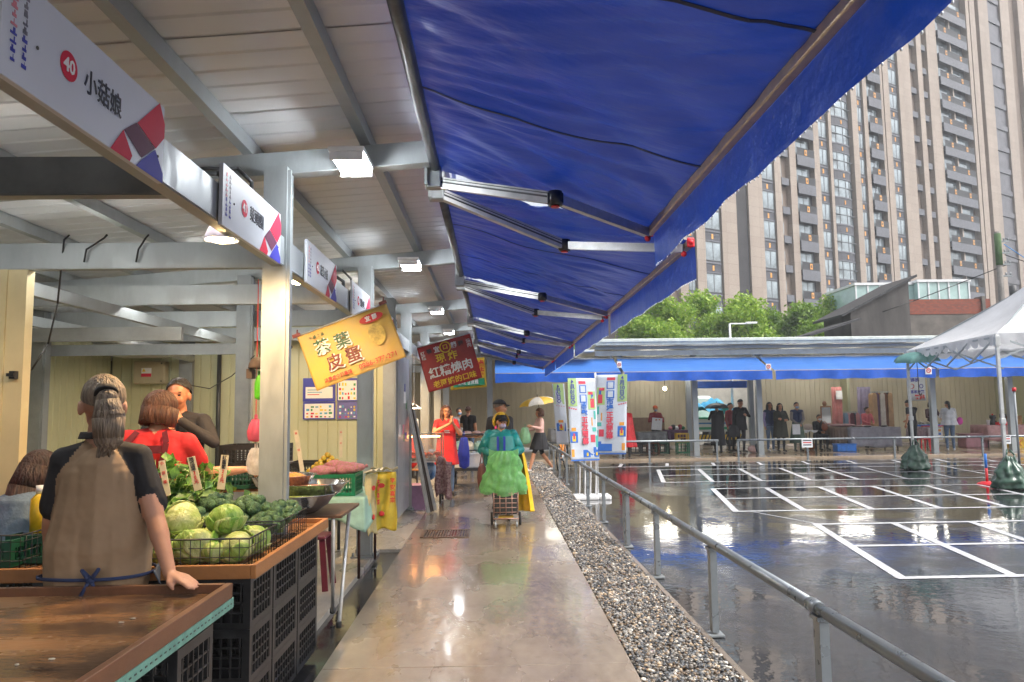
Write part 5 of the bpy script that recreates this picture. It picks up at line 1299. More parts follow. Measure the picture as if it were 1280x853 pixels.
# ---- girl in denim, seated behind
root, J, hp_, rot, k = person('person in a grey-blue denim jacket with long dark hair, hunched at the far left', (-2.62, 4.12, -.17), R(150), 1.6,
    dict(chest=(0, -.10, 1.20), neck=(0, -.15, 1.36), head=(0, -.19, 1.49), shL=(.17, -.1, 1.31), shR=(-.17, -.1, 1.31), elL=(.23, -.18, 1.08), wrL=(.15, -.40, .98), elR=(-.23, -.18, 1.08), wrR=(-.15, -.4, .98), hpL=(.085, 0, .9), hpR=(-.085, 0, .9)),
    face=(0, -1, -.35), mats=dict(top=T_DJEAN, bottom=T_BLACK), hair=('long', hairm('dark_brown_hair', (.015, .008, .006), (.06, .025, .018))), vox=.009, bulk=1.1, long_sleeve=True)
garment(root, [(1.33, .08, .07, 0, -.13), (1.27, .18, .13, 0, -.1), (1.1, .21, .15, 0, -.07), (.85, .20, .16, 0, 0)], cloth('faded_denim', '#66788a', scale=12, bump=.5, bscale=16), 'denim_jacket', folds=6, amp=.03)
# ---- red sleeve at the frame edge
root, *_ = person('person in a dark red top standing at the very left edge of the photo', (-3.05, 4.15, .02), R(90), 1.62, dict(elL=(.24, .03, 1.13), elR=(-.24, -.03, 1.13)), mats=dict(top=T_RED, bottom=T_BLACK), hair=('bob', HBLK), vox=.011, bulk=1.1)
# ---- woman in red T-shirt reaching right
root, J, hp_, rot, k = person('person with a brown bob in a red T-shirt, reaching right over the greens', (-2.16, 4.85, .02), R(180), 1.68,
    dict(neck=(0, -.02, 1.43), head=(-.01, -.05, 1.565), chest=(0, -.01, 1.26), shR=(-.19, -.02, 1.36), elR=(-.27, -.18, 1.15), wrR=(-.44, -.36, 1.16), elL=(.25, -.02, 1.1), wrL=(.2, -.25, 1.0)),
    face=(-.35, -1, -.25), mats=dict(top=T_RED, bottom=T_BLACK, skin=SKIN), hair=('bob', HBRN), vox=.0085, bulk=1.18, hands=dict(R=dict(palm=(0, -.5, -1), curl=1.1)))
T_MAR = cloth('maroon_strap', (.14, .01, .02))
mb = MB()
def strap(pts, w=.035):
    for a, b in zip(pts[:-1], pts[1:]): mb.bar(a, b, w, .006, up=(0, 1, .2))
for s in (-1, 1): strap([(s * .085, .075, 1.44 * k), (s * .125, .135, 1.37 * k), (s * .10, .150, 1.22 * k), (s * .04, .150, 1.05 * k)])
mb.bar((-.10, .148, 1.33 * k), (.10, .148, 1.33 * k), .006, .05)
mb.build('apron_straps', T_MAR, root)
mb = MB(); p = J['wrR'] + V3((-.09, -.02, 0)); mb.bar(p, p + V3((-.24, -.03, -.03)), .012, .006); mb.bar(p + V3((0, 0, .012)), p + V3((-.24, -.03, .05)), .012, .006); o = mb.build('tongs', ALU, None); o.location = (0, 0, 0)
o.matrix_world = Matrix.Translation((-2.16, 4.85, .02)) @ Matrix.Rotation(R(180), 4, 'Z'); tag(o, 'steel tongs held out in the hand of the woman in red', 'tongs')
# ---- man eating from a bag
root, J, hp_, rot, k = person('person in a dark jacket holding food in a clear bag to the mouth', (-2.44, 5.85, .02), R(0), 1.80,
    dict(elL=(.30, -.10, 1.24), wrL=(.115, -.215, 1.395), elR=(-.25, -.10, 1.15), wrR=(-.02, -.25, 1.28)), face=(.12, -1, -.08), mats=dict(top=T_GREYJ, bottom=T_BLACK, skin=SKINW), hair=('short', HBLK), vox=.0085, bulk=1.12, long_sleeve=True,
    hands=dict(L=dict(dir=(-.6, -.2, .75), palm=(-.6, .5, -.3), curl=1.2), R=dict(dir=(.5, -.2, .8), palm=(.3, .6, 0), curl=1.1)))
CLEARB = M('clear_plastic', (.75, .75, .76), .2, trans=.5, alpha=.55, var=.15, scale=20)
b = plastic_bag(None, (.01, -.27, 1.53), .12, .34, CLEARB, seed=2); b.matrix_world = Matrix.Translation((-2.44, 5.85, .02)); tag(b, 'crumpled clear plastic bag held at the mouth of the man in the dark jacket', 'plastic bag')
mb = MB(); mb.grid(lambda u, v: V3(((u - .5) * .07, -.125 - .01 * math.cos((u - .5) * 3), 1.42 - v * .45)), 4, 8); mb.build('shirt_front', T_GREY, root, solid=.01)

# ---- woman in the red dress
root, J, hp_, rot, k = person('person with long reddish hair in a red dress and jeans, hands raised before the face', (-.88, 13.9, .004), R(6), 1.64,
    dict(elL=(.26, -.10, 1.16), wrL=(.12, -.24, 1.36), elR=(-.24, -.16, 1.20), wrR=(.06, -.26, 1.36), toL=(.13, -.12, .035)), face=(.15, -1, 0), mats=dict(top=T_RED, sleeve=T_RED, bottom=T_JEAN, shoe=SHOEB), hair=('long', HBRN), vox=.0095,
    hands=dict(L=dict(dir=(-.15, -.1, 1), palm=(-1, .2, 0), curl=.3), R=dict(dir=(.2, -.1, 1), palm=(1, .2, 0), curl=.3)))
garment(root, [(1.40 * k, .10, .085, 0, 0), (1.34 * k, .17, .12, 0, 0), (1.1 * k, .165, .125, 0, 0), (.9 * k, .18, .14, 0, 0), (.58 * k, .22, .16, 0, 0)], T_RED, 'dress', folds=6, amp=.03)
mb = MB(); mb.bx(-.05, .05, -.137, -.131, 1.17, 1.19); mb.bx(-.04, .06, -.137, -.131, 1.14, 1.155); mb.build('white_print', INKW, root)
mb = MB()
for s in (-1, 1): mb.lathe([(.02, 0), (.026, 0)], c=(0, 0, 0), n=14)
mb.bm.clear()
for s in (-1, 1):
    for i in range(14):
        a, b_ = i * 6.2832 / 14, (i + 1) * 6.2832 / 14; f = lambda t: hp_(s * .034 + .025 * math.cos(t), .094, .003 + .021 * math.sin(t)); mb.cone(f(a), f(b_), .003, n=5)
mb.build('glasses', T_BLACK, root)
# ---- pair further down the stalls
person('person in a black T-shirt and pale jeans, back to the camera, far down the stalls', (-.72, 21.2, .004), R(170), 1.66, dict(elL=(.24, -.1, 1.15), wrL=(.2, -.3, 1.1)), mats=dict(top=T_BLACK, bottom=T_JEAN), hair=('short', HBRN), vox=.014, features=False)
person('masked person facing the man in the black T-shirt far down the stalls', (-1.02, 22.1, .004), R(20), 1.62, {}, mats=dict(top=T_GREY, bottom=T_BLACK), hair=('bun', HBLK), vox=.014, mask=MASKM)
person('person in a pale shirt half hidden behind the heat lamp stall', (-1.95, 17.4, .004), R(30), 1.62, {}, mats=dict(top=T_WHITE, bottom=T_BLACK), hair=('short', HBLK), vox=.014)
# ---- rain lady with trolley
rl = (.10, 10.72, .004)
root, J, hp_, rot, k = person('person in a teal rain jacket, black hat and lilac mask pushing a shopping trolley', rl, R(0), 1.50,
    dict(chest=(0, -.03, 1.25), neck=(0, -.05, 1.42), head=(0.01, -.08, 1.56), shL=(.19, -.03, 1.36), shR=(-.19, -.03, 1.36), elL=(.30, -.08, 1.12), wrL=(.11, -.30, 1.03), elR=(-.30, -.08, 1.12), wrR=(-.10, -.30, 1.03)),
    face=(.35, -1, -.12), mats=dict(top=T_TEAL, bottom=T_BLACK, shoe=SHOEB), hair=('cap', HBLK), vox=.009, bulk=1.25, long_sleeve=True, mask=MASKP,
    hands=dict(L=dict(dir=(-.6, -.5, -.3), palm=(0, 0, -1), curl=1.5), R=dict(dir=(.6, -.5, -.3), palm=(0, 0, -1), curl=1.5)))
garment(root, [(1.40 * k, .10, .09, 0, -.04), (1.33 * k, .20, .15, 0, -.03), (1.1 * k, .235, .19, 0, -.03), (.86 * k, .25, .2, 0, -.02)], T_TEAL, 'rain_jacket', folds=7, amp=.03)
mb = MB()
for s in (-1, 1):
    sh, el, wr = [J[q + ('L' if s > 0 else 'R')] for q in ('sh', 'el', 'wr')]
    mb.ball(sh, .074, 12, 8); mb.cone(sh, el, .074, .070, 14); mb.ball(el, .070, 12, 8); mb.cone(el, el.lerp(wr, .93), .070, .046, 14)
mb.build('sleeves', T_TEAL, root)
cap_hat(root, hp_, rot, k, CAPM, .07, 'hat')
# yellow hooded raincoat thrown over the back
def hood(u, v):
    a = (-.62 + 1.24 * u) * math.pi; th = .25 + v * 1.9
    return hp_(math.sin(th) * math.sin(a) * .135, -.03 - math.sin(th) * math.cos(a) * .13, .01 + math.cos(th) * .145)
mb = MB(); mb.grid(hood, 26, 12); mb.ball(hp_(0, -.03, .125), (.06, .06, .03), 10, 6); mb.build('yellow_hood', T_YEL, root, solid=.008)
garment(root, [(1.38 * k, .13, .11, .02, 0), (1.28 * k, .22, .14, .05, .04), (.95 * k, .24, .15, .10, .06), (.5 * k, .25, .13, .15, .06), (.10, .26, .13, .18, .06)], T_YEL, 'yellow_raincoat', folds=6, amp=.05, a0=-.45, a1=3.3, n=40, thick=.008)
mb = MB(); mb.bx(-.06, -.03, -.245, -.235, .98, 1.18); mb.bx(.03, .06, -.245, -.235, .98, 1.18); mb.bx(-.05, .05, -.24, -.23, .93, .98); mb.build('blue_lanyard', M('blue_strap', (.02, .04, .45), .5), root)
# person behind in a black cap
root, J, hp_, rot, k = person('person in a black cap and dark vest behind the teal rain jacket', (.10, 11.75, .004), R(35), 1.70, {}, face=(.9, -.5, 0), mats=dict(top=T_GREYJ, bottom=T_BLACK), hair=('cap', HGRY), vox=.011, bulk=1.15)
cap_hat(root, hp_, rot, k, CAPM, .08)
mb = MB(); mb.bar((-.15, -.08, 1.40), (-.17, -.13, 1.15), .03, .008); mb.build('pink_strap', M('hot_pink', (.8, .06, .2), .5), root)
# pink lady
pl = (1.18, 19.2, -.03)
root, J, hp_, rot, k = person('person in a pale pink top and black skirt walking left under the yellow umbrella', pl, R(-75), 1.60,
    dict(knL=(.08, -.20, .52), anL=(.08, -.33, .09), toL=(.08, -.50, .05), knR=(-.08, .08, .50), anR=(-.08, .36, .12), toR=(-.08, .24, .04), elL=(.24, -.05, 1.16), wrL=(.16, -.26, 1.22), elR=(-.23, -.10, 1.14), wrR=(-.2, -.34, 1.12)),
    face=(0, -1, -.05), mats=dict(top=T_PINK, bottom=T_BLACK, calf=SKIN, shoe=SHOEW), hair=('bob', HBRN), vox=.012, long_sleeve=True, features=False)
garment(root, [(1.06 * k, .15, .13, 0, 0), (.9 * k, .18, .17, 0, 0), (.60 * k, .21, .24, 0, -.02)], T_BLACK, 'skirt', folds=6, amp=.03)
umbrella('umbrella', 'open yellow and white umbrella over the woman in pink', (1.16, 19.2, 1.66), .52, [M('yellow_umbrella', (.72, .46, .05), .5, trans=.4), M('white_umbrella', (.78, .75, .66), .5, trans=.4)], tilt=(0, -8), stem=.45, depth=.42, rz=R(12))
bg_ = plastic_bag(None, (.80, 19.05, 1.10), .26, .42, M('pale_green_bag', '#9fd0a6', .3, trans=.4, alpha=.8), seed=4, top=True); tag(bg_, 'pale green plastic bag carried by the woman in pink', 'plastic bag')
# ---- people along the far hall
def far(label, px, Y, H, rz, top, bottom, hair=('short', HBLK), pose=None, mask=None, ls=True, calf=None, shoe=SHOEB, face=(0, -1, 0), **kw):
    x = AY(px, 540, Y).x
    return person(label, (x, Y, .03), R(rz), H, pose, face, dict(top=top, bottom=bottom, calf=calf, shoe=shoe), hair, vox=.015, mask=mask, long_sleeve=ls, **kw)
r, J, hp_, rot, k = far('person in a long bright red coat standing behind the event flags', 782, 23.4, 1.62, 170, T_RED, T_BLACK, features=False)
garment(r, [(1.38, .12, .1, 0, 0), (1.25, .22, .15, 0, 0), (.9, .25, .2, 0, 0), (.32, .32, .24, 0, 0)], M('red_raincoat', (.75, .02, .03), .35, bump=.3, bscale=9), 'red_coat', folds=7, amp=.04)
r, J, hp_, rot, k = far('person in an orange cap and dark red jacket holding up a white sheet', 820, 26.3, 1.60, 0, T_DKRED, T_BLACK, pose=dict(elL=(.27, -.08, 1.12), wrL=(.13, -.30, 1.17), elR=(-.27, -.08, 1.12), wrR=(-.13, -.3, 1.17)), mask=MASKM)
cap_hat(r, hp_, rot, k, cloth('orange_cap', (.75, .14, .04)), .05)
x = AY(820, 540, 26).x; mb = MB(); mb.box((0, 0, 0), (.36, .01, .42), rot=Matrix.Rotation(R(6), 4, 'Y')); o = mb.build('paper_sheet', WHITE, loc=(x + .03, 25.95, 1.0)); tag(o, 'white paper sheet held by the vendor in an orange cap', 'paper')
LC = [(1.40, .12, .09, 0, 0), (1.3, .20, .14, 0, 0), (1.0, .20, .15, 0, 0), (.5, .25, .18, 0, 0)]
r, J, hp_, rot, k = far('person in a long black coat under a black umbrella, back turned, beside the truck', 897, 24.9, 1.66, 185, T_BLACK, T_BLACK, pose=dict(elL=(.26, -.08, 1.15), wrL=(.15, -.28, 1.25)), features=False)
garment(r, [(z * .97, a_, b_, c_, d_) for z, a_, b_, c_, d_ in LC[:3]] + [(.25, .25, .19, 0, 0)], T_BLACK, 'long_coat', amp=.03)
p = AY(896, 511, 24.8); umbrella('umbrella', 'open black umbrella over the figure in a long black coat', (p.x, 24.8, p.z - .02), .42, [cloth('black_umbrella', (.03, .035, .04), rough=.4)], stem=.5, depth=.5)
r, *_ = far('person in black with a dark bag looking down at a phone', 926, 25.1, 1.78, 10, T_BLACK, T_BLACK, pose=dict(head=(0, -.05, 1.575), elL=(.27, -.1, 1.15), wrL=(.06, -.28, 1.2), elR=(-.24, .0, 1.12), wrR=(-.26, -.02, .88)), face=(.1, -1, -.4))
garment(r, LC[:3] + [(.75, .23, .17, 0, 0)], T_BLACK, 'coat', amp=.03)
xb_ = AY(918, 540, 25).x; o = plastic_bag(None, (xb_ - .05, 24.95, .95), .36, .42, T_BLACK, 'shoulder_bag', seed=7); tag(o, 'black bag hanging from the arm of the person with a phone', 'bag')
far('person in a dark red top behind the person with a phone', 914, 25.7, 1.66, 30, T_DKRED, T_BLACK)
r, *_ = far('person in a lavender sleeved navy vest, left of the three standing women', 963, 25.3, 1.66, 10, T_NAVY, T_JEAN, ('long', HBLK), shoe=SHOEW); r.data.materials[2] = T_LAV
r, *_ = far('person in a long olive hooded coat, middle of the three standing women', 976, 25.1, 1.62, 0, T_OLIVE, T_BLACK, ('long', HBLK), pose=dict(elL=(.25, -.1, 1.13), wrL=(-.02, -.20, 1.16), elR=(-.25, -.1, 1.13), wrR=(.04, -.22, 1.12)))
garment(r, [(1.34, .12, .1, 0, 0), (1.25, .19, .15, 0, 0), (1.0, .2, .16, 0, 0), (.48, .25, .19, 0, 0)], T_OLIVE, 'long_coat', amp=.03)
r, *_ = far('person in a navy vest, green skirt and blue mask, holding papers low', 997, 25.2, 1.65, 0, T_NAVY, T_GREENSK, ('short', HBLK), pose=dict(elL=(.23, -.04, 1.12), wrL=(.05, -.20, .95), elR=(-.23, -.04, 1.12), wrR=(-.05, -.2, .95)), mask=MASKM); r.data.materials[2] = T_GREY
garment(r, [(.98, .16, .13, 0, 0), (.8, .19, .16, 0, 0), (.28, .26, .2, 0, 0)], T_GREENSK, 'skirt', amp=.04)
x = AY(996, 540, 24.9).x; mb = MB(); mb.box((0, 0, 0), (.26, .012, .34)); o = mb.build('paper_sheet', WHITE, loc=(x, 24.93, .78)); tag(o, 'white papers held low by the woman in a navy vest', 'paper')
sit = dict(pelvis=(0, .1, .5), chest=(0, .04, .86), neck=(0, .0, 1.03), head=(0, -.05, 1.16), shL=(.17, .03, .98), shR=(-.17, .03, .98), elL=(.22, -.05, .74), wrL=(.08, -.25, .66), elR=(-.22, -.05, .74), wrR=(-.08, -.25, .66),
           hpL=(.09, .08, .5), knL=(.13, -.32, .50), anL=(.13, -.28, .09), toL=(.14, -.43, .035), hpR=(-.09, .08, .5), knR=(-.13, -.32, .5), anR=(-.13, -.28, .09), toR=(-.14, -.43, .035))
def stool(x, y, h, label, col=REDP):
    t = thing('stool', label, 'stool', (x, y, .03)); mb = MB(); mb.bx(-.16, .16, -.16, .16, h - .03, h, bev=.01); mb.build('seat', col, t)
    for a in (-1, 1):
        for b in (-1, 1): mb = MB(); mb.bar((a * .12, b * .12, h - .03), (a * .15, b * .15, 0), .03, .03); mb.build('leg', col, t)
r, *_ = far('person in black seated low behind the railing with a white mask, holding a brown bag', 1024, 25.9, 1.62, 5, T_BLACK, T_BLACK, pose=sit, mask=WHITE); stool(r.location.x, 26.0, .38, 'low stool under the seated person in black', DGREY)
mb = MB(); mb.ball((0, 0, 0), (.12, .06, .13)); mb.tube([(-.1, 0, .08), (0, 0, .22), (.1, 0, .08)], .012, 5); o = mb.build('handbag', cloth('brown_leather', '#8a4a2a', rough=.5), loc=(r.location.x + .05, 25.55, .82)); tag(o, 'brown leather handbag held by the seated person in black', 'handbag')
far('person in a pink jacket seated among the clothes racks', 1085, 26.7, 1.62, 10, T_MAG, T_GREY, ('bun', HBLK), pose={a: (b[0], b[1], b[2] + .25) for a, b in sit.items() if a[:2] not in ('an', 'to')}, face=(.3, -1, .3))
far('person in a black T-shirt bending over the snack table, back to the lot', 1141, 24.1, 1.70, 200, T_BLACK, T_BLACK, ('short', HBLK), ls=False, pose=dict(head=(0, -.13, 1.55), neck=(0, -.07, 1.42), chest=(0, -.03, 1.26), elR=(-.24, -.14, 1.15), wrR=(-.2, -.36, 1.02)), shoe=SHOEW, face=(0, -1, -.5), features=False)
r, *_ = far('person with curly black hair in a plum vest serving behind the snack table', 1166, 26.2, 1.62, 0, T_PLUM, T_BLACK, ('bob', HBLK), pose=dict(elL=(.25, -.1, 1.13), wrL=(.16, -.3, 1.1), elR=(-.25, -.1, 1.13), wrR=(-.18, -.3, 1.12)))
r, *_ = far('person in a white blouse and jeans at the snack table, back turned', 1187, 24.3, 1.64, 165, T_WHITE, T_JEAN, ('ponytail', HBLK), shoe=SHOEW, pose=dict(head=(0, -.06, 1.57), elL=(.25, -.08, 1.14), wrL=(.14, -.3, 1.12), elR=(-.25, -.08, 1.14), wrR=(-.16, -.3, 1.1)), face=(0, -1, -.3), features=False)
garment(r, [(1.36, .11, .09, 0, 0), (1.25, .19, .14, 0, 0), (1.0, .2, .16, 0, 0), (.84, .25, .2, 0, 0)], T_WHITE, 'blouse', amp=.05)
mb = MB(); mb.ball((0, 0, 0), (.1, .05, .13)); o = mb.build('handbag', M('magenta_bag', (.55, .03, .3), .5), loc=(r.location.x + .34, 24.25, 1.0)); tag(o, 'magenta handbag at the side of the woman in a white blouse', 'handbag')
# ================================================================ STALL GOODS, LEFT
WOOD = M('weathered_wood', '#6e4c30', .38, 0, .25, 3, col2='#b27a45', stretch=(1, 3, 1), rvar=.14, bump=.3, bscale=30)
WOODW = M('wet_stained_board', '#3a302a', .22, 0, .2, 1.7, col2='#a67a50', stretch=(.8, 1.9, 1), rvar=.12, bump=.2, bscale=25)
RIMD = M('dark_wood_rim', '#6e4830', .45, 0, .2, 4, stretch=(1, .3, 1), bump=.3, bscale=30)
RIMO = M('orange_wood_rim', '#9c6a3e', .45, 0, .15, 4, stretch=(1, .3, 1), bump=.2, bscale=30); TEALM = M('teal_angle_iron', '#6fa396', .45, .2, .15, 12)
GRNC = M('green_crate', (.01, .17, .075), .4, 0, .15, 6); GRNC2 = M('dark_green_crate', (.01, .08, .045), .4); TEALC = M('teal_crate', (.02, .25, .27), .4); YELC = M('yellow_crate', (.65, .42, .03), .4); PURC = M('lilac_plastic', '#a07ca0', .4)
def crate(loc, d, m, label, rz=0, group=None, pitch=.045, cat='crate', solid_top=.04):
    """open lattice crate: corner columns, rims, crossing ribs, floor"""
    X, Y, Z = d; t = .012; mb = MB(); c = .035
    for a in (-1, 1):
        for b in (-1, 1): mb.bx(a * X / 2, a * (X / 2 - c), b * Y / 2, b * (Y / 2 - c), 0, Z)
    for (z0, z1) in ((0, .03), (Z - solid_top, Z)):
        for a in (-1, 1):
            mb.bx(a * X / 2, a * (X / 2 - t), -Y / 2 + c, Y / 2 - c, z0, z1); mb.bx(-X / 2 + c, X / 2 - c, a * Y / 2, a * (Y / 2 - t), z0, z1)
    nz = max(1, int((Z - .07) / pitch)); h = (Z - .03 - solid_top)
    for k in range(1, nz):
        z = .03 + h * k / nz
        for a in (-1, 1):
            mb.bx(a * (X / 2 - .002), a * (X / 2 - t + .002), -Y / 2 + c, Y / 2 - c, z - .004, z + .004); mb.bx(-X / 2 + c, X / 2 - c, a * (Y / 2 - .002), a * (Y / 2 - t + .002), z - .004, z + .004)
    n = int(X / pitch)
    for k in range(1, n):
        x = -X / 2 + X * k / n
        if abs(x) > X / 2 - c: continue
        for a in (-1, 1): mb.bx(x - .004, x + .004, a * Y / 2, a * (Y / 2 - t), .03, Z - solid_top)
    n = int(Y / pitch)
    for k in range(1, n):
        y = -Y / 2 + Y * k / n
        if abs(y) > Y / 2 - c: continue
        for a in (-1, 1): mb.bx(a * X / 2, a * (X / 2 - t), y - .004, y + .004, .03, Z - solid_top)
    mb.bx(-X / 2 + t, X / 2 - t, -Y / 2 + t, Y / 2 - t, .002, .008)
    o = mb.build('crate', m, loc=loc, rot=(0, 0, rz)); return tag(o, label, cat, group)
def table(name, label, x0, x1, y0, y1, z, m, rim=None, rh=.05, th=.02, legs=None, leg_m=DGREY, cat='table', lr=.018):
    cx, cy = (x0 + x1) / 2, (y0 + y1) / 2; t = thing(name, label, cat, (cx, cy, 0)); W, D = x1 - x0, y1 - y0
    mb = MB(); mb.bx(-W / 2 + (.03 if rim else 0), W / 2 - (.03 if rim else 0), -D / 2 + (.03 if rim else 0), D / 2 - (.03 if rim else 0), z - th, z); mb.build('table_top', m, t)
    if rim:
        mb = MB()
        for a in (-1, 1):
            mb.bx(a * W / 2, a * (W / 2 - .028), -D / 2, D / 2, z - .035, z + rh - .03, bev=.003); mb.bx(-W / 2 + .03, W / 2 - .03, a * D / 2, a * (D / 2 - .028), z - .035, z + rh - .03, bev=.003)
        mb.build('rim', rim, t)
    for (lx, ly) in (legs or []):
        mb = MB(); mb.cone((lx - cx, ly - cy, .02), (lx - cx, ly - cy, z - th - .001), lr, n=12); mb.build('leg', leg_m, t)
    return t
# near board table
t = table('board_table', 'large brown board table with a raised rim and wet stains, in the bottom left corner', -3.1, -1.115, 1.15, 3.27, .80, WOODW, RIMD, .065, legs=[(-1.25, 2.62), (-1.25, 1.4), (-2.9, 2.6)], lr=.035)
mb = MB(); W, D = 1.985, 2.12; mb.bx(W / 2 + .001, W / 2 + .005, -D / 2, D / 2, .735, .775); mb.bx(W / 2 - .03, W / 2 + .001, -D / 2, D / 2, .731, .735); 
for k in range(60): y = -D / 2 + .02 + k * .035; mb.bx(W / 2 + .0052, W / 2 + .0062, y, y + .014, .752, .757, 1)
mb.build('angle_iron', [TEALM, BLACKP], t)
mb = MB(); rr = random.Random(4)
for k in range(14): mb.ico((rr.uniform(-.9, .9), rr.uniform(-.8, .95), .803), (.006 + .008 * rr.random(), .006, .003), 1, jit=.001)
tag(mb.build('scraps', M('pale_scraps', '#b9b3a4', .5), t), kind='stuff')
mb = MB(); mb.cone((-1.25, 2.62, .0), (-1.25, 2.62, .38), .037, n=12); o = mb.build('leg_cover', M('pale_leg_sleeve', '#b8b0a0', .5)); tag(o, 'pale plastic sleeve on the front leg of the board table', 'leg cover')
lv = ('bottom', 'middle', 'top')
def stack(x, y, n, dx, dy, h, where, m=BLACKP, g=None, z=.02):
    for k in range(n): crate((x, y, z + k * (h + .002)), (dx, dy, h), m, '%s crate of the %s' % (lv[k] if n == 3 else ('lower', 'upper')[k], where), group=g)
g1 = 'black lattice crates under the tables'
stack(-1.40, 2.98, 3, .50, .34, .225, 'black stack under the far corner of the board table', g=g1)
stack(-1.42, 2.20, 3, .50, .50, .225, 'black stack under the middle of the board table', g=g1)
# vegetable table
VT = table('vegetable_table', 'vegetable table with an orange wooden rim resting on black crates', -3.0, -1.14, 3.66, 5.22, .80, WOOD, RIMO, .06)
for k, (y, d) in enumerate(((3.86, .36), (4.30, .48), (4.80, .48))): stack(-1.42, y, 3, .50, d, .252, ('black stack at the front corner under the vegetables', 'black stack at the middle under the vegetables', 'black stack at the far end under the vegetables')[k], g=g1)
stack(-1.95, 3.86, 3, .50, .36, .252, 'black stack behind the standing leg of the ponytailed vendor', g=g1)
stack(-2.6, 3.86, 3, .50, .36, .252, 'black stack at the left under the vegetable table', g=g1)
def wire_basket(label, x0, x1, y0, y1, z0, h, p=.045):
    t = thing('wire_basket', label, 'basket', ((x0 + x1) / 2, (y0 + y1) / 2, z0)); X, Y = (x1 - x0) / 2, (y1 - y0) / 2; mb = MB(); r = .0022
    nx, ny = int(2 * X / p), int(2 * Y / p)
    for i in range(nx + 1):
        x = -X + 2 * X * i / nx
        for s in (-1, 1): mb.cone((x, s * Y, 0), (x, s * Y, h), r, n=4, smooth=False)
        mb.cone((x, -Y, .003), (x, Y, .003), r, n=4)
    for i in range(ny + 1):
        y = -Y + 2 * Y * i / ny
        for s in (-1, 1): mb.cone((s * X, y, 0), (s * X, y, h), r, n=4)
    for k in range(int(h / p) + 1):
        z = .003 + k * p
        for s in (-1, 1): mb.cone((-X, s * Y, z), (X, s * Y, z), r, n=4); mb.cone((s * X, -Y, z), (s * X, Y, z), r, n=4)
    mb.build('wire_mesh', BLACKP, t)
    mb = MB(); q = [(-X, -Y, h), (X, -Y, h), (X, Y, h), (-X, Y, h), (-X, -Y, h)]; mb.tube(q, .004, 6); mb.build('rim', BLACKP, t)
wire_basket('black wire basket full of pale green cabbages at the table corner', -2.05, -1.20, 3.74, 4.20, .805, .135)
wire_basket('black wire basket of broccoli behind the cabbages', -2.05, -1.20, 4.28, 4.85, .805, .14)
wire_basket('black wire basket at the far left, behind the man with the ponytail', -2.95, -2.3, 3.74, 4.15, .805, .17)
def veg_leaf(name, c1, c2):
    m = M(name, c1, .42, 0, .2, 14, col2=c2, bump=1, bscale=26, stretch=(1, 1, .35), trans=.12, bdist=.02); return m
CABM = [veg_leaf('cabbage_leaf_pale', '#9db45a', '#d9dfa8'), veg_leaf('cabbage_leaf_green', '#6c9c3a', '#b5cb70'), veg_leaf('cabbage_white', '#c6cfa4', '#e9e8d2')]
def cabbage(x, y, z, r, i, seed, label):
    rr = random.Random(seed); t = thing('cabbage', label, 'cabbage', (x, y, z), rr.random() * 6, 'cabbages in the wire basket')
    t.rotation_euler = (rr.uniform(-.9, .9), rr.uniform(-.6, .6), rr.random() * 6)
    mb = MB()
    def head(u, v):
        a, th = u * 6.2832, v * math.pi; w = r * (1 + .05 * math.sin(a * 3 + seed) * math.sin(th) + .03 * noise.noise(V3((math.cos(a) * 3, math.sin(a) * 3, th * 3 + seed))))
        return V3((w * math.sin(th) * math.cos(a), w * math.sin(th) * math.sin(a), w * .82 * math.cos(th)))
    mb.grid(head, 28, 16); mb.build('heart', CABM[(i + 0) % 3 if i % 3 != 2 else 0], t)
    for k in range(7):
        a0 = k * .9 + rr.random() * .5; wd = .75 + .3 * rr.random(); op = .03 + .05 * rr.random(); top = .25 + .4 * rr.random()
        def leaf(u, v):
            a = a0 + (u - .5) * wd * 2 * math.sin(math.pi * (.2 + .65 * v)); th = math.pi * (.98 - (.98 - top) * v)
            rad = r * (1.03 + .015 * k + op * v * v + .10 * max(0, v - .75) * (1 + math.sin(u * 22 + k)) + .02 * math.sin(u * 17) * v)
            return V3((rad * math.sin(th) * math.cos(a), rad * math.sin(th) * math.sin(a), rad * .84 * math.cos(th)))
        mb = MB(); mb.grid(leaf, 14, 12); mb.build('outer_leaf', CABM[(k + i) % 2], t, solid=.003)
cl = ['front row, at the left end', 'front row, second from the left', 'front row, second from the right', 'front row, at the right corner', 'back row, at the left end', 'back row, second from the left', 'back row, second from the right', 'back row, at the right end', 'top of the pile, left', 'top of the pile, middle', 'top of the pile, right']
pos = [(-1.95, 3.84, .885, .085), (-1.76, 3.85, .89, .09), (-1.50, 3.84, .895, .095), (-1.30, 3.85, .885, .085), (-1.92, 4.05, .89, .085), (-1.70, 4.06, .90, .09), (-1.47, 4.08, .90, .09), (-1.28, 4.05, .89, .08), (-1.82, 3.95, 1.01, .085), (-1.61, 3.96, 1.01, .09), (-1.39, 3.95, 1.01, .09)]
pos += [(-1.63, 3.82, .87, .06), (-1.40, 3.81, .865, .055)]
cl += ['small one squeezed in the front row, left', 'small one squeezed in the front row, right']
for i, (x, y, z, r) in enumerate(pos): cabbage(x, y, z, r, i, 60 + i, 'pale green cabbage in the basket, ' + cl[i])
BROC = M('broccoli_green', '#2b4a33', .6, 0, .25, 30, col2='#587a4c', bump=1.0, bscale=120); STEM = M('pale_green_stem', '#8aa65c', .5)
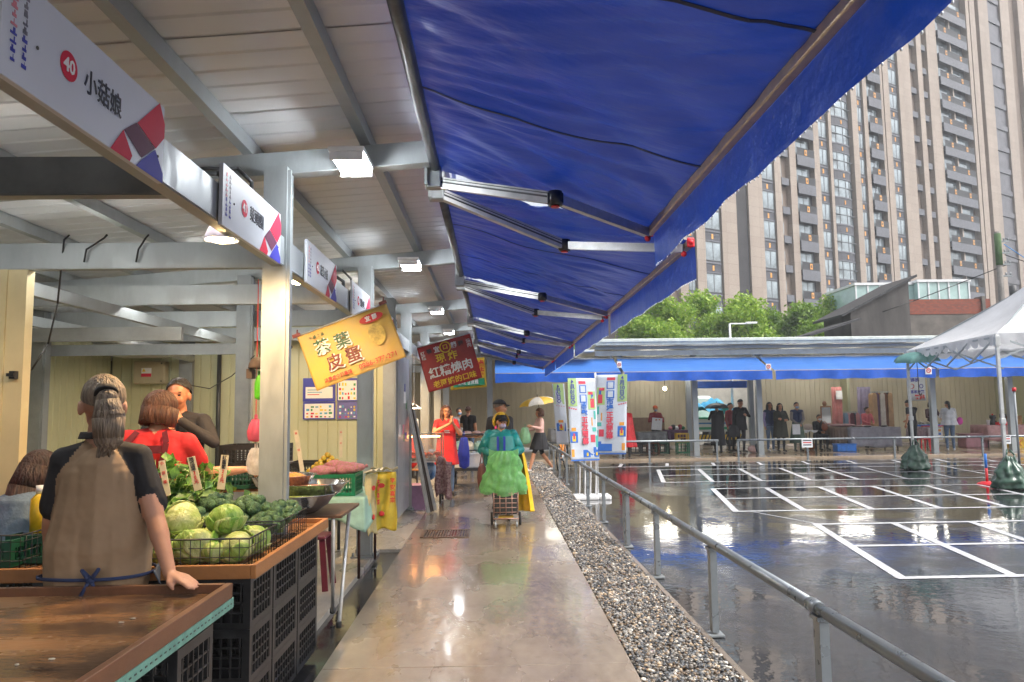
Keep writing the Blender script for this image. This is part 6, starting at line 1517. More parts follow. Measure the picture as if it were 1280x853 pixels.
def broccoli(x, y, z, r, seed, label):
    rr = random.Random(seed); t = thing('broccoli', label, 'broccoli', (x, y, z), 0, 'broccoli heads in the second basket'); mb = MB()
    for k in range(34):
        a = rr.random() * 6.28; e = math.acos(rr.random()) ; q = V3((math.sin(e) * math.cos(a), math.sin(e) * math.sin(a), math.cos(e) * .75)) * r * .8
        mb.ico(q, r * (.2 + .12 * rr.random()), 2, jit=r * .03)
    mb.ball((0, 0, 0), (r * .8, r * .8, r * .55)); mb.build('florets', BROC, t)
    mb = MB(); mb.cone((0, 0, -r * .9), (0, 0, 0), r * .25, r * .4, 8); mb.build('stalk', STEM, t)
i = 0
for (x, y, z) in ((-1.92, 4.40, .90), (-1.72, 4.38, .93), (-1.52, 4.40, .92), (-1.32, 4.40, .90), (-1.88, 4.58, .95), (-1.66, 4.57, 1.0), (-1.45, 4.57, .98), (-1.30, 4.6, .93), (-1.75, 4.74, .97), (-1.52, 4.75, .96), (-1.32, 4.76, .93)):
    broccoli(x, y, z, .105, 80 + i, 'dark green broccoli head, ' + ['front left', 'front, second from left', 'front, second from right', 'front right', 'middle row left', 'highest of the pile', 'middle row right', 'middle row at the right end', 'back left', 'back middle', 'back right'][i]); i += 1
# leafy greens, carrots, roots
def bunch(x, y, z, w, n, seed, label, m, dx=0, cat='greens'):
    t = thing('leafy_greens', label, cat, (x, y, z)); rr = random.Random(seed); mb = MB(); mb2 = MB()
    for k in range(n):
        a = rr.random() * 6.28; L = w * (.7 + .6 * rr.random()); tilt = rr.uniform(.1, 1.15); d = V3((math.sin(tilt) * math.cos(a) + dx, math.sin(tilt) * math.sin(a), math.cos(tilt))).normalized()
        b0 = V3((rr.uniform(-.06, .06), rr.uniform(-.05, .05), 0)); tip = b0 + d * L; mb2.cone(b0, tip, .004, .002, 4)
        for j in range(4):
            c = b0.lerp(tip, .45 + .18 * j); s = V3((rr.uniform(-1, 1), rr.uniform(-1, 1), rr.uniform(-.6, .6))).normalized(); w_ = .026 + .02 * rr.random(); u = d.cross(s).normalized()
            e = c + s * w_ * 2.2; mb.poly([c, c.lerp(e, .45) + u * w_ * .8 + V3((0, 0, .006)), e, c.lerp(e, .45) - u * w_ * .8 + V3((0, 0, .006))])
    mb.build('leaves', m, t, normals=False); mb2.build('stems', STEM, t)
GRL = M('leafy_green', '#2f5a22', .4, 0, .3, 25, col2='#6d9c3c', trans=.25); 
bunch(-1.98, 4.55, .92, .30, 90, 1, 'bushy bunch of leafy greens by the elbow of the ponytailed man', GRL)
bunch(-1.90, 4.95, .9, .28, 60, 2, 'dark leafy greens behind the price sign', GRL)
bunch(-2.35, 4.7, .85, .26, 60, 3, 'leafy greens at the left, hidden behind the ponytailed man', GRL)
ORG = M('carrot_orange', '#c5602a', .45, 0, .15, 20)
for k, (x, y, r) in enumerate(((-1.78, 4.98, .3), (-1.70, 5.02, -.2), (-1.74, 5.05, .8))):
    mb = MB(); mb.cone((-.08, 0, 0), (.08, 0, .01), .018, .010, 10); mb.ball((-.08, 0, 0), .018, 10, 6); mb.cone((-.1, 0, 0), (-.08, 0, 0), .006, n=6)
    o = mb.build('carrot', ORG, loc=(x, y, .95), rot=(0, .1, r)); tag(o, ['carrot lying nearest the leafy greens', 'carrot lying beside the price stick', 'carrot lying crosswise over the others'][k], 'carrot', 'carrots')
mb = MB(); mb.bx(-.22, .22, -.12, .12, 0, .11); o = mb.build('foam_tray', M('white_plastic'), loc=(-1.72, 5.02, .82)); tag(o, 'white foam box under the carrots', 'box')
def price(px, py0, py1, Y, lean, txt, label, w=.035):
    a = AY(px, py1, Y); b = AY(px, py0, Y); h = b.z - a.z; t = thing('price_stick', label, 'price sign', a, 0, 'hand-lettered price sticks'); t.rotation_euler = (0, R(lean), 0)
    mb = MB(); mb.bx(-w / 2, w / 2, -.002, .002, 0, h, bev=.001); mb.build('card', M('cream_card', '#cfc6ae', .5), t)
    L = [text(ch, w * .62, INK if k < len(txt) - 3 else RED_INK, t, (0, -.0035, h * (.92 - k * .8 / max(1, len(txt)))), (R(90), 0, 0), 'l', .01) for k, ch in enumerate(txt)]
    bundle(L, 'lettering', t)
price(248, 570, 613, 4.25, -14, '地瓜葉30元', 'white price stick leaning left above the leafy greens', .045)
price(276, 569, 612, 4.5, 6, '紅蘿蔔25元', 'white price stick standing upright beside the carrots', .045)
price(210, 575, 620, 4.3, -12, '小白菜', 'white price stick at the shoulder of the ponytailed man', .035)
price(378, 537, 590, 7.0, -10, '金桔', 'yellow wooden price stick leaning left over the fruit crate', .04); price(426, 538, 572, 7.4, 0, '椪柑', 'upright wooden price stick behind the yellow fruit', .03)
# goods behind the ponytailed man
crate((AY(22, 690, 3.95).x - .1, 3.95, .81), (.32, .3, .13), GRNC2, 'small dark green crate at the left, behind the ponytailed man')
t = thing('bottle', 'yellow bottle with a pale cap in front of the person in denim', 'bottle', (AY(50, 650, 4.0).x, 4.0, .95)); mb = MB(); mb.lathe([(.001, 0), (.045, 0), (.048, .1), (.045, .17), (.02, .2)], n=16); mb.build('body', M('yellow_label', (.75, .5, .02), .35), t); mb = MB(); mb.cone((0, 0, .2), (0, 0, .24), .024, n=12); mb.build('cap', WHITE, t)
crate((AY(50, 650, 4.0).x, 4.0, .81), (.22, .2, .138), GRNC2, 'dark green crate under the yellow bottle')
# steel bowls of prepared food
STEEL = M('stainless_steel', '#c6c8c8', .16, .95, .06, 14, rvar=.06); FOODO = M('orange_pickles', '#b0602a', .45, 0, .3, 40, bump=1, bscale=60); FOODG = M('green_pickles', '#8a9a45', .45, 0, .3, 40, bump=1, bscale=60); FOODY = M('golden_fried_food', '#b98438', .5, 0, .3, 40, bump=1, bscale=60)
bt = thing('bowl_stand', 'folding steel stand with a brown tray holding metal bowls', 'stand', (-1.45, 5.72, 0))
mb = MB(); mb.bx(-.42, .36, -.32, .40, .80, .82); mb.build('tray', M('brown_tray', '#5c463a', .4), bt)
for (a, b) in (((.30, -.30, .80), (.20, .18, .02)), ((.30, .3, .8), (.33, -.22, .02)), ((-.35, -.3, .8), (-.38, .2, .02)), ((-.35, .3, .8), (-.38, -.2, .02))):
    mb = MB(); mb.cone(a, b, .014, n=10); lg = mb.build('leg', ALU, bt); mb = MB(); mb.cone(b, V3(b) + V3((0, 0, .04)), .02, n=10); mb.build('rubber_foot', RUBBER, lg)
for k, (x, y, z, r, f, lab) in enumerate(((-1.42, 5.52, .83, .26, FOODG, 'steel bowl of green pickles, front of the stand'), (-1.40, 5.82, .88, .27, FOODO, 'steel bowl of orange pickles, behind the green one'), (-1.66, 5.95, .93, .25, FOODY, 'steel bowl heaped with golden fried food'))):
    t = thing('steel_bowl', lab, 'bowl', (x, y, z), 0, 'steel bowls of prepared food'); mb = MB(); mb.lathe([(.001, 0), (r * .45, .0), (r * .8, .06), (r * .98, .13), (r, .135), (r * 1.05, .137)], n=32); mb.build('bowl', STEEL, t, solid=.003)
    mb = MB(); mb.ball((0, 0, .085), (r * .86, r * .86, .03 if k < 2 else .075), 20, 8); mb.build('food', f, t)
# bags and cap hung on the nearest post
Yh = 5.0
def hung(px, py, w, h, m, label, name='plastic_bag', seed=0):
    p = AY(px, py, Yh); o = plastic_bag(None, (0, 0, 0), w, h, m, name, seed=seed); o.location = p; tag(o, label, 'bag', 'bags hanging by the nearest post'); return o
hung(320, 524, .10, .15, M('pink_bag_plastic', (.75, .16, .28), .35, trans=.4), 'pink plastic bag hanging left of the nearest post', seed=1)
hung(320, 560, .11, .18, CLEARB, 'clear plastic bag of orange food hanging below the pink bag', seed=3)
hung(324, 470, .06, .16, M('lime_plastic', (.15, .65, .04), .4, trans=.3), 'lime green plastic bag hanging above the pink bag', seed=5)
p = AY(321, 462, Yh); mb = MB(); mb.grid(lambda u, v: V3((math.sin(v * 1.5) * math.cos(u * 6.2832) * .05, math.sin(v * 1.5) * math.sin(u * 6.2832) * .09, math.cos(v * 1.5) * .08)), 18, 7); mb.bx(-.055, -.02, -.04, .04, -.06, .0); o = mb.build('cap', cloth('brown_cap', '#574a44'), loc=p, solid=.004); tag(o, 'brown cap hung on a cord left of the nearest post', 'cap')
c = cable([(p.x, Yh, 2.45), (p.x, Yh, p.z - .1), (p.x, Yh, AY(320, 558, Yh).z)], .003).build('hanging_string', RED_INK); tag(c, 'thin red cord the cap and bags hang from', 'cord')
# fuse box
p = AY(188.5, 466, 10.3); t = thing('fuse_box', 'beige electrical box with warning stickers on the green wall', 'electrical box', (p.x, 10.3, p.z))
mb = MB(); mb.bx(-.21, .21, -.05, .08, -.155, .155, bev=.008); mb.build('cabinet', M('beige_metal', '#b3a98e', .4, .1, .05), t); mb = MB(); mb.bx(-.20, .20, -.058, -.051, -.145, .145, bev=.002); mb.build('door', M('beige_metal'), t)
mb = MB(); mb.bx(-.10, .035, -.062, -.0585, -.06, .06); mb.build('sticker', WHITE, t); mb = MB(); mb.bx(-.10, .035, -.065, -.0625, -.06, -.015); mb.build('red_sticker', SRED, t); mb = MB(); mb.prism([(-.09, -.065, .01), (-.04, -.065, .01), (-.065, -.065, .055)], (0, -.002, 0)); mb.build('yellow_triangle', YEL_INK, t)
for z in (-.12, .12): mb = MB(); mb.cone((.17, -.066, z), (.17, -.058, z), .01, n=8); mb.build('latch', DGREY, t)
t = table('inner_table', 'plain table behind the greens, mostly hidden', -2.35, -1.65, 6.05, 6.55, .95, WOOD, legs=[(-2.3, 6.1), (-1.7, 6.1), (-2.3, 6.5), (-1.7, 6.5)])
crate((-1.98, 6.2, .955), (.52, .34, .17), GRNC2, 'dark green crate under the black one, beside the eating man', pitch=.03); crate((-1.94, 6.2, 1.13), (.50, .32, .17), BLACKP, 'black crate stacked on the green one beside the eating man', pitch=.03)
# fruit crate table with mint cloth
MINT = cloth('mint_tablecloth', '#9cc4b4', rough=.6); x0, x1, y0, y1 = -2.02, -1.22, 7.02, 8.0
t = table('fruit_table', 'small folding table with thin dark legs under the mint cloth', x0, x1, y0, y1, .76, WOOD, legs=[(x0 + .04, y0 + .05), (x1 - .04, y0 + .05), (x1 - .03, y1 - .05), (x0 + .04, y1 - .05)], leg_m=M('dark_red_metal', '#3a201e', .4, .4), lr=.014)
def drape(u, v):
    P = [(x0 - .02, y0 - .01), (x1 + .02, y0 - .01), (x1 + .02, y1 + .01)]
    if u < .5: q = V3((*P[0], 0)).lerp(V3((*P[1], 0)), u * 2)
    else: q = V3((*P[1], 0)).lerp(V3((*P[2], 0)), u * 2 - 1)
    o_ = .02 * math.sin(u * 34) * v + .03 * v; drop = .20 + .12 * math.exp(-((u - .5) / .09) ** 2)
    return q + V3((o_ * (1 if u >= .45 else .1), -o_ * (1 if u < .55 else .1), .768 - drop * v))
mb = MB(); mb.grid(drape, 70, 8); mb.poly([(x0 - .02, y0 - .01, .768), (x1 + .02, y0 - .01, .768), (x1 + .02, y1, .768), (x0 - .02, y1, .768)]); o = mb.build('tablecloth', MINT, solid=.003); tag(o, 'mint green plastic tablecloth draped over the small fruit table', 'tablecloth')
crate((-1.60, 7.28, .772), (.60, .42, .20), GRNC, 'bright green crate piled with fruit on the mint cloth', pitch=.03, solid_top=.03)
crate((-1.98, 8.3, .78), (.45, .4, .24), BLACKP, 'black crate behind the green fruit crate', pitch=.03)
t = table('crate_stand', 'low bench behind the fruit table carrying a black crate', -2.25, -1.7, 8.05, 8.6, .77, WOOD, legs=[(-2.2, 8.1), (-1.75, 8.1), (-2.2, 8.55), (-1.75, 8.55)])
KQ = M('golden_citrus', '#c9952a', .4, 0, .15, 20, col2='#a8a02e'); rr = random.Random(9); n = 0
t = None
for lay in range(6):
    Rl = .16 - lay * .026
    for k in range(max(1, int(13 - lay * 2.2))):
        a = k * 6.28 / max(1, int(13 - lay * 2.2)) + lay; rad = Rl * (1 if k % 2 else .75)
        mb = MB(); mb.ball((0, 0, 0), .026 + .003 * rr.random(), 10, 7); o = mb.build('citrus', KQ, loc=(-1.62 + rad * math.cos(a) * 1.1, 7.36 + rad * math.sin(a) * .9, .985 + lay * .03)); tag(o, 'small golden citrus fruit in the heap behind the pink net bags', 'citrus fruit', 'heap of golden citrus'); n += 1
PNK = M('pink_net', '#d889a0', .5, 0, .3, 60, col2='#b98f70', bump=1, bscale=90, trans=.3)
for k, (x, y, z, rx, rz) in enumerate(((-1.60, 7.12, 1.005, .12, .2), (-1.42, 7.15, 1.01, .11, -.3), (-1.50, 7.24, 1.045, .12, .1), (-1.34, 7.28, 1.02, .09, .5))):
    mb = MB(); mb.grid(lambda u, v: V3((rx * math.cos(v * math.pi) * 1.1, .06 * math.sin(v * math.pi) * math.cos(u * 6.2832) * (1 + .15 * math.sin(v * 16 + u * 9)), .048 * math.sin(v * math.pi) * math.sin(u * 6.2832) * (1 + .15 * math.sin(v * 13)))), 18, 20); mb.cone((rx * 1.05, 0, 0), (rx * 1.35, .01, .01), .008, .02, 8)
    o = mb.build('net_bag', PNK, loc=(x, y, z), rot=(0, 0, rz)); tag(o, 'pink net bag of fruit, ' + ['front left in the green crate', 'front right in the green crate', 'top of the three in the crate', 'hanging over the crate corner'][k], 'net bag', 'pink net bags of fruit')
# printed bags hanging from the table corner
for k, (xx, yy, w, rz, m, lab) in enumerate(((-1.17, 7.22, .20, 70, M('cream_printed_bag', '#cfc08a', .5, trans=.2), 'cream printed cloth bag hanging left of the yellow one'), (-1.08, 7.45, .24, 4, M('yellow_printed_bag', '#dcc84a', .5, trans=.2, bump=.3, bscale=8), 'yellow printed bag with red motifs hanging from the fruit table'))):
    t = thing('printed_bag', lab, 'bag', (xx, yy, .96), R(rz), 'printed bags on the fruit table corner'); H_ = .56
    mb = MB(); mb.grid(lambda u, v: V3(((u - .5) * w * (1 - .12 * (1 - v) + .05 * math.sin(v * 9 + k)), .016 * math.sin(u * 13 + v * 4) * (1 - .5 * v) + .012 * math.sin(v * 11 + u * 5), -v * H_ * (1 + .03 * math.sin(u * 8 + k)))), 30, 24); mb.build('bag_cloth', m, t, solid=.004)
    mb = MB(); mb.grid(lambda u, v: V3(((u - .5) * w * 1.1, .03 - .10 * math.sin(v * 3) , .012 + .03 * math.sin(v * 3.1) + .012 * math.sin(u * 14))), 20, 8); mb.build('folded_top', M('pale_folded_cloth', '#d6d0b8', .5), t, solid=.004)
    mb = MB(); mb.grid(lambda u, v: V3((-.12 * w + .034 * v * math.cos(u * 6.2832), -.036, -.13 + .024 * v * math.sin(u * 6.2832))), 14, 2); mb.build('red_motif', RED_INK, t)
    L = [text(ch, .055, RED_INK, t, (.33 * w, -.036, -.09 - j * .062), (R(90), 0, 0), 'l', .02) for j, ch in enumerate('平安喜樂')]; bundle(L, 'lettering', t)
    mb = MB(); mb.ico((-.1 * w, -.034, -.40), (.03, .003, .03), 1, jit=.004); mb.build('red_motif', RED_INK, t)
# maroon stool
t = thing('stool', 'maroon plastic stool under the fruit table', 'stool', (-1.62, 6.75, .02)); MAR = M('maroon_plastic', '#5e2030', .4)
mb = MB(); mb.bx(-.15, .15, -.15, .15, .43, .46, bev=.01); mb.build('seat', MAR, t)
for a in (-1, 1):
    for b in (-1, 1): mb = MB(); mb.bar((a * .12, b * .12, .43), (a * .16, b * .16, 0), .05, .02); mb.build('leg', MAR, t)
# notice panel and leaning steel strips
t = thing('notice_panel', 'tall pale sheet panel with stickers between two posts', 'panel', (-1.345, 10.32, .1)); mb = MB(); mb.bx(0, .03, 0, 1.35, 0, 2.25); mb.build('sheet', M('pale_grey_sheet', '#a3a8ac', .35, .3, .1, 3), t)
mb = MB(); rr = random.Random(5)
for k in range(7):
    y = rr.uniform(.1, .95); z = .9 + rr.random() * .9; mb.bx(.031, .033, y, y + .1 + .2 * rr.random(), z, z + .08 + .1 * rr.random(), mi=k % 4)
mb.build('sticker', [INKW, BLUE_INK, M('poster_green'), PINK_INK], t)
for k, (y, tilt) in enumerate(((11.45, 0), (11.6, 0), (11.75, 0))):
    t = MB(); t.bar((-1.0 + k * .04, y, .02), (-1.30 + k * .02, y - .1, 1.72 - k * .07), .06, .012, up=(0, 1, 0)); t.bar((-1.0 + k * .04 + .0, y - .036, .02), (-1.30 + k * .02, y - .136, 1.72 - k * .07), .012, .03, up=(0, 1, 0))
    o = t.build('steel_strip', ALU if k != 1 else M('worn_dark_strip', '#5b5450', .4, .5)); tag(o, ['front folded steel strip leaning on the pale panel', 'dark middle strip leaning on the pale panel', 'rear steel strip leaning on the pale panel'][k], 'steel strip', 'leaning steel strips')
# snack stand
t = table('snack_table', 'snack stand table under the glass case', -1.55, -.86, 12.5, 13.2, .72, ALU, legs=[(-1.5, 12.55), (-.9, 12.55), (-.9, 13.15), (-1.5, 13.15)])
gs = thing('glass_case', 'glass food case glowing orange beside the woman in red', 'display case', (-1.2, 12.8, .72)); GLS = M('clear_glass', (.8, .78, .75), .05, 0, .03, 3, alpha=.22, spec=1)
mb = MB(); mb.bx(-.32, .32, -.25, .25, .06, .44); mb.build('glass', GLS, gs); mb = MB(); mb.bx(-.33, .33, -.26, .26, 0, .055); mb.bx(-.33, .33, -.26, .26, .441, .46)
for a in (-1, 1):
    for b in (-1, 1): mb.bx(a * .33, a * .315, b * .26, b * .245, .055, .44)
mb.build('frame', STEEL, gs); mb = MB(); rr = random.Random(2)
for k in range(26): mb.ico((rr.uniform(-.27, .27), rr.uniform(-.2, .2), .08 + .05 * rr.random()), (.05, .035, .03), 1, jit=.008)
mb.build('fried_food', M('lit_fried_food', '#c8622a', .5, bump=.6), gs)
mb = MB(); mb.cone((-.28, 0, .40), (.28, 0, .40), .012, n=8); mb.build('heat_tube', M('lit_heat_tube', (1, .5, .2), .4, emit=(1, .42, .12), estr=14, var=0), gs)
t = thing('heat_lamp', 'white heat lamp glowing above the snack stand', 'lamp', (AY(519, 508, 12.6).x, 12.6, AY(519, 511, 12.6).z)); mb = MB(); mb.bx(-.09, .09, -.03, .03, 0, .012); mb.build('tube', M('lit_heat_white', (1, .8, .6), .4, emit=(1, .72, .5), estr=12, var=0), t)
mb = MB(); mb.tube([(-.1, 0, 0), (-.02, 0, .09), (.1, 0, .0)], .006, 6); mb.tube([(-.02, 0, .09), (-.02, 0, .9)], .004, 5); mb.build('hanger', WHITE, t)
PAT = M('patterned_cloth', '#a08a86', .8, 0, .3, 26, col2='#5e3038', bump=.2)
mb = MB(); mb.grid(lambda u, v: V3((-.97 + .26 * u + .015 * math.sin(v * 7 + u * 14), 12.42 - .03 * math.sin(u * 11), .76 - .62 * v + .05 * math.sin(u * 5))), 18, 12); o = mb.build('patterned_cloth', PAT, solid=.005); tag(o, 'patterned reddish cloth hanging off the snack stand', 'cloth')
t = thing('plastic_bin', 'lilac plastic bin under the snack stand', 'bin', (-1.27, 12.1, .004)); mb = MB(); mb.prism([(-.17, -.16, 0), (.17, -.16, 0), (.2, -.16, .36), (-.2, -.16, .36)], (0, .32, 0)); mb.build('tub', PURC, t); mb = MB(); mb.bx(-.215, .215, -.18, .18, .361, .385, bev=.008); mb.build('rim', PURC, t)
mb = MB(); mb.ball((0, 0, 0), (.14, .1, .16), 14, 10); mb.bx(-.06, .06, -.105, -.098, -.08, .08); o = mb.build('blue_sack', M('blue_white_sack', '#2f6db0', .5, 0, .2, 9, col2='#a8c8e0'), loc=(-1.1, 12.7, .55)); tag(o, 'blue and white sack under the snack stand table', 'sack')
# hand cart behind the woman in red
t = thing('platform_cart', 'black platform cart with a tall handle behind the woman in red', 'cart', (-.50, 15.6, .004)); 
mb = MB(); mb.bx(-.42, .40, -.5, .4, .34, .39); mb.build('deck', DGREY, t); mb = MB(); mb.tube([(-.40, -.5, .39), (-.40, -.5, 1.02), (-.36, -.5, 1.07), (.34, -.5, 1.07), (.38, -.5, 1.02), (.38, -.5, .39)], .018, 8); mb.tube([(-.4, -.5, .75), (.38, -.5, .75)], .012, 6); mb.build('handle', BLACKP, t)
for a in (-1, 1):
    for b in (-1, 1):
        mb = MB(); mb.cone((a * .33 - .035, b * .38, .155), (a * .33 + .035, b * .38, .155), .15, n=20); wh = mb.build('wheel', RUBBER, t); mb = MB(); mb.cone((a * .33 - .04, b * .38, .155), (a * .33 + .04, b * .38, .155), .06, n=12); mb.build('hub', GALVD, wh)
t = thing('foam_box', 'white foam box on the platform cart', 'box', (-.50, 15.5, .40)); mb = MB(); mb.bx(-.33, .33, -.3, .3, 0, .25, bev=.01); mb.build('box', WHITE, t); mb = MB(); mb.bx(-.34, .34, -.31, .31, .252, .29, bev=.01); mb.build('lid', WHITE, t)
for k, (x, m) in enumerate(((-.72, M('pale_teal_bag', '#8fb8b0', .4)), (-.52, M('pale_cream_bag', '#c9bfa8', .4)), (-.3, M('pale_teal_bag')))):
    mb = MB(); mb.ball((0, 0, 0), (.12, .12, .13), 12, 8); o = mb.build('packed_bag', m, loc=(x, 15.5, .80)); tag(o, ['pale teal packed bag, left on the foam box', 'cream packed bag between two teal ones', 'pale teal packed bag, right on the foam box'][k], 'bag', 'packed bags on the foam box')
o = plastic_bag(None, (0, 0, 0), .22, .62, M('blue_net_bag', (.04, .07, .55), .4, trans=.4), 'blue_bag', seed=3); o.location = (AY(580, 550, 15.0).x, 15.0, 1.02); tag(o, 'blue plastic bag hanging from the cart handle', 'plastic bag')
# shopping trolley and the green bag
t = thing('shopping_trolley', 'wire shopping trolley pushed by the person in the teal jacket', 'trolley', (.15, 10.12, .004)); COPR = M('copper_wire', '#a58476', .35, .6)
mb = MB()
for z in (.20, .26, .32, .38, .44): mb.tube([(-.16, -.12, z), (.16, -.12, z), (.16, .12, z), (-.16, .12, z), (-.16, -.12, z)], .006, 5)
for x in (-.16, -.08, 0, .08, .16):
    for y in (-.125, .125): mb.cone((x, y, .16), (x, y, .46), .006, n=5)
mb.tube([(-.14, .12, .2), (-.14, .25, .93), (.14, .25, .93), (.14, .12, .2)], .010, 6); mb.tube([(-.17, -.14, .12), (.17, -.14, .12)], .009, 6); mb.build('basket', COPR, t)
mb = MB(); mb.bx(-.15, .15, -.11, .11, .17, .45, bev=.02); mb.build('liner', M('dark_liner', (.03, .035, .035), .6), t)
for a in (-1, 1):
    mb = MB(); mb.cone((a * .19 - .015, .08, .09), (a * .19 + .015, .08, .09), .088, n=20); mb.build('wheel', RUBBER, t); mb = MB(); mb.cone((a * .14 - .012, -.14, .04), (a * .14 + .012, -.14, .04), .038, n=14); mb.cone((a * .14, -.14, .05), (a * .14, -.13, .14), .008, n=6); mb.build('caster', GALVD, t)
mb = MB(); mb.cone((-.18, .08, .09), (.18, .08, .09), .01, n=6); mb.bx(-.1, .1, -.03, .1, .115, .135, mi=1); mb.build('axle', [GALVD, YELC], t)
def gb(u, v):
    a = u * 6.2832; w = .10 + .17 * min(1, v * 1.7) ** .7 + .02 * math.sin(v * 9); w *= 1 + .10 * math.sin(a * 4 + 1) * v + .09 * math.sin(a * 9 + v * 5) * (1.1 - v * .6) + .05 * math.sin(a * 17 + v * 9) + .14 * noise.noise(V3((math.cos(a) * 3, math.sin(a) * 3, v * 7)))
    return V3((w * math.cos(a), w * .55 * math.sin(a), -.56 * v * (1 + .06 * math.sin(a * 3))))
mb = MB(); mb.grid(gb, 110, 30)
for s in (-1, 1): mb.grid(lambda u, v: V3((s * (.06 + .14 * u), -.02, -.02 + .05 * u - v * .09)), 4, 3)
o = mb.build('green_bag', M('green_plastic_film', (.34, .72, .30), .25, 0, .15, 7, trans=.6, alpha=.78, bump=.8, bscale=12, coat=.3), loc=(.13, 10.15, 1.0)); tag(o, 'large bright green plastic bag tied on the shopping trolley', 'plastic bag')
mb = MB(); mb.ball((0, 0, 0), (.07, .12, .20), 12, 8); mb.tube([(-.03, 0, .17), (0, 0, .34), (.03, 0, .17)], .008, 5); o = mb.build('shoulder_bag', cloth('brown_red_bag', '#6a4038'), loc=(-.17, 10.5, .62)); tag(o, 'brown shopping bag hanging at the left of the green bag', 'bag')
# bicycle leaning beyond the railing
t = thing('bicycle', 'orange bicycle parked behind the railing beyond the woman in pink', 'bicycle', (1.78, 19.6, -.03), R(75)); BO = M('orange_bicycle_paint', (.75, .24, .02), .3)
for x in (-.5, .5):
    mb = MB()
    for k in range(28):
        a, b = k * 6.2832 / 28, (k + 1) * 6.2832 / 28; mb.cone((x + .32 * math.cos(a), 0, .34 + .32 * math.sin(a)), (x + .32 * math.cos(b), 0, .34 + .32 * math.sin(b)), .018, n=6)
    w_ = mb.build('wheel', RUBBER, t); mb = MB()
    for k in range(12): a = k * 6.2832 / 12; mb.cone((x, 0, .34), (x + .31 * math.cos(a), 0, .34 + .31 * math.sin(a)), .003, n=4)
    mb.build('spokes', GALVD, w_)
mb = MB(); mb.tube([(-.5, 0, .34), (-.15, 0, .8), (.35, 0, .82), (0, 0, .32), (-.15, 0, .8)], .018, 6); mb.tube([(-.5, 0, .34), (0, 0, .32)], .014, 6); mb.tube([(.32, 0, .95), (.5, 0, .34)], .018, 6); mb.build('frame', BO, t)
mb = MB(); mb.ball((-.2, 0, .93), (.13, .06, .03)); mb.cone((-.15, 0, .8), (-.19, 0, .93), .013, n=6); mb.build('saddle', BLACKP, t); mb = MB(); mb.tube([(.32, 0, .95), (.30, 0, 1.02), (.26, .25, 1.04)], .013, 6); mb.tube([(.30, 0, 1.02), (.26, -.25, 1.04)], .013, 6); mb.build('handlebar', BLACKP, t)
mb = MB(); mb.cone((0, -.04, .32), (0, .04, .32), .08, n=14); mb.build('chainring', GALVD, t)
# ================================================================ STALLS OF THE FAR HALL
fx = lambda px, Y: AY(px, 540, Y).x
def draped(name, label, px0, px1, Y, D, z, m, drop=.62, top_m=None, seed=0, cat='tablecloth'):
    x0, x1 = fx(px0, Y), fx(px1, Y); t = table('stall_table', 'table under the ' + name, x0 + .02, x1 - .02, Y + .03, Y + D, z, WOOD, legs=[(x0 + .08, Y + .1), (x1 - .08, Y + .1), (x0 + .08, Y + D - .06), (x1 - .08, Y + D - .06)])
    mb = MB()
    def fn(u, v):
        k = u * 3; w = .03 * v * math.sin(u * 70 + seed) + .02 * v
        if k < 1: return V3((x0 - w, Y + D * (1 - k), z + .006 - drop * v))
        if k < 2: return V3((x0 + (x1 - x0) * (k - 1), Y - w, z + .006 - (drop + .03 * math.sin(u * 31 + seed)) * v))
        return V3((x1 + w, Y + D * (k - 2), z + .006 - drop * v))
    mb.grid(fn, 90, 6); mb.poly([(x0, Y, z + .006), (x1, Y, z + .006), (x1, Y + D, z + .006), (x0, Y + D, z + .006)]); o = mb.build('tablecloth', m, solid=.006); tag(o, label, cat)
    return x0, x1
def sack(px, Y, z, r, m, label, name='goods_bundle', cat='goods', group=None):
    rr = random.Random(px); mb = MB()
    def fn(u, v):
        a, th = u * 6.2832, v * math.pi; w = 1 + .12 * math.sin(3 * a + px) * math.sin(th) + .1 * noise.noise(V3((a, th * 2, px)))
        return V3((r[0] * w * math.sin(th) * math.cos(a), r[1] * w * math.sin(th) * math.sin(a), r[2] * (1 + math.cos(th)) * w))
    mb.grid(fn, 20, 10); o = mb.build(name, m, loc=(fx(px, Y), Y, z)); return tag(o, label, cat, group)
GPL = M('grey_plastic_sheet', '#6d7072', .25, 0, .25, 4, bump=.6, bscale=8); PURPC = cloth('purple_cloth', '#52304f'); GREYC = cloth('silver_grey_cloth', '#9a98a0'); PINKC = cloth('dusty_pink_cloth', '#b08a8c'); ROSEC = cloth('rose_cloth', '#c9837f'); LAVC = cloth('lavender_cloth', '#a49ab8'); BROC2 = cloth('brown_sheet', '#7a6656')
x0, x1 = draped('grey plastic sheet', 'grey plastic sheet over the table of the vendor in an orange cap', 796, 834, 25.5, .8, .74, GPL, .42, seed=1)
draped('purple cloth', 'purple cloth over the crate table right of the vendor in an orange cap', 834, 860, 25.6, .7, .78, PURPC, .3, seed=2)
for k, (px, m, lab) in enumerate(((794, BLACKP, 'black crate on the platform, left of the vendor in an orange cap'), (806, BLACKP, 'second black crate from the left under the grey sheet'), (826, GRNC2, 'green crate under the right end of the grey sheet'), (815, M('brown_crate', '#6b3b22', .5), 'brown crate in the middle under the grey sheet'), (852, GRNC, 'green crate at the bottom of the stack under the purple cloth'))):
    crate((fx(px, 25.35), 25.3, .03), (.42, .3, .36), m, lab, pitch=.09)
crate((fx(852, 25.3), 25.3, .392), (.42, .3, .3), YELC, 'yellow crate on the green one under the purple cloth', pitch=.09)
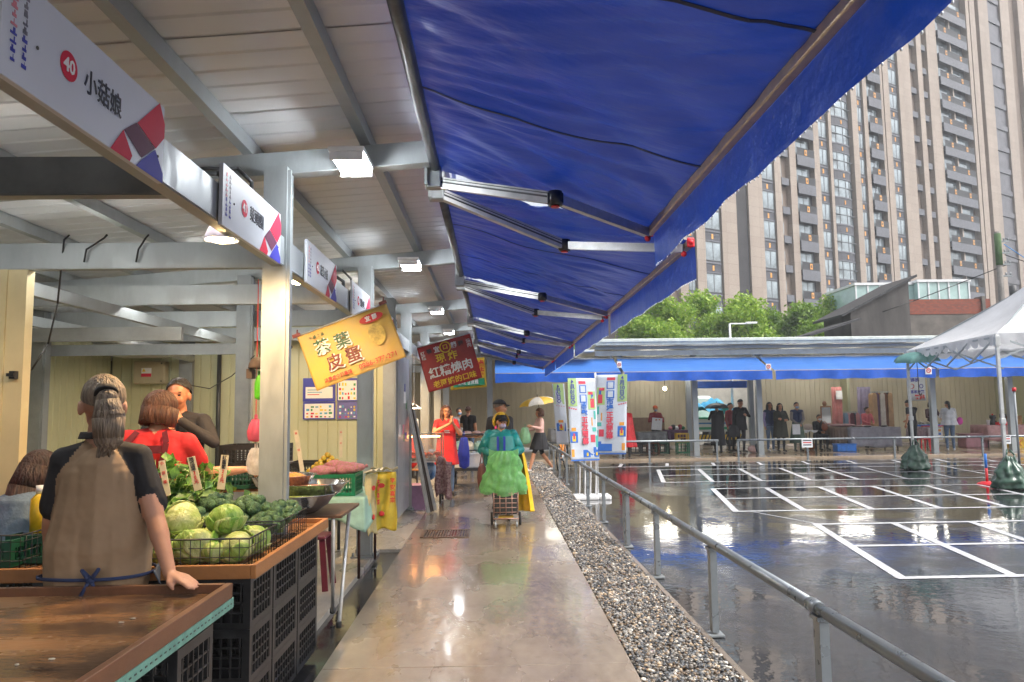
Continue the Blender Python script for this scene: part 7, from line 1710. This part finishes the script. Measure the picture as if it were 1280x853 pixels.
for k in range(5): sack(838 + k * 4, 25.9, .79, (.08, .08, .06 + .03 * (k % 2)), [PINK_INK, BLACKP, WHITE, T_DKRED, GRNC][k], ['pink packet', 'black packet', 'white packet', 'dark red packet', 'green packet'][k] + ' on the purple cloth')
mb = MB(); mb.bx(-1.0, 1.0, 0, .04, 0, 1.1); o = mb.build('brown_board', BROC2, loc=(fx(798, 28.2), 28.2, .1)); tag(o, 'brown board leaning on the wall behind the vendor in an orange cap', 'board')
# truck in the passage
TX = fx(892, 29.8); t = thing('flatbed_truck', 'small flatbed truck with a green and white side and a hazard striped bumper', 'truck', (TX, 29.6, -.03))
TRW = M('truck_white', '#c9d2d0', .35, .1, .06, 3); TRG = M('truck_green', (.02, .32, .16), .4); TRB = M('truck_blue', (.04, .22, .5), .4)
mb = MB(); mb.bx(-1.05, 1.05, 0, 3.4, .62, 1.12); mb.build('bed', TRW, t)
mb = MB(); mb.bx(-1.03, 1.03, -.012, -.002, .70, .80); mb.build('green_stripe', TRG, t); mb = MB(); mb.bx(-1.03, 1.03, -.012, -.002, .92, .98); mb.build('blue_stripe', TRB, t); mb = MB(); mb.bx(-1.05, 1.05, -.03, 3.42, 1.121, 1.17); mb.build('bed_rail', TRG, t)
mb = MB(); n = 14
for k in range(n): xx = -1.0 + 2.0 * k / n; mb.prism([(xx, -.16, .30), (xx + 1.0 / n * 1.0, -.16, .30), (xx + 2.0 / n * 1.0, -.16, .50), (xx + 1.0 / n, -.16, .50)], (0, .05, 0))
mb.build('hazard_stripes', M('hazard_yellow', (.75, .5, .02), .4), t); mb = MB(); mb.bx(-1.02, 1.1, -.105, -.02, .28, .52); mb.build('bumper', BLACKP, t)
for a in (-1, 1):
    mb = MB(); mb.bx(a * .95, a * .65, -.10, -.03, .53, .61); mb.build('tail_light', REDP, t)
    mb = MB(); mb.cone((a * .75, .8, .35), (a * 1.02, .8, .35), .33, n=24); mb.build('wheel', RUBBER, t); mb = MB(); mb.cone((a * .75, 4.2, .35), (a * 1.02, 4.2, .35), .33, n=24); mb.build('wheel', RUBBER, t)
mb = MB(); mb.bx(-.95, .95, 3.5, 5.0, .5, 2.1, bev=.12); mb.build('cab', TRW, t)
mb = MB(); mb.grid(lambda u, v: V3((-.9 + 1.9 * u, .3 + 1.5 * v, 1.15 + .62 * math.sin(math.pi * (.06 + .88 * u)) ** .35 * math.sin(math.pi * (.12 + .8 * v)) ** .4 + .22 * math.sin(u * 9 + v * 3) * math.sin(math.pi * u) + .16 * noise.noise(V3((u * 7, v * 7, 1))))), 26, 18); o = mb.build('tarpaulin', M('light_blue_tarp', '#4fb0d8', .35, 0, .2, 3, bump=.6, bscale=6), loc=(TX, 29.6, -.06), solid=.01); tag(o, 'light blue tarpaulin heaped over the load of the flatbed truck', 'tarpaulin')
mb = MB(); mb.bx(-3.2, 5.5, 0, .2, 0, 5.2); o = mb.build('rear_wall', M('pale_plaster', '#b8b3a6', .7, 0, .12, 1.5), loc=(TX, 38.6, -.03)); tag(o, 'pale plaster wall far behind the truck in the passage', 'wall')
mb = MB(); mb.bx(0, 1.9, 0, .3, 0, .25); o = mb.build('passage_awning', M('far_valance_fabric'), loc=(fx(872, 27), 27, 2.25)); tag(o, 'short rolled dark blue awning above the passage', 'awning')
# small goods by the post and beside the women
sack(941, 24.7, .03, (.18, .12, .12), cloth('pink_white_bundle', '#c9a59c'), 'pale pink bundle at the foot of the post by the three standing women'); sack(947, 24.6, .03, (.1, .1, .16), T_BLACK, 'black bundle at the foot of the post by the three standing women')
x0, x1 = draped('white board', 'narrow white cover on the small table right of the green skirt', 1006, 1023, 25.7, .6, .70, M('white_plastic'), .05, seed=3)
sack(1011, 26, .71, (.16, .14, .11), M('clear_boxes', '#cbb9b0', .3), 'clear boxes of pastries on the small white table'); sack(1012, 26, .03, (.2, .15, .12), FOODO, 'orange goods stored below the small white table')
# mirror, hung cloths, racks
t = thing('standing_mirror', 'tall mirror in an orange wooden frame beside the hung pink cloth', 'mirror', (fx(1034, 26.3), 26.3, 1.05)); mb = MB(); mb.bx(-.20, .20, 0, .04, -.45, .50, bev=.02); mb.build('frame', RIMO, t); mb = MB(); mb.bx(-.16, .16, -.006, -.001, -.40, .45); mb.build('mirror_glass', M('mirror_silver', (.8, .82, .85), .03, 1, 0), t)
mb = MB(); mb.ball((0, .1, .58), (.08, .06, .1)); mb.build('finial', RIMO, t)
def hang(px0, px1, py0, py1, Y, m, label, seed=0):
    a, b = AY(px0, py0, Y), AY(px1, py1, Y); mb = MB(); W, H = b.x - a.x, a.z - b.z; mb.grid(lambda u, v: V3((u * W + .02 * math.sin(v * 4 + seed) * v, .03 * math.sin(u * 16 + seed) * (.3 + v), -v * H * (1 + .05 * math.sin(u * 7 + seed)))), 30, 10); o = mb.build('hanging_cloth', m, loc=a, solid=.005); tag(o, label, 'cloth', 'cloths hung at the clothes stall')
hang(1039, 1054, 484, 532, 27.2, ROSEC, 'rose pink cloth hanging at the left of the clothes stall', 1); hang(1071, 1090, 484, 530, 27.6, LAVC, 'lavender cloth hanging in the middle of the clothes stall', 2)
mb = MB(); mb.bx(-.12, .12, 0, .01, -.16, .16); p = AY(1049, 494, 27.1); o = mb.build('paper_notice', WHITE, loc=p); tag(o, 'white paper notice pinned on the rose pink cloth', 'notice')
def rack(px0, px1, Y, zt, n, cols, label, L=1.0, ls='hung garment'):
    x0, x1 = fx(px0, Y), fx(px1, Y); t = thing('clothes_rack', label, 'clothes rack', ((x0 + x1) / 2, Y, .03)); W = (x1 - x0) / 2
    mb = MB(); mb.tube([(-W, 0, 0), (-W, 0, zt), (W, 0, zt), (W, 0, 0)], .016, 8)
    for s in (-1, 1): mb.cone((s * W, -.25, .02), (s * W, .25, .02), .016, n=8)
    mb.build('frame', GALV, t); rr = random.Random(px0)
    for k in range(n):
        x = -W * .85 + 1.7 * W * k / (n - 1); l = L * (.85 + .3 * rr.random()); m = cols[k % len(cols)]; xw = W / n * 1.3 + .02
        pr = [(x - xw, 0, zt - .1), (x - xw * .4, 0, zt - .03), (x + xw * .4, 0, zt - .03), (x + xw, 0, zt - .1), (x + xw * 1.1, 0, zt - l), (x - xw * 1.1, 0, zt - l)]
        mb = MB(); mb.prism([(a, -.18 + .02 * (k % 3), c) for a, b, c in pr], (0, .3, 0)); mb.build('garment', m, t)
        mb = MB(); mb.tube([(x, 0, zt + .04), (x + .02, 0, zt), (x, 0, zt - .03)], .004, 4); mb.build('hanger', BLACKP, t)
CB = [cloth('beige_garment', '#a98a68'), cloth('plum_garment', '#5a3f5a'), cloth('tan_garment', '#b8854a'), cloth('white_garment', '#c0bab2'), cloth('brown_garment', '#6b4630'), cloth('dark_garment', '#2e2c33')]
rack(1091, 1114, 27.0, 2.0, 7, CB, 'tall clothes rack with brown and plum garments', 1.45)
rack(1055, 1072, 27.3, 1.28, 7, [cloth('blue_garment', '#6a86a0'), cloth('pink_garment', '#c08a90'), CB[3], cloth('wine_garment', '#5a1f30'), CB[5]], 'low clothes rack with pink, blue and wine garments', .55)
draped('silver grey cloth', 'silver grey cloth over the long table of the clothes stall', 1063, 1126, 25.0, 1.0, .80, GREYC, .66, seed=4); draped('brown cover', 'brown cover on the table left of the silver grey one', 1044, 1062, 25.2, .9, .82, BROC2, .6, seed=5)
sack(1055, 25.5, .83, (.45, .25, .05), PINKC, 'dusty pink folded cloth on the brown covered table'); sack(1080, 25.4, .82, (.3, .2, .03), PINKC, 'flat pink cloth on the silver grey table')
for k, px in enumerate((1085, 1106)): sack(px, 25.15, .81, (.13, .08, .03), BLACKP, ['left', 'right'][k] + ' black item lying on the edge of the silver grey table', 'black_item')
t = thing('storage_box', 'blue plastic box on the floor left of the silver grey table', 'box', (fx(1056, 24.9), 24.9, .03)); mb = MB(); mb.bx(-.35, .3, -.15, .2, 0, .22, bev=.02); mb.build('tub', M('bright_blue_plastic'), t); mb = MB(); mb.bx(-.37, .32, -.17, .22, .221, .25, bev=.01); mb.build('lid', M('bright_blue_plastic'), t)
# snack table with crates, poster
draped('white and blue tray cloth', 'pale cloth over the snack table between the two shoppers', 1149, 1177, 25.0, .8, .80, M('pale_print_cloth', '#a8989a', .7, 0, .2, 12), .35, seed=6)
t = thing('display_tray', 'red and blue edged tray of snacks on the pale cloth', 'tray', (fx(1163, 25.2), 25.2, .81)); mb = MB(); mb.bx(-.42, .42, -.2, .3, 0, .06); mb.build('tray', M('bright_blue_plastic'), t); mb = MB(); mb.bx(-.425, .425, -.21, -.201, 0, .03); mb.build('red_edge', REDP, t)
mb = MB(); rr = random.Random(3)
for k in range(24): mb.ico((rr.uniform(-.38, .38), rr.uniform(-.15, .25), .09 + .06 * rr.random()), .05, 1, jit=.01)
mb.build('snacks', M('cream_snacks', '#c9bda0', .5), t)
t = thing('printed_carton', 'white carton printed with orange and blue squares below the snack tray', 'carton', (fx(1170, 24.8), 24.8, .36)); mb = MB(); mb.bx(-.22, .22, 0, .1, 0, .4); mb.build('carton', WHITE, t)
mb = MB()
for i in range(3):
    for j in range(3): mb.bx(-.18 + i * .13, -.09 + i * .13, -.005, -.001, .05 + j * .12, .12 + j * .12, mi=(i + j) % 2)
mb.build('printing', [FOR, FBL], t); stool(fx(1153, 24.7), 24.7, .4, 'red stool under the snack table, left'); stool(fx(1166, 24.7), 24.8, .4, 'red stool under the snack table, right')
a = AY(1133, 472, 27.6); b = AY(1158, 501, 27.6); W, H = b.x - a.x, a.z - b.z; t = thing('wall_poster', 'white cloth poster with blue and red characters above the snack table', 'poster', ((a.x + b.x) / 2, 27.6, (a.z + b.z) / 2))
mb = MB(); mb.grid(lambda u, v: V3(((u - .5) * W, .01 * math.sin(u * 9), (v - .5) * H)), 12, 4); mb.build('sheet', FLAGW, t, solid=.003)
bundle([text('媽媽', .17, BLUE_INK, t, (-.05, -.02, .37 * H), (R(90), 0, 0), 'l', .02), text('客家麻糬', .13, BLUE_INK, t, (.02, -.02, -.13 * H), (R(90), 0, 0), 'l', .03), text('餐', .16, BLUE_INK, t, (-.25, -.02, -.36 * H), (R(90), 0, 0), 'l', .03), text('糕點', .19, RED_INK, t, (.1, -.02, -.36 * H), (R(90), 0, 0), 'l', .04)], 'lettering', t)
mb = MB()
for (cx, r, mi) in ((-.18, .085, 0), (.18, .07, 1)):
    for k in range(18): q0, q1 = k * 6.2832 / 18, (k + 1) * 6.2832 / 18; mb.cone((cx + r * math.cos(q0), -.02, .12 * H + r * math.sin(q0)), (cx + r * math.cos(q1), -.02, .12 * H + r * math.sin(q1)), .012, n=5, mi=mi)
mb.build('ring_emblem', [RED_INK, BLUE_INK], t)
# right end stall
draped('pink cloth', 'pale pink cloth over the table at the right end of the far hall', 1234, 1300, 25.6, .9, .80, PINKC, .55, seed=7)
t = thing('storage_tub', 'translucent pink storage tub on the platform by the right end stall', 'tub', (fx(1216, 26), 26, .03)); mb = MB(); mb.bx(-.42, .42, -.25, .25, 0, .45, bev=.03); mb.build('tub', M('pink_tub', '#a0707a', .35), t); mb = MB(); mb.bx(-.45, .45, -.28, .28, .451, .49, bev=.01); mb.build('lid', M('pink_tub'), t)
for k, (px, w, h, m, lab, nm) in enumerate(((1242, .13, .34, BLACKP, 'black coffee grinder on the pink covered table', 'grinder'), (1255, .14, .38, DGREY, 'dark coffee machine in the middle of the pink covered table', 'coffee_machine'), (1266, .26, .3, M('cardboard', '#9a7448', .7), 'brown cardboard box on the pink covered table', 'cardboard_box'), (1236, .06, .18, WHITE, 'white cup at the left end of the pink covered table', 'cup'), (1249, .2, .1, REDP, 'low red box on the pink covered table', 'red_box'))):
    t = thing(nm, lab, nm.replace('_', ' '), (fx(px, 25.85), 25.85 - (.15 if k == 4 else 0), .81)); mb = MB()
    if k in (0, 1): mb.lathe([(.001, 0), (w, 0), (w * .9, h * .4), (w * .5, h * .5), (w * .8, h * .75), (w * .75, h), (.001, h)], n=14)
    elif k == 3: mb.lathe([(.001, 0), (w * .7, 0), (w, h)], n=12)
    else: mb.bx(-w, w, -.15, .15, 0, h, bev=.008)
    mb.build('body', m, t); 
    if k == 2: mb = MB(); mb.bx(-w, -.02, -.15, .15, h, h + .012); mb.bx(.02, w, -.15, .15, h, h + .012); mb.build('flap', M('cardboard'), t)
    if k < 2: mb = MB(); mb.cone((0, 0, h), (0, 0, h + .05), .03, n=8); mb.build('knob', REDP, t)
t = thing('yellow_carton', 'yellow carton with red print on the platform under the right end table', 'carton', (fx(1268, 25.3), 25.3, .03)); mb = MB(); mb.bx(-.2, .2, -.15, .15, 0, .4); mb.build('carton', YELC, t); mb = MB(); mb.bar((-.12, -.155, .3), (.1, -.155, .08), .03, .01); mb.bar((-.05, -.158, .1), (.14, -.158, .3), .03, .01); mb.build('printing', RED_INK, t)
# signs tied to the far rail and awning joints
def rsign(px0, px1, py0, py1, Y, label, kind, name='rail_sign'):
    a, b = AY(px0, py0, Y), AY(px1, py1, Y); W, H = b.x - a.x, a.z - b.z; t = thing(name, label, 'sign', ((a.x + b.x) / 2, Y, (a.z + b.z) / 2)); mb = MB(); mb.bx(-W / 2, W / 2, 0, .01, -H / 2, H / 2); mb.build('plate', WHITE, t); mb = MB()
    if kind == 0:
        for k in range(3): mb.bx(-.38 * W, .38 * W, -.003, -.001, (.28 - .27 * k) * H, (.40 - .27 * k) * H, mi=0 if k == 1 else 1)
        mb.build('printing', [RED_INK, INK], t)
    else:
        r = min(W, H) * .32
        for k in range(16): q0, q1 = k * 6.2832 / 16, (k + 1) * 6.2832 / 16; mb.cone((r * math.cos(q0), -.006, r * math.sin(q0)), (r * math.cos(q1), -.006, r * math.sin(q1)), r * .2, n=5)
        mb.bar((-r * .7, -.006, r * .7), (r * .7, -.006, -r * .7), r * .25, .006); mb.build('red_ring', RED_INK, t)
rsign(1002, 1016, 549, 559.5, 21.42, 'white notice tied to the far railing before the three standing women', 0); rsign(1253, 1264, 544, 555, 21.42, 'white notice tied to the far railing at the right', 0)
rsign(1156.5, 1165, 459, 468, 22.0, 'small white no-smoking sign between the two right awnings', 1, 'awning_sign'); rsign(771, 777, 452, 460, 22.0, 'small white sign between the two left awnings', 1, 'awning_sign'); rsign(957, 964, 455, 462, 22.0, 'small white sign between the two middle awnings', 1, 'awning_sign')
# tables with wrapped goods behind the woman in pink and in the deep stalls
draped('wrapped goods', 'whitish plastic sheet over goods behind the woman in pink', 688, 716, 24.6, 1.0, .9, M('whitish_sheet', '#a9aaa8', .35, bump=.6, bscale=6), .4, seed=8)
t = table('work_table', 'wooden work table far down the stalls behind the cart', -1.15, -.1, 20.0, 20.6, .85, WOOD, legs=[(-1.1, 20.05), (-.15, 20.05), (-.15, 20.55), (-1.1, 20.55)], lr=.03)
for k in range(4): mb = MB(); mb.ball((0, 0, 0), (.14, .12, .08), 12, 8); o = mb.build('wrapped_food', M('pinkish_wrap', '#b89a94', .4, 0, .2, 20), loc=(-.95 + k * .24, 20.2, .93)); tag(o, ['leftmost', 'second', 'third', 'rightmost'][k] + ' wrapped pack on the work table far down the stalls', 'food pack', 'wrapped packs')
for k, (x, y, w, h, m, lab) in enumerate(((-1.75, 14.2, .5, .4, M('poster_cyan'), 'blue bundle in the stall behind the snack stand'), (-1.7, 14.6, .3, .8, YEL_INK, 'yellow bundle in the stall behind the snack stand'), (-1.5, 13.9, .28, .7, T_RED, 'red bundle in the stall behind the snack stand'))):
    mb = MB(); mb.grid(lambda u, v: V3((w / 2 * math.sin(v * math.pi) ** .5 * math.cos(u * 6.2832), .2 * math.sin(v * math.pi) ** .5 * math.sin(u * 6.2832), h * (1 - v))), 16, 10); o = mb.build('goods_bundle', m, loc=(x, y, .5)); tag(o, lab, 'goods')
t = table('stall_bench', 'bench of bundles in the stall behind the snack stand', -2.1, -1.35, 13.6, 15.0, .5, WOOD, legs=[(-2.05, 13.7), (-1.4, 13.7), (-1.4, 14.9), (-2.05, 14.9)])
# ================================================================ RAIN HAZE
mb = MB(); mb.bx(-40, 130, -8, 130, -1.03, 85)
hm = bpy.data.materials.new('rain_haze'); hm.use_nodes = True; _n = hm.node_tree.nodes; _n.remove(_n['Principled BSDF'])
pv = _n.new('ShaderNodeVolumePrincipled'); pv.inputs['Color'].default_value = (.86, .9, .95, 1); pv.inputs['Density'].default_value = .0013
hm.node_tree.links.new(pv.outputs[0], _n['Material Output'].inputs['Volume'])
tag(mb.build('haze', hm), 'thin pale rain haze in the air', 'haze', kind='stuff')
# ================================================================ LIGHT AND SKY
w = bpy.data.worlds.new('World'); S.world = w; w.use_nodes = True
N = w.node_tree.nodes; L = w.node_tree.links; bg = N['Background']
sky = N.new('ShaderNodeTexSky'); sky.sky_type = 'NISHITA'; sky.sun_disc = False
SUN_E, SUN_R = R(55), R(120)
sky.sun_elevation = SUN_E; sky.sun_rotation = SUN_R; sky.dust_density = 6; sky.air_density = 1.0; sky.ozone_density = .6
hs = N.new('ShaderNodeHueSaturation'); hs.inputs['Saturation'].default_value = .35   # overcast: greyer than clear air
L.new(sky.outputs[0], hs.inputs['Color']); L.new(hs.outputs[0], bg.inputs['Color']); bg.inputs['Strength'].default_value = .13
sd = bpy.data.lights.new('sun', 'SUN'); sd.energy = .6; sd.angle = R(25); sd.color = (1, .98, .95)
so = bpy.data.objects.new('sun', sd); link(so)
dirv = Vector((math.sin(SUN_R) * math.cos(SUN_E), math.cos(SUN_R) * math.cos(SUN_E), math.sin(SUN_E)))
so.rotation_euler = (-dirv).to_track_quat('-Z', 'Y').to_euler(); so.location = (0, 0, 60)
vs = S.view_settings; vs.view_transform = 'Standard'; vs.look = 'None'; vs.gamma = 1; vs.exposure = 1.4; vs.use_curve_mapping = False
S.display_settings.display_device = 'sRGB'
c = S.cycles; c.use_denoising = True
try: c.denoiser = 'OPENIMAGEDENOISE'
except Exception: pass
c.max_bounces = 7; c.diffuse_bounces = 4; c.glossy_bounces = 3; c.transmission_bounces = 4; c.transparent_max_bounces = 8
c.caustics_reflective = False; c.caustics_refractive = False; c.sample_clamp_indirect = 6
c.use_adaptive_sampling = True; c.adaptive_threshold = .015
